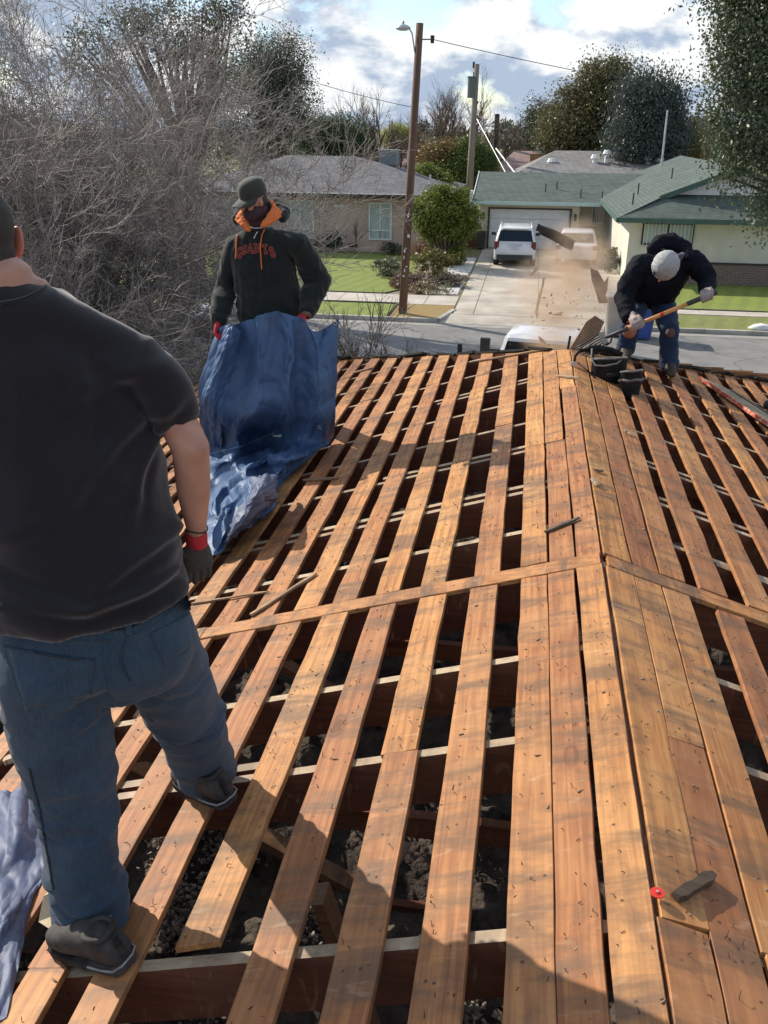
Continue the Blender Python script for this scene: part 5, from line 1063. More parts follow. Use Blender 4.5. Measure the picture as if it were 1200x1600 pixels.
    # shoes
    for heel, toe, nm in ((roofP(190, 1492, .045), roofP(72, 1452, .045), 0), (roofP(352, 1240, .05), roofP(262, 1196, .05), 1)):
        heel, toe = vec(heel), vec(toe); d = toe-heel; d = unit(d)*.295; toe = heel+d; dd = unit(d); up = vec((-.28, 0, .96)); sd = unit(np.cross(dd, up)); up = np.cross(sd, dd)
        sh = MB(); sh.loft([oval(heel+d*q+up*(hh/2-.02), sd, up, w_, hh/2, 20, 2.6) for q, w_, hh in ((-.045, .024, .045), (-.02, .038, .082), (.08, .045, .10), (.30, .047, .105), (.5, .050, .095), (.72, .054, .078), (.9, .047, .062), (1.02, .026, .042))]); fuse('shoe', sh, SHOE, t, .006, 4, lambda p: .0015*nz(p, (40, 40, 40)))
        so = MB(); so.loft([[heel+d*q+sd*w_*s_*k_-up*zz_ for q, w_, s_ in [(a, b_, s2) for s2 in (1,) for a, b_ in ((-.04, .022), (0, .042), (.3, .050), (.7, .058), (.93, .050), (1.03, .020))]+[(a, b_, -1) for a, b_ in ((1.03, .020), (.93, .050), (.7, .058), (.3, .050), (0, .042), (-.04, .022))]] for zz_, k_ in ((.040, .95), (.012, .97))]); so.build('sole', SOLE, t)
        hb_ = MB(); hb_.tube([heel+d*q+sd*w_-up*.016 for q, w_ in ((.32, -.0525), (.15, -.050), (.0, -.043), (-.045, -.020), (-.045, .020), (.0, .043), (.15, .050), (.32, .0525))], .0035, 6, False); hb_.build('sole_stripe', STRP, t, smooth=True)
        hb_ = MB(); hb_.tube([heel+d*(.17+.15*math.cos(a))+sd*.040*math.sin(a)+up*(.078+.004*math.sin(3*a)) for a in [k*math.pi/10 for k in range(21)]], .009, 8, False); hb_.build('shoe_collar', SHOE, t, smooth=True)
        hb_ = MB(); hb_.tube([heel-d*.048+up*z_+sd*0 for z_ in (.0, .02, .045, .068)], [(.009, .004)]*4, 8, True, 0, tuple(sd)); hb_.build('heel_tab', SOLE, t, smooth=True)
    # khaki lining hanging out at the near cuff
    k = MB(); a = [P(x, y, Y) for x, y, Y in ((92, 1388, 1.80), (68, 1400, 1.78), (60, 1440, 1.74), (84, 1456, 1.70), (100, 1440, 1.70), (88, 1410, 1.74))]; cc = vec(P(84, 1428, 1.755)); k.add([tuple(p) for p in a]+[tuple(cc)]+[tuple(vec(p)+vec((.004, .012, 0))) for p in a]+[tuple(cc+vec((.004, .012, 0)))], [(i, (i+1) % 6, 6) for i in range(6)]+[(7+(i+1) % 6, 7+i, 13) for i in range(6)]+[(i, 7+i, 7+(i+1) % 6, (i+1) % 6) for i in range(6)]); k.build('trouser_lining', TANC, t)
    k = MB(); a = [P(x, y, Y) for x, y, Y in ((142, 1468, 1.68), (164, 1440, 1.70), (172, 1432, 1.72), (178, 1444, 1.70), (160, 1470, 1.675), (148, 1476, 1.67))]; k.prism(a, (0, .006, 0)); k.build('trouser_lining', TANC, t)
    k = MB(); a = [P(x, y, Y) for x, y, Y in ((315, 1224, 2.28), (345, 1203, 2.3), (352, 1210, 2.29), (322, 1232, 2.27))]; k.prism(a, (0, .006, 0)); k.build('trouser_lining', TANC, t)
near_man()
# ---------------------------------------------------------------- man in the cap holding the tarp
def hood_flaps():
    hb = MB()
    def flap(pts, Yo):
        rows = []
        for x, y, w, a, d in pts:
            c = vec(P(x, y, 6.36+d)); u = unit(vec((math.cos(R_(a)), 0, math.sin(R_(a))))); n = vec((0, -1, 0)); rows.append([c+u*w*math.cos(q)+n*.018*math.sin(q) for q in [k*math.pi/6 for k in range(12)]])
        hb.loft(rows)
    flap([(380, 328, .018, 10, -.02), (376, 334, .034, 20, -.05), (376, 342, .044, 12, -.09), (380, 350, .040, -5, -.13), (386, 357, .028, -15, -.15), (388, 361, .010, -15, -.15)], 0)
    flap([(423, 311, .012, -40, .04), (428, 318, .030, -35, .02), (434, 326, .044, -30, -.02), (431, 334, .046, -25, -.07), (423, 342, .038, -20, -.11), (416, 349, .030, -15, -.13), (409, 354, .010, -10, -.14)], 0)
    return hb
HOOD = M('black_green_hoodie', (.008, .012, .012), (.015, .020, .019), 60, .92, .3, .001, sheen=.22, spec=.2); ORANGE = M('orange_hood_lining', (.62, .14, .03), (.72, .20, .05), 30, .85, .4, .002)
CAPM = M('dark_olive_cap', (.020, .024, .017), (.032, .036, .026), 90, .85, .3, .0006, sheen=.2); LETTER = M('orange_red_letter', (.42, .06, .03)); LETTERI = M('dark_letter', (.020, .016, .018)); GAIT = M('maroon_gaiter', (.035, .018, .025), (.075, .035, .045), 9, .85, .3, .001)
def cap_man():
    ft = roofP(430, 715); t = thing('person', 'man in black hoodie, dark cap and face covering, holding up a blue tarp', 'person', (ft.x, ft.y, ft.z)); Y0 = 6.36
    r = unit(vec((1, .06, 0))); f = unit(vec((.06, -1, 0)))                  # r toward picture right, f toward us
    pel = vec(P(424, 505, Y0)); nk = vec(P(404, 352, Y0)); sp = lambda q: pel*(1-q)+nk*q
    rs = vec(P(369, 383, Y0)); re_ = vec(P(353, 450, Y0+.02)); rw = vec(P(342, 497, Y0-.18)); ls = vec(P(468, 381, Y0)); le = vec(P(493, 440, Y0+.1)); lw = vec(P(481, 485, Y0-.10))
    lf = vec((-2.05, 6.98, ZR-SL*2.05)); rf = vec((-2.42, 6.92, ZR-SL*2.42)); hd = vec(P(397, 318, Y0-.06))
    b = MB(); b.loft([oval(sp(q), r, f, hw, h_) for q, hw, h_ in ((-.2, .15, .11), (0, .17, .12), (.4, .17, .13), (.8, .17, .11), (.98, .06, .06))]); cap(b, [rs, re_, rw], [.055, .045, .03]); cap(b, [ls, le, lw], [.055, .045, .03])
    for hip, foot in ((pel+r*.1-vec((0, 0, .05)), lf+vec((0, 0, .09))), (pel-r*.1-vec((0, 0, .05)), rf+vec((0, 0, .09)))): cap(b, [hip, (hip+foot)/2+f*.03, foot], [.09, .06, .045])
    cap(b, [nk-vec((0, 0, .06)), nk+vec((0, 0, .03)), hd-vec((0, 0, .05))], [.07, .06, .055])
    hf = unit(vec((-.50, -.80, -.34))); hr = unit(np.cross(hf, (0, 0, 1))); hu = np.cross(hr, hf)
    ell(b, hd+hu*.04-hf*.01, hr*.076, hf*.096, hu*.10, 20, 14); ell(b, hd+hf*.035-hu*.045, hr*.058, hf*.062, hu*.07, 16, 12); ell(b, hd+hf*.098+hu*.005, hr*.014, hf*.022, hu*.026); ell(b, hd+hf*.088+hu*.038, hr*.058, hf*.012, hu*.012); ell(b, hd+hf*.075+hr*.04, hr*.022, hf*.02, hu*.016); ell(b, hd+hf*.075-hr*.04, hr*.022, hf*.02, hu*.016)
    for s in (1, -1): ell(b, hd+hr*.078*s+hu*.01, hr*.010, hf*.018, hu*.03)
    fuse('body', b, SKIN, t, .006, 3)
    for s in (1, -1): e = MB(); ell(e, hd+hf*.0845+hu*.021+hr*.031*s, hr*.013, hf*.007, hu*.006); e.build('eye', M('eye_dark', (.02, .015, .012), rough=.2) if 'eye_dark' not in bpy.data.materials else bpy.data.materials['eye_dark'], t, smooth=True)
    h = MB(); ell(h, hd-hf*.028+hu*.012, hr*.080, hf*.082, hu*.07, 20, 12); fuse('hair', h, HAIR, t, .007, 3)
    # cap: crown, brim, button
    c = MB(); cc = hd+hu*.070-hf*.016; rg_ = []
    for k, (q, hh) in enumerate(((.97, -.020), (.99, .004), (.97, .034), (.90, .060), (.75, .081), (.48, .095), (.15, .100))): rg_.append([cc+hu*hh+hr*.091*q*math.cos(a)+hf*.108*q*math.sin(a) for a in [i*math.pi/14 for i in range(28)]])
    c.loft(rg_); smooth_angle(c.build('cap_crown', CAPM, t), 50)
    c = MB(); n = 15; top = []; 
    for row in (0, 1, 2):
        for i in range(n):
            a = R_(18+144*i/(n-1)); ex = (0, .052, .092)[row]; k_ = 1+ex/.1*math.sin(a)**.8
            top.append(cc-hu*(.012+.002*row*(1-.3*abs(math.cos(a)))+.014*abs(math.cos(a))*row)+hr*.090*math.cos(a)*(1+.02*row)+hf*(.104*math.sin(a)+ex*(math.sin(a))**.6))
    F = [(q*n+i, q*n+i+1, (q+1)*n+i+1, (q+1)*n+i) for q in (0, 1) for i in range(n-1)]; c.add(top+[p-hu*.005 for p in top], F+[tuple(3*n+i for i in fq[::-1]) for fq in F]+[(2*n+i, 2*n+i+1, 5*n+i+1, 5*n+i) for i in range(n-1)]); smooth_angle(c.build('cap_brim', CAPM, t), 60)
    # gaiter over nose, mouth and neck
    g = MB(); ell(g, hd+hf*.030-hu*.045, hr*.073, hf*.079, hu*.070, 20, 14); ell(g, hd+hf*.094-hu*.014, hr*.024, hf*.020, hu*.022, 12, 9); cap(g, [hd-hu*.05-hf*.012, nk+vec((0, 0, .035))+f*.008], [.074, .077], 20)
    fuse('neck_gaiter', g, GAIT, t, .006, 4, lambda p: .003*ridge(p, (26, 26, 60), 1))
    g = MB(); g.tube([nk+vec((0, 0, .012))+f*.01+(r*.080*math.cos(a)+f*.082*math.sin(a)) +vec((0, 0, -.022*math.sin(a))) for a in [i*math.pi/10 for i in range(21)]], .006, 6, False); g.build('shirt_collar', M('pale_collar', (.4, .38, .40)), t, smooth=True)
    # hoodie
    s = MB(); s.loft([oval(sp(q)+r*o, r, f, hw, h_, 32, 2.4) for q, hw, h_, o in ((-.03, .205, .150, .0), (.06, .222, .165, 0), (.30, .222, .168, 0), (.55, .220, .155, -.005), (.75, .222, .135, 0), (.88, .185, .115, .0), (.97, .095, .085, 0))])
    cap(s, [sp(.86)-r*.05, rs+vec((0, 0, -.01)), (rs+re_)/2, re_, (re_+rw)/2, rw+(rw-re_)*.02], [.078, .080, .077, .070, .066, .054], 20); cap(s, [sp(.86)+r*.05, ls+vec((0, 0, -.01)), (ls+le)/2+r*.012, le+r*.012, (le+lw)/2, lw], [.078, .088, .090, .090, .076, .054], 20)
    def wr(p):
        q = vec(p); e = max(0, 1-np.linalg.norm(q-le)/.22)+max(0, 1-np.linalg.norm(q-re_)/.22)+max(0, 1-abs(q[2]-pel[2]-.06)/.22)
        return .010*nz(p, (6, 6, 5), 3)+.013*ridge((p[0], p[1], p[2]+p[0]*.4), (7, 7, 13), 5)*(.35+e)+.006*ridge(p, (15, 15, 6), 8)
    ho = fuse('hoodie', s, HOOD, t, .0095, 4, wr)
    for w_, e_ in ((rw, re_), (lw, le)): d = unit(w_-e_); c = MB(); c.tube([w_-d*.02, w_+d*.0, w_+d*.035], [.050, .047, .043], 18); smooth_angle(c.build('sleeve_cuff', HOOD, t), 60)
    c = MB(); c.loft([oval(sp(q), r, f, hw, h_, 32, 2.4) for q, hw, h_ in ((-.085, .196, .146), (-.04, .200, .150), (.0, .204, .152))]); smooth_angle(c.build('waistband', HOOD, t), 60)
    # hood with orange lining spread round the neck
    hb = MB(); pts = [(372, 335, -.04), (374, 352, -.10), (383, 357, -.13)]; base = nk+vec((0, 0, -.01))
    ring = []
    for i in range(25):
        a = R_(-68+316*i/24+0); w_ = .118+.018*math.sin(2.3*a); zf = .050-.055*max(0, math.sin(a)); ring.append((base+r*w_*math.cos(a)+f*(.112*math.sin(a))+vec((0, 0, zf)), a))
    hb.tube([p for p, a in ring if not (R_(62) < (a % (2*math.pi)) < R_(112))] if 0 else [p for p, a in ring], [(.030+.014*math.sin(i*.9)**2, .036) for i in range(25)], 12); 
    hb2 = MB(); cap(hb2, [vec(P(377, 333, Y0-.07)), vec(P(374, 347, Y0-.12)), vec(P(382, 360, Y0-.16))], [.030, .040, .032], 12); cap(hb2, [vec(P(424, 317, Y0+.02)), vec(P(437, 327, Y0-.02)), vec(P(428, 341, Y0-.10)), vec(P(416, 350, Y0-.14))], [.022, .036, .036, .022], 12)
    fuse('hood_lining', hood_flaps(), ORANGE, t, .006, 3, lambda p: .005*ridge(p, (30, 30, 22), 4))
    hb3 = MB(); cap(hb3, [vec(P(372, 342, Y0+.03)), vec(P(378, 330, Y0+.12)), vec(P(405, 322, Y0+.17)), vec(P(432, 322, Y0+.12)), vec(P(444, 334, Y0+.03)), vec(P(440, 342, Y0-.05))], [.045, .05, .055, .055, .045, .03], 14); fuse('hood', hb3, HOOD, t, .008, 4, lambda p: .006*ridge(p, (18, 18, 18), 4))
    bv = bvh_of(ho)
    for pts in ([(373, 355), (370, 380), (369, 405)], [(417, 352), (410, 366), (407, 385), (408, 405), (409, 421)]): seam('drawstring', bv, pts, .0045, ORANGE, t, 3, 0, .006)
    seam('logo_mark', bv, [(397, 373), (400, 366), (403, 362)], .004, M('pale_mark', (.5, .52, .52)), t, 2, 0, .003)
    # lettering sewn on the chest
    txt = 'GIANTS'; xs_ = [374.5, 382.5, 391, 402.5, 414.5, 425.5]; ys_ = [395.5, 391.5, 389, 388.5, 390.5, 395]; rot = [22, 12, 6, -2, -12, -22]; sz = [1.05, .9, .92, .92, .95, 1.08]
    serif = {'I': 1}
    for i, ch in enumerate(txt):
        for layer in (0, 1):
            cu = bpy.data.curves.new('t', 'FONT'); cu.body = ch; cu.align_x = 'CENTER'; cu.align_y = 'CENTER'; cu.size = 1; cu.offset = .055 if layer == 0 else .0; cu.resolution_u = 3
            o = bpy.data.objects.new('t', cu); COL.objects.link(o); dg = bpy.context.evaluated_depsgraph_get(); me = bpy.data.meshes.new_from_object(o.evaluated_get(dg)); bpy.data.objects.remove(o)
            bm = bmesh.new(); bm.from_mesh(me)
            if ch in 'IANT' and len(bm.verts):
                ys2 = [v.co.y for v in bm.verts]; xs2 = [v.co.x for v in bm.verts]; y_0, y_1 = min(ys2), max(ys2); ex = {'I': [(0, y_0), (0, y_1)], 'T': [(0, y_0)], 'A': [(-.29, y_0), (.29, y_0)], 'N': [(-.24, y_0), (-.24, y_1), (.26, y_1)]}[ch]
                k = .05 if layer == 0 else .0
                for xx, yy in ex:
                    sgn = 1 if yy == y_0 else -1; w_ = .13+k; q = [(xx-w_, yy), (xx+w_, yy), (xx+w_, yy+sgn*(.09+2*k)), (xx-w_, yy+sgn*(.09+2*k))]; vv = [bm.verts.new((a, b_, .0)) for a, b_ in q]; bm.faces.new(vv if sgn > 0 else vv[::-1])
            bmesh.ops.triangulate(bm, faces=bm.faces); bmesh.ops.subdivide_edges(bm, edges=[e for e in bm.edges if e.calc_length() > .2], cuts=1, use_grid_fill=False)
            H = 21*sz[i]; V = []; F = []; a = R_(rot[i])
            vs = list(bm.verts); bm.verts.index_update()
            for v in vs:
                x, y = v.co.x*H*.72, v.co.y*H; X = xs_[i]+x*math.cos(a)+y*math.sin(a); Yp = ys_[i]+x*math.sin(a)*1-y*math.cos(a)
                q = hit(bv, X, Yp, .004+.002*layer); V.append(tuple(q) if q else tuple(P(X, Yp, Y0-.2)))
            F = [tuple(v.index for v in fc.verts) for fc in bm.faces]; bm.free(); n_ = len(V)
            Vb = [tuple(vec(q)+vec((0, .003, 0))) for q in V]; mk('letter', V+Vb, F+[tuple(n_+k for k in fq[::-1]) for fq in F], LETTER if layer == 0 else LETTERI, t)
    j = MB()
    for hip, foot in ((pel+r*.1-vec((0, 0, .05)), lf+vec((0, 0, .09))), (pel-r*.1-vec((0, 0, .05)), rf+vec((0, 0, .09)))): cap(j, [hip, (hip+foot)/2+f*.03, foot], [.115, .09, .085])
    j.loft([oval(pel+vec((0, 0, z)), r, f, w_, h_) for z, w_, h_ in ((-.15, .17, .12), (0, .185, .135), (.05, .185, .135))]); fuse('trousers', j, DEN2, t, .013, 4)
    for ft_ in (lf, rf):
        sh = MB(); sh.loft([oval(ft_+f*q+vec((0, 0, hh/2+.01)), r, (0, 0, 1), w_, hh/2, 14) for q, w_, hh in ((-.08, .03, .08), (0, .045, .12), (.1, .05, .09), (.2, .03, .05))]); fuse('shoe', sh, SHOE, t, .01, 2)
    for w_, e_, sdv, nv, cu_ in ((rw, re_, -f*-1, -r, .9), (lw, le, f, r*.2+vec((0, 0, 1)), .9)):
        d = unit(unit(w_-e_)+vec((0, 0, -.25))+(-r*.75 if w_ is lw else 0*r)); g = MB(); nn = unit(vec(nv)-d*np.dot(vec(nv), d)); hand(g, w_+d*.045, d, nn, unit(np.cross(nn, d))*(1 if w_ is lw else -1), .19, cu_); fuse('glove', g, CUFF, t, .0065, 2)
    g = MB(); g.tube([lw+unit(lw-le)*.02, lw+unit(lw-le)*.05], [.036, .038], 14); g.build('glove_cuff', M('brown_glove_back', (.16, .09, .06), (.22, .13, .09), 20, .8), t, smooth=True)
cap_man()
# ---------------------------------------------------------------- tarps
def tarp_mat(name, a, b, rough=.38):
    m, N, L, bs = newmat(name); co = texco(N, L); n = noisen(N, L, co, 5, 6, .6, .6); col = ramp(N, L, n, [(.3, a), (.7, b)])
    d = noisen(N, L, co, 22, 6, .75); col = mixn(N, L, ramp(N, L, d, [(.58, 0.), (.78, .35)]), col, (.22, .27, .36)); L.new(col, bs.inputs['Base Color']); bs.inputs['Roughness'].default_value = rough; bs.inputs['Specular IOR Level'].default_value = .32
    vo = N.new('ShaderNodeTexVoronoi'); vo.feature = 'DISTANCE_TO_EDGE'; vo.inputs['Scale'].default_value = 7; wn = N.new('ShaderNodeTexNoise'); L.new(co, wn.inputs[0]); wn.inputs['Scale'].default_value = 5; mv = N.new('ShaderNodeMix'); mv.data_type = 'VECTOR'; mv.inputs['Factor'].default_value = .12; L.new(co, mv.inputs['A']); L.new(wn.outputs['Color'], mv.inputs['B']); L.new(mv.outputs['Result'], vo.inputs['Vector'])
    b1 = bumpn(N, L, ramp(N, L, vo.outputs['Distance'], [(0., 0.), (.12, .7), (.5, 1.)]), .4, .008, bs)
    b2 = N.new('ShaderNodeBump'); b2.inputs['Strength'].default_value = .28; b2.inputs['Distance'].default_value = .004; L.new(noisen(N, L, co, 24, 5, .6, 1.5), b2.inputs['Height']); L.new(b1.outputs[0], b2.inputs['Normal']); L.new(b2.outputs[0], bs.inputs['Normal']); return m
TARP = tarp_mat('blue_tarp', (.045, .092, .195), (.075, .140, .260), .52); TARP2 = tarp_mat('faded_blue_tarp', (.075, .10, .175), (.145, .165, .24), .55)
def cr_(p0, p1, p2, p3, t): return .5*((2*p1)+(-p0+p2)*t+(2*p0-5*p1+4*p2-p3)*t*t+(-p0+3*p1-3*p2+p3)*t**3)
def grid_surface(rows, nu, nv):
    """rows: list of equal-length lists of 3-D points -> smooth (nv, nu, 3)"""
    A = np.array([[vec(p) for p in r_] for r_ in rows]); R0, C0 = A.shape[:2]
    def ev(A, n):
        m = A.shape[0]; out = []
        for i in range(n):
            t = i/(n-1)*(m-1); k = min(int(t), m-2); f = t-k; out.append(cr_(A[max(k-1, 0)], A[k], A[k+1], A[min(k+2, m-1)], f))
        return np.array(out)
    B = ev(A, nv); B = np.swapaxes(ev(np.swapaxes(B, 0, 1), nu), 0, 1); return B
def sheet_obj(name, G, fn, mat, parent=None, th=.003):
    nv, nu = G.shape[:2]; du = np.gradient(G, axis=1); dv = np.gradient(G, axis=0); Nn = np.cross(du, dv); Nn /= np.linalg.norm(Nn, axis=2, keepdims=True)+1e-9
    D = np.array([[fn(i/(nu-1), j/(nv-1)) for i in range(nu)] for j in range(nv)]); G = G+Nn*D[..., None]
    idx = np.arange(nu*nv).reshape(nv, nu); F = np.stack([idx[:-1, :-1], idx[:-1, 1:], idx[1:, 1:], idx[1:, :-1]], -1).reshape(-1, 4); V = G.reshape(-1, 3); K = nu*nv
    V2 = V-Nn.reshape(-1, 3)*th; ed = np.concatenate([idx[0, :], idx[1:, -1], idx[-1, -2::-1], idx[-2:0:-1, 0]]); e2 = np.roll(ed, -1)
    F = np.concatenate([F, F[:, ::-1]+K, np.stack([ed, ed+K, e2+K, e2], 1)]); o = mk(name, np.concatenate([V, V2]), F, mat, parent, smooth=True); smooth_angle(o, 50); return o, G
def fold(u, v, su, sv, o): return 1-2*abs(noise.noise(Vector((u*su+o, v*sv-o, o*.37))))
def big_tarp():
    Yh = 6.12; c = roofP(420, 700); t = thing('tarpaulin', 'creased blue tarp held by the man in the cap and heaped on the boards', 'tarp', (c.x, c.y, c.z))
    H = lambda x, y, d=0: P(x, y, Yh+d)
    rows = [[H(334, 522, .05), H(348, 512, .0), H(374, 505, -.02), H(395, 493, -.04), H(425, 489, -.05), H(456, 491, -.04), H(470, 502, -.05), H(492, 515, -.03), H(512, 508, .0), H(529, 499, .02)],
            [H(322, 562, .04), H(344, 548, -.05), H(374, 545, -.02), H(398, 545, -.12), H(428, 545, -.05), H(456, 548, -.14), H(468, 555, -.02), H(492, 556, -.10), H(512, 556, -.06), H(529, 555, .0)],
            [H(309, 612, .05), H(340, 605, -.1), H(370, 605, -.06), H(398, 605, -.14), H(428, 602, -.10), H(452, 602, -.16), H(470, 605, -.04), H(492, 606, -.12), H(510, 608, -.08), H(527, 606, .0)],
            [H(318, 660, .10), H(342, 655, -.02), H(370, 655, -.05), H(398, 652, -.12), H(428, 650, -.02), H(452, 652, -.1), H(470, 650, .02), H(490, 652, -.08), H(508, 655, -.06), H(524, 652, .02)],
            [roofP(322, 706, .12), roofP(344, 700, .14), roofP(370, 690, .22), roofP(398, 684, .14), roofP(428, 688, .1), roofP(452, 690, .12), roofP(470, 692, .12), roofP(490, 690, .1), roofP(506, 690, .08), roofP(521, 684, .05)],
            [roofP(318, 728, .06), roofP(342, 720, .20), roofP(368, 712, .22), roofP(396, 708, .10), roofP(422, 708, .2), roofP(444, 712, .2), roofP(460, 714, .16), roofP(478, 712, .1), roofP(492, 706, .05), roofP(508, 700, .02)],
            [roofP(316, 756, .10), roofP(338, 748, .06), roofP(362, 738, .16), roofP(388, 728, .22), roofP(410, 728, .08), roofP(428, 732, .1), roofP(442, 734, .1), roofP(456, 732, .06), roofP(466, 726, .03), roofP(478, 720, .012)],
            [roofP(312, 792, .08), roofP(334, 782, .18), roofP(352, 772, .08), roofP(370, 758, .2), roofP(388, 748, .24), roofP(406, 744, .2), roofP(420, 744, .16), roofP(430, 748, .12), roofP(436, 752, .05), roofP(440, 758, .012)],
            [roofP(308, 830, .08), roofP(330, 822, .12), roofP(346, 812, .2), roofP(362, 796, .1), roofP(382, 782, .2), roofP(400, 774, .22), roofP(414, 772, .18), roofP(424, 776, .1), roofP(430, 782, .05), roofP(432, 790, .012)],
            [roofP(306, 878, .03), roofP(320, 872, .05), roofP(336, 862, .08), roofP(350, 850, .1), roofP(366, 838, .08), roofP(382, 826, .08), roofP(396, 818, .06), roofP(408, 812, .04), roofP(418, 806, .02), roofP(426, 798, .012)]]
    G = grid_surface(rows, 190, 260)
    def fn(u, v):
        hang = max(0, 1-v/.42); low = min(1, max(0, (v-.34)/.12)); ed = min(1, u*9)*min(1, (1-u)*9)
        x = u+.10*noise.noise(Vector((u*3, v*3, 4))); y = v+.08*noise.noise(Vector((u*3, v*3, 9)))
        d = .036*fold(x*1.0+y*.25, y, 7, 1.8, 1)*(.35+hang)+.020*fold(x+y*.3, y-x*.3, 4, 7, 6)+.015*fold(x-y*.8, y, 10, 7, 3)+.006*fold(x+y*.7, y-x, 19, 12, 14)
        d += low*(.034*fold(x, y+x*.4, 2.2, 9, 2)+.014*fold(x+y, y, 5, 9, 8)+.004*fold(x, y-x, 11, 14, 11)-.03); return d*(.4+.6*ed)
    o, G = sheet_obj('tarp_sheet', G, fn, TARP, t); bv = bvh_of(o)
    # drape gathered in the right hand and hanging at the left
    rows = [[H(340, 512, -.02), H(352, 506, -.1), H(366, 508, -.12), H(378, 518, -.06)], [H(334, 545, .0), H(346, 538, -.16), H(358, 542, -.18), H(372, 552, -.05)], [H(322, 590, .02), H(332, 582, -.14), H(344, 590, -.15), H(362, 600, -.03)], [H(311, 640, .05), H(318, 632, -.08), H(330, 645, -.08), H(346, 655, .0)], [roofP(316, 700, .1), roofP(326, 695, .2), roofP(336, 700, .16), roofP(348, 704, .1)]]
    sheet_obj('gathered_fold', grid_surface(rows, 50, 110), lambda u, v: .02*fold(u, v, 3, 4, 2)+.01*fold(u+v, v, 7, 9, 5), TARP, t)
    for rws in ([(392, 752, .26), (412, 742, .30), (434, 740, .22)], ), : pass
    rows = [[roofP(392, 750, .20), roofP(404, 741, .30), roofP(420, 738, .28), roofP(436, 744, .18)], [roofP(382, 772, .14), roofP(398, 765, .34), roofP(416, 762, .30), roofP(434, 766, .14)], [roofP(366, 800, .14), roofP(386, 794, .26), roofP(408, 786, .24), roofP(432, 784, .06)], [roofP(350, 832, .10), roofP(368, 824, .20), roofP(390, 812, .16), roofP(414, 802, .03)], [roofP(336, 862, .03), roofP(352, 854, .06), roofP(372, 838, .04), roofP(396, 822, .012)]]
    sheet_obj('turned_corner', grid_surface(rows, 80, 100), lambda u, v: .024*fold(u, v, 4, 4, 3)+.012*fold(u+v, v, 7, 6, 5)+.003*fold(u-v, v, 15, 13, 7)-.012, TARP2, t)
    for x, y in ((524, 505), (501, 667), (352, 706)):
        p = hit(bv, x, y, .006)
        if p: g = MB(); g.tube([p+Vector((.012*math.cos(a), -.003, .012*math.sin(a))) for a in [i*math.pi/6 for i in range(13)]], .004, 6, False); g.build('grommet', METAL, t, smooth=True)
    seam('torn_label', bv, [(444, 678), (436, 681), (428, 680)], .010, WHITE, t, 3, 0, .004)
    seam('hem', bv, [(322, 712), (350, 704), (380, 697), (400, 688), (428, 676)], .006, M('hem_pale_blue', (.18, .24, .36)), t, 3, 0, .004)
big_tarp()
def small_tarp():
    c = roofP(20, 1420); t = thing('tarpaulin', 'faded blue plastic tarp spread beside the left shoe of the man in black T-shirt', 'tarp', (c.x, c.y, c.z)); rp = lambda x, y, h: roofP(x, y, h)
    rows = [[rp(-190, 1262, .03), rp(-110, 1250, .08), rp(-40, 1240, .05), rp(10, 1232, .09), rp(48, 1222, .03)], [rp(-200, 1320, .03), rp(-120, 1310, .10), rp(-40, 1300, .05), rp(20, 1290, .12), rp(70, 1285, .02)], [rp(-210, 1390, .03), rp(-130, 1380, .06), rp(-50, 1370, .12), rp(14, 1360, .07), rp(72, 1350, .02)], [rp(-220, 1450, .03), rp(-140, 1440, .10), rp(-60, 1430, .05), rp(0, 1422, .10), rp(52, 1412, .015)], [rp(-230, 1520, .02), rp(-150, 1510, .05), rp(-70, 1500, .10), rp(-10, 1490, .06), rp(36, 1480, .015)], [rp(-240, 1640, .02), rp(-160, 1620, .04), rp(-90, 1610, .05), rp(-40, 1600, .04), rp(10, 1585, .012)]]
    sheet_obj('tarp_sheet', grid_surface(rows, 120, 140), lambda u, v: .016*fold(u+v*.5, v, 5, 4, 3)+.008*fold(u-v, v, 9, 7, 5)+.0015*fold(u, v, 21, 19, 8), TARP2, t)
small_tarp()
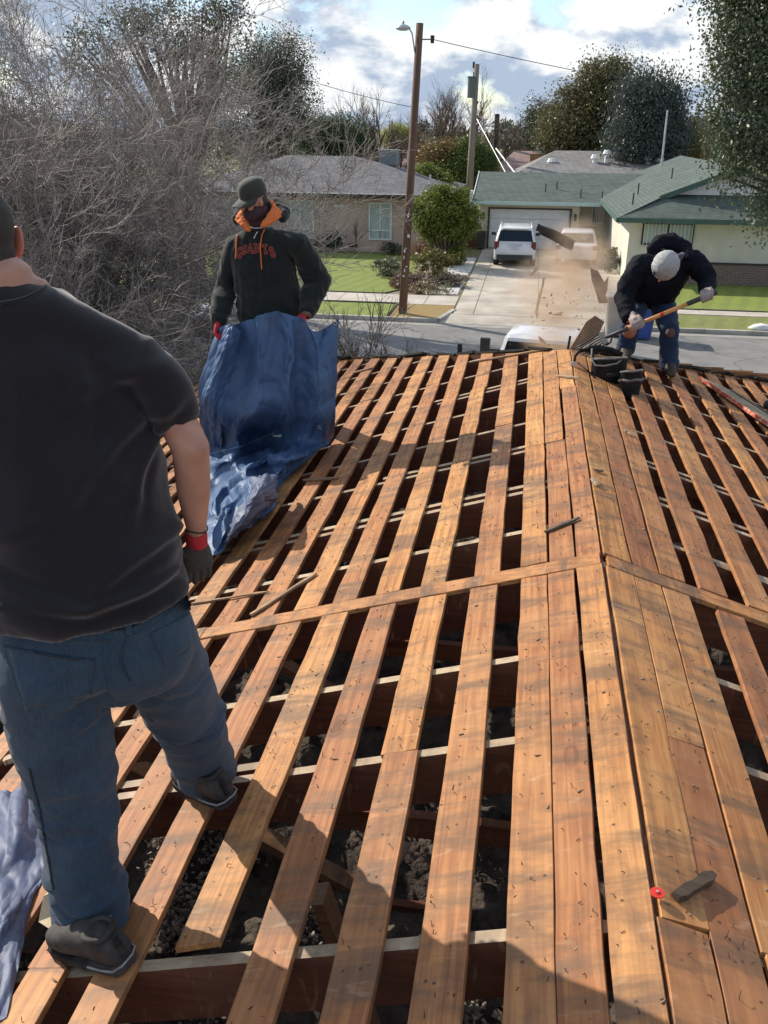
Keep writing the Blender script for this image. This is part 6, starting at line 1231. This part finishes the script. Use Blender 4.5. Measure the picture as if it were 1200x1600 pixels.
# ---------------------------------------------------------------- worker bending over the ripping fork
def worker():
    Yw = 8.05; lf = vec(P(1043, 592, 7.98)); rf = vec(P(972, 584, 8.02)); zf = lambda y: ZR-SL*(y-RE)
    for q in (lf, rf): q[2] = min(zf(q[1]), ZR-SL*abs(q[0]))+.02
    t = thing('person', 'bending worker in dark hooded jacket and grey knit cap prying with a long fork', 'person', tuple((lf+rf)/2))
    pel = vec(P(1015, 452, 8.45)); sh = vec(P(1046, 408, 8.02)); nk = vec(P(1043, 412, 7.88)); hd = vec(P(1039, 418, 7.74)); r = unit(vec((1, .0, .0)))
    rs = vec(P(1000, 415, 8.0)); re_ = vec(P(975, 465, 7.92)); rw = vec(P(982, 500, 7.72)); ls = vec(P(1084, 408, 8.0)); le = vec(P(1106, 438, 7.95)); lw = vec(P(1104, 460, 7.74))
    lk = vec(P(1046, 514, 8.0)); rk = vec(P(985, 512, 7.95)); d = unit(sh-pel); f = unit(np.cross(r, d))
    b = MB(); b.loft([oval(pel*(1-q)+sh*q, r, f, w_, h_) for q, w_, h_ in ((-.1, .15, .12), (.3, .17, .13), (.8, .19, .12), (1.05, .12, .08))]); cap(b, [sh, nk, hd], [.07, .055, .05]); cap(b, [rs, re_, rw], [.05, .04, .03]); cap(b, [ls, le, lw], [.05, .04, .03])
    for hip, k, fo in ((pel+r*.1, lk, lf), (pel-r*.1, rk, rf)): cap(b, [hip, k, fo+vec((0, 0, .08))], [.09, .06, .045])
    hf = unit(vec((-.35, -.45, -.85))); hu = unit(vec((-.12, -.85, .45))); hr = unit(np.cross(hf, hu)); hu = np.cross(hr, hf)
    ell(b, hd, hr*.075, hf*.09, hu*.11); ell(b, hd+hf*.10-hu*.03, hr*.012, hf*.02, hu*.02)
    fuse('body', b, SKIN, t, .009, 3)
    c = MB(); ell(c, hd+hu*.018-hf*.012, hr*.108, hf*.118, hu*.135, 28, 18); BEAN = M('grey_knit_cap', (.30, .31, .30), (.42, .43, .42), 60, .9, .5, .002, stretch=(1, 1, 1)); co_ = fuse('knit_cap', c, BEAN, t, .007, 3, lambda p: .004*ridge(p, (26, 8, 26), 2)); bc = bvh_of(co_)
    seam('cap_fold', bc, [(1018, 405), (1019, 415), (1022, 426), (1030, 436)], .005, BEAN, t, 2, 0, .002); patch('cap_badge', bc, [(1019, 424), (1024, 426), (1022, 433), (1018, 430)], DARK, t, 3, 3, .004, .002)
    JK = M('dark_jacket', (.004, .005, .010), (.009, .010, .018), 30, .85, .3, .001, spec=.15); s = MB()
    s.loft([oval(pel*(1-q)+sh*q+o, r, f, w_, h_, 28) for q, w_, h_, o in ((-.22, .20, .13, f*0), (-.05, .225, .17, f*0), (.15, .23, .20, f*0), (.5, .225, .19, f*0), (.8, .215, .16, f*0), (1.0, .15, .11, f*0))])
    s.loft([oval(vec(P(x, y, Y)), r, (0, 1, 0), w_, h_, 24) for x, y, Y, w_, h_ in ((1018, 468, 8.25, .19, .15), (1020, 456, 8.2, .215, .18), (1026, 440, 8.12, .22, .2), (1036, 416, 8.08, .21, .18), (1043, 396, 8.1, .15, .13))])
    cap(s, [sh-r*.05, rs, (rs+re_)/2-r*.015, re_, rw+(re_-rw)*.12], [.085, .096, .09, .080, .058], 18); cap(s, [sh+r*.05, ls, (ls+le)/2, le, lw+(le-lw)*.15], [.085, .092, .086, .076, .055], 18)
    def wr(p): return .011*ridge((p[0], p[1], p[2]-p[0]*.5), (8, 8, 14), 5)+.007*nz(p, (14, 14, 14), 2)
    fuse('jacket', s, JK, t, .011, 3, wr)
    g = MB(); cap(g, [vec(P(1018, 392, 8.02)), vec(P(1030, 379, 8.06)), vec(P(1050, 376, 8.06)), vec(P(1072, 388, 8.0)), vec(P(1076, 402, 7.92))], [.045, .06, .065, .05, .035], 16); fuse('hood', g, JK, t, .010, 3, lambda p: .010*ridge(p, (14, 14, 22), 4))
    g = MB(); cap(g, [vec(P(1060, 400, 7.84)), vec(P(1066, 396, 7.86)), vec(P(1060, 408, 7.86))], [.022, .03, .02], 10); fuse('shirt_collar', g, M('grey_blue_fleece', (.09, .09, .13), rough=.9), t, .009, 2)
    j = MB(); j.loft([oval(pel+vec((0, 0, z)), r, (0, 1, 0), w_, h_) for z, w_, h_ in ((-.14, .18, .15), (-.02, .19, .16), (.08, .18, .14))])
    for hip, k, fo in ((pel+r*.10-vec((0, 0, .05)), lk, lf), (pel-r*.10-vec((0, 0, .05)), rk, rf)): cap(j, [hip, k*.5+hip*.5, k, (k+fo)/2, fo+vec((0, 0, .05))], [.115, .10, .080, .076, .080], 18)
    fuse('trousers', j, DEN2, t, .010, 3, lambda p: .009*ridge(p, (9, 9, 22), 5))
    KN = M('orange_brown_knee_pad', (.32, .10, .05), (.4, .15, .08), 12, .7)
    for k, m_, sz in ((lk, M('brown_pad', (.085, .05, .04), (.13, .075, .055), 12, .8), .042), (rk+vec((-.01, 0, .0)), KN, .06)): g = MB(); ell(g, k+vec((0, -.07, -.02)), (sz, 0, 0), (0, .035, 0), (0, 0, sz*1.1)); fuse('knee_pad', g, m_, t, .009, 2)
    for fo in (lf, rf):
        g = MB(); g.loft([oval(fo+vec((0, -q, hh/2-.01)), r, (0, 0, 1), w_, hh/2, 14) for q, w_, hh in ((-.1, .03, .09), (0, .045, .15), (.12, .05, .09), (.2, .03, .05))]); fuse('boot', g, M('brown_boot', (.028, .022, .018), (.055, .042, .032), 12) if 'brown_boot' not in bpy.data.materials else bpy.data.materials['brown_boot'], t, .01, 2)
    # fork
    A = vec(P(1120, 456, 7.66)); B = vec(P(945, 528, 7.58)); ax = unit(B-A); gr1 = vec(P(1075, 475, 7.65)); rd = vec(P(1000, 506, 7.61)); root = vec(P(940, 531, 7.57))
    tk = thing('ripping_fork', 'long-handled shingle fork with orange shaft and black tines in the worker\'s hands', 'tool', tuple(root))
    Lr = lambda q: A+(B-A)*q
    g = MB(); g.tube([Lr(.0), Lr(.02), Lr(.25), Lr(.27)], [.020, .023, .020, .016], 12); smooth_angle(g.build('grip', PLAS, tk), 50); g = MB(); g.tube([Lr(.26), Lr(.80)], .0175, 12); g.build('shaft', M('orange_fibreglass', (.48, .20, .05), (.58, .27, .08), 8, .4), tk, smooth=True)
    g = MB(); g.tube([Lr(.47), Lr(.50)], .019, 12); g.build('red_band', CUFF, tk, smooth=True); g = MB(); g.tube([Lr(.79), Lr(.84), Lr(1.0)], [.022, .017, .015], 10); g.tube([Lr(.93), Lr(.94)+vec((0, 0, -.06)), Lr(.97)+vec((-.01, 0, -.075)), Lr(.98)+vec((.0, 0, -.05))], .008, 6); g.build('socket', PLAS, tk, smooth=True)
    BLK = M('black_steel', (.03, .03, .032), (.06, .06, .06), 20, .45, metal=.5); up = vec((0, -.35, .94)); sd = unit(np.cross(ax, up)); tip = unit(vec(P(900, 545, 7.45))-B)
    g = MB(); g.obb(B+ax*.01, sd*.085, ax*.02, unit(np.cross(sd, ax))*.006); g.build('fork_head', BLK, tk)
    for i in range(6): o = sd*(-.08+.032*i); g = MB(); g.tube([B+o, B+o+ax*.08-vec((0, 0, .01)), B+o+ax*.17-vec((0, 0, .03)), B+o+ax*.26-vec((0, 0, .03))], [.007, .007, .006, .003], 6); g.build('tine', BLK, tk, smooth=True)
    # gloved hands gripping the shaft
    for w_, e_, at, m_ in ((rw, re_, Lr(.71), GLOVEP), (lw, le, Lr(.09), GLOVEP)):
        at = vec(at); wv = at+unit(e_-at)*.085; dd = unit(at-wv); nn = unit(np.cross(dd, ax)); nn = nn if nn[1] < 0 else -nn; g = MB()
        pm = at-dd*.03+nn*.028; g.loft([oval(pm+ax*q, dd, nn, .045, .018, 14) for q in (-.05, -.045, 0, .04, .045)])
        for i in range(4):
            c0 = at+ax*(-.036+.024*i); pts = [c0+.034*(nn*math.cos(a)+dd*math.sin(a)) for a in (-.6, .3, 1.1, 1.9, 2.7, 3.3)]; cap(g, pts, [.0125]*6, 8)
        cap(g, [pm-ax*.045, at-ax*.055-dd*.0+nn*.02, at-ax*.05+dd*.03], [.016, .014, .012], 8); cap(g, [wv-dd*.05, wv, pm], [.034, .034, .03], 12); fuse('glove', g, m_, t, .006, 2)
worker()
# ---------------------------------------------------------------- tool belt on the ridge
LEA = M('black_leather', (.006, .006, .007), (.02, .018, .017), 14, .6, .6, .004, spec=.2); LEA2 = M('worn_edge_leather', (.09, .08, .07), (.19, .17, .15), 20, .7)
def belt():
    c = roofP(955, 605, 0, 1); t = thing('tool_belt', 'black leather tool belt with two deep pouches set down on the ridge', 'tool belt', (c.x, c.y, c.z)); k = .0053
    def pouch(cx, cy, Y, rx, ry, H, nm, sx=.8):
        top = vec(P(cx, cy, Y)); g = MB(); n = 22; wall = []
        for q, s_ in ((0, 1.0), (.15, 1.0), (.5, .98), (.8, .9), (1.0, sx)): wall.append([top-vec((0, 0, H*q))+vec((rx*s_*math.cos(a), ry*s_*math.sin(a), .02*math.cos(a+1)*(1-q)+.004*math.sin(5*a+q*7))) for a in [2*math.pi*i/n for i in range(n)]])
        inner = [[vec(p)*.0+top-vec((0, 0, H*q))+vec((rx*.9*math.cos(a), ry*.9*math.sin(a), .02*math.cos(a+1)*(1-q))) for a, p in [(2*math.pi*i/n, 0) for i in range(n)]] for q in (.9, .0)]
        g.loft(wall[::-1]+inner[::-1], True); o = g.build(nm, LEA, t, smooth=False); smooth_angle(o, 50)
        g = MB(); g.tube([w_*.5+i_*.5 for w_, i_ in zip(wall[0]+wall[0][:1], inner[1]+inner[1][:1])], .009, 6, False); g.build('rim', LEA2, o, smooth=True); return o, wall
    o, w1 = pouch(953, 560, 6.95, .135, .09, .23, 'pouch', .72)
    g = MB(); a, b = vec(P(948, 585, 6.84)), vec(P(966, 583, 6.86)); g.beam(a, b, .02, .09, (0, 1, 0)); smooth_angle(g.build('front_pocket', LEA, t), 30)
    o, w2 = pouch(987, 580, 6.80, .085, .075, .21, 'pouch', .8)
    g = MB(); g.tube([w2[1][i % 22]-vec((0, 0, .035)) for i in range(23)], .011, 6, False); g.build('strap_band', LEA2, t, smooth=True)
    for pts, w_, m_, nm in (([(897, 567, 7.0), (899, 556, 7.02), (906, 548, 7.05), (918, 546, 7.08), (925, 552, 7.08), (928, 566, 7.0), (934, 578, 6.9)], .022, LEA, 'belt_strap'), ([(918, 546, 7.08), (934, 544, 7.12), (955, 548, 7.12), (972, 556, 7.08)], .028, LEA, 'belt_strap'), ([(925, 545, 7.0), (924, 560, 6.92), (930, 571, 6.86), (945, 572, 6.82), (964, 568, 6.84), (973, 560, 6.9)], .007, LEA2, 'rim_cord'), ([(903, 567, 6.98), (915, 577, 6.9), (930, 588, 6.83)], .006, LEA, 'leather_lace'), ([(930, 590, 6.82), (922, 593, 6.83), (916, 589, 6.86)], .008, LEA, 'leather_lace')):
        g = MB(); g.tube([P(*q) for q in pts], (w_*.35 if w_ > .02 else w_) if 0 else [(w_, w_*.4) if w_ > .02 else w_]*len(pts), 8, True, 0, (0, 0, 1)); g.build(nm, m_, t, smooth=True)
    g = MB(); q = vec(P(896, 568, 6.98)); g.obb(q, (.022, 0, 0), (0, .012, 0), (0, 0, .014)); g.build('buckle', METAL, t)
belt()
# ---------------------------------------------------------------- loose wood and hardware on the boards
def stick(label, a, b, w, h, mat, side=-1, hh=.006, cat='wood scrap', name='wood_scrap', group=None, n=6, jag=.003):
    A, B = vec(roofP(a[0], a[1], hh, side)), vec(roofP(b[0], b[1], hh, 1 if side > 0 else -1)); d = B-A; nn = unit(vec((-SL if side < 0 else SL, 0, 1))); sd = unit(np.cross(d, nn)); rr = random.Random(len(label)); rings = []
    for i in range(n+1):
        q = i/n; wq = w/2*(1 if 0 < i < n else .6)+rr.uniform(-jag, jag); hq = h+rr.uniform(-.001, .001); c = A+d*q+sd*rr.uniform(-jag, jag); rings.append([c-sd*wq, c-sd*wq*.8+nn*hq, c+sd*wq*.8+nn*hq, c+sd*wq])
    g = MB(); g.loft(rings); return tag(g.build(name, mat), label, cat, group)
SW = wood_mat('scrap_wood', 'X', a=(.36, .22, .12), b=(.22, .12, .06), stain=.4); SWD = wood_mat('dark_scrap_wood', 'X', a=(.13, .09, .055), b=(.06, .04, .025), pale=(.2, .15, .1), stain=.5)
stick('brown splintered stick across two boards left of the ridge', (851, 832), (906, 810), .022, .010, SWD)
stick('long thin splinter on the boards right of the grey glove', (300, 944), (421, 925), .016, .008, SW)
stick('broken lath pointing up right just above the cross board', (392, 962), (495, 897), .028, .010, SW)
stick('short splinter lying near the heaped tarp', (474, 751), (528, 748), .03, .01, SW)
stick('dark rough block of wood beside the red cap at the ridge', (1053, 1404), (1112, 1370), .034, .018, SWD, 1, .004, jag=.002)
stick('long sliver at the hip edge left of the ridge', (741, 566), (862, 545), .035, .012, SW)
stick('thin lath lying across the ridge by the tool belt', (868, 588), (905, 591), .02, .01, RTOP)
stick('curled chip on the right slope beside the ridge', (975, 673), (992, 683), .02, .012, RTOP, 1)
stick('pale chip on the ridge gap halfway down', (924, 748), (934, 760), .03, .012, RTOP, 1)
stick('dark chip on the right slope below the pale chip', (928, 735), (943, 737), .018, .008, SWD, 1)
stick('small board stub on the rafters behind the man in black T-shirt', (8, 1192), (24, 1186), .05, .02, RTOP)
stick('flat shard leaning over the far boards near the corner of the tarp', (552, 583), (585, 575), .05, .012, SW)
c = vec(roofP(1027, 1395, .008)); g = MB(); g.disc(c, (0, 0, 1), .017, .003, 24); g.disc(c+vec((0, 0, .003)), (0, 0, 1), .006, .003, 12); o = g.build('plastic_cap', M('red_plastic', (.60, .035, .02), rough=.35)); tag(o, 'round red plastic nail cap at the edge of the ridge gap', 'plastic cap')
o2 = MB(); o2.disc(c+vec((0, 0, .0055)), (0, 0, 1), .003, .002, 10); nn_ = o2.build('nail_head', METAL); nn_.parent = o; nn_.location = nn_.location-o.location
# panel with a red edge at the right
A = vec(roofP(1094, 592, .02, 1)); B = vec(roofP(1225, 682, .02, 1)); d = unit(B-A); nn = unit(vec((SL, 0, 1))); sd = unit(np.cross(d, nn)); sd = sd if sd[0] > 0 else -sd
t = thing('weathered_panel', 'long weathered panel with a red painted edge on the right slope', 'panel', tuple(A)); PW = wood_mat('yellowed_board', 'Y', a=(.45, .36, .20), b=(.32, .24, .13), pale=(.6, .5, .3), stain=.6)
g = MB(); g.prism([A, A+d*1.9, A+d*1.9+sd*.30, A+d*.15+sd*.16], nn*.018); g.build('panel', PW, t); g = MB(); g.beam(A-sd*.012+nn*.01, A+d*1.9-sd*.012+nn*.01, .02, .03, nn); g.build('red_edge', M('flaking_red_paint', (.55, .10, .05), (.70, .42, .30), 26, .6, lo=.5, hi=.62), t); g = MB(); g.beam(A+d*.2+sd*.19+nn*.01, A+d*1.9+sd*.325+nn*.01, .035, .03, nn); g.build('grey_edge', WOLD, t)
g = MB(); a = roofP(1196, 632, .05, 1); g.tube([a, vec(a)+vec((.35, .05, -.07))], .04, 10); tag(g.build('caulk_tube', DARK, smooth=True), 'black tube lying on the weathered panel at the right edge', 'tube')
# stubs standing at the hip
g = MB(); p = P(718, 556, 8.62); g.beam(vec(p)-vec((0, 0, .12)), vec(p)+vec((.0, 0, .12)), .045, .03, (0, 1, 0)); tag(g.build('pipe_stub', DARK), 'dark stub standing at the far roof edge left of the truck', 'pipe')
g = MB(); a = vec(P(1053, 576, 8.3)); b = vec(P(1058, 543, 8.3)); g.beam(a-vec((0, 0, .05)), b, .02, .015, (0, 1, 0)); tag(g.build('pry_bar', SWD), 'thin dark bar upright beside the worker\'s right knee', 'bar')
g = MB(); a = vec(P(886, 549, 7.6)); b = vec(P(891, 525, 7.6)); g.beam(a-vec((0, 0, .05)), b, .02, .012, (0, 1, 0)); tag(g.build('upright_splinter', DARK), 'black splinter upright at the ridge end beside the flying board', 'splinter')
# ---------------------------------------------------------------- debris in the air
SHG = M('old_brown_shingle', (.09, .055, .045), (.20, .13, .10), 14, .9, .8, .006); SHB = M('black_shingle', (.02, .017, .016), (.07, .05, .045), 9, .95, .8, .006); BRD = wood_mat('flung_board', 'X', a=(.34, .22, .14), b=(.24, .15, .09), stain=.3)
def flyer(label, pts, Y, mat, th=.015, dy=0.0, name='flying_shingle'):
    c = sum(p[0] for p in pts)/len(pts); V = [vec(P(x, y, Y+dy*(x-c)/30)) for x, y in pts]; g = MB(); g.prism(V, (.1*th, th, .2*th)); return tag(g.build(name, mat), label, 'shingle' if 'shingle' in name else 'board')
flyer('dark curled strip flung into the air above the white cars', [(837, 361), (840, 351), (846, 354), (866, 361), (886, 371), (898, 378), (894, 392), (880, 386), (860, 374), (843, 366), (841, 361)], 9.2, SHB, .04, .12)
flyer('narrow wavy strip falling over the driveway', [(851, 433), (850, 445), (847, 458), (844, 470), (840, 485), (839, 499), (836, 487), (839, 474), (842, 460), (846, 447), (848, 436)], 9.4, SHG, .02)
flyer('forked brown shingle falling left of the worker', [(922, 420), (934, 424), (944, 442), (951, 432), (949, 452), (946, 462), (950, 473), (936, 474), (930, 455), (925, 440)], 9.0, SHG, .02, .1)
flyer('small dark scrap falling beside the narrow wavy strip', [(862, 492), (870, 490), (880, 487), (877, 494), (870, 493)], 9.3, SHG, .01)
flyer('twisted scrap falling below the dark curled strip', [(826, 430), (832, 425), (838, 417), (843, 418), (838, 426), (830, 431)], 9.6, SHG, .012)
flyer('brown board being pried up off the ridge end', [(890, 546), (916, 503), (929, 494), (944, 504), (936, 522), (925, 532), (905, 548)], 7.75, BRD, .02, .1, 'flying_board')
flyer('loose brown splinter in front of the pickup window', [(841, 526), (848, 530), (860, 545), (856, 546), (846, 538)], 8.6, SW, .012, 0, 'flying_splinter')
rr = random.Random(9)
V = []; F = []
for i in range(55):
    x, y, Y = rr.gauss(885, 38), rr.gauss(492, 38), rr.uniform(7.9, 9.6); c = vec(P(x, y, Y)); s = rr.uniform(.003, .009); b_ = len(V); R3 = [unit([rr.gauss(0, 1) for _ in range(3)])*s*k for k in (1.6, .6, .3)]
    V += [c+R3[0]*i_+R3[1]*j_+R3[2]*k_ for k_ in (-1, 1) for j_ in (-1, 1) for i_ in (-1, 1)]; F += [tuple(b_+q for q in f_) for f_ in ((0, 2, 3, 1), (4, 5, 7, 6), (0, 1, 5, 4), (2, 6, 7, 3), (0, 4, 6, 2), (1, 3, 7, 5))]
tag(mk('debris_crumbs', V, np.array(F), SHG), kind='stuff')
def dust():
    m = bpy.data.materials.new('dust_volume'); m.use_nodes = True; N = m.node_tree.nodes; L = m.node_tree.links; N.clear(); out = N.new('ShaderNodeOutputMaterial'); pv = N.new('ShaderNodeVolumePrincipled'); pv.inputs['Color'].default_value = (.88, .68, .50, 1); pv.inputs['Anisotropy'].default_value = .35
    tc_ = N.new('ShaderNodeTexCoord'); g = N.new('ShaderNodeVectorMath'); g.operation = 'LENGTH'; L.new(tc_.outputs['Object'], g.inputs[0]); n = noisen(N, L, tc_.outputs['Object'], 2.6, 6, .65, .8)
    fo = ramp(N, L, g.outputs['Value'], [(0., 1.), (.55, .5), (1., 0.)]); nn = ramp(N, L, n, [(.40, 0.), (.68, 1.)]); mm = N.new('ShaderNodeMath'); mm.operation = 'MULTIPLY'; L.new(fo, mm.inputs[0]); L.new(nn, mm.inputs[1]); m2 = N.new('ShaderNodeMath'); m2.operation = 'MULTIPLY'; m2.inputs[1].default_value = 6.0; L.new(mm.outputs[0], m2.inputs[0]); L.new(m2.outputs[0], pv.inputs['Density']); L.new(pv.outputs[0], out.inputs['Volume'])
    for i, (px, py, Y, rx, rz, sc) in enumerate(((882, 465, 8.8, 100, 82, 1), (900, 405, 9.2, 60, 66, 1), (880, 538, 8.3, 66, 28, 1))):
        c = P(px, py, Y); k = Y/F_PX; bm = bmesh.new(); bmesh.ops.create_icosphere(bm, subdivisions=3, radius=1); me = bpy.data.meshes.new('dust_cloud'); bm.to_mesh(me); bm.free(); me.materials.append(m); o = bpy.data.objects.new('dust_cloud', me); COL.objects.link(o); o.location = c; o.scale = (rx*k, .55, rz*k); o['kind'] = 'stuff'; o.rotation_euler.z = .3*i
dust()
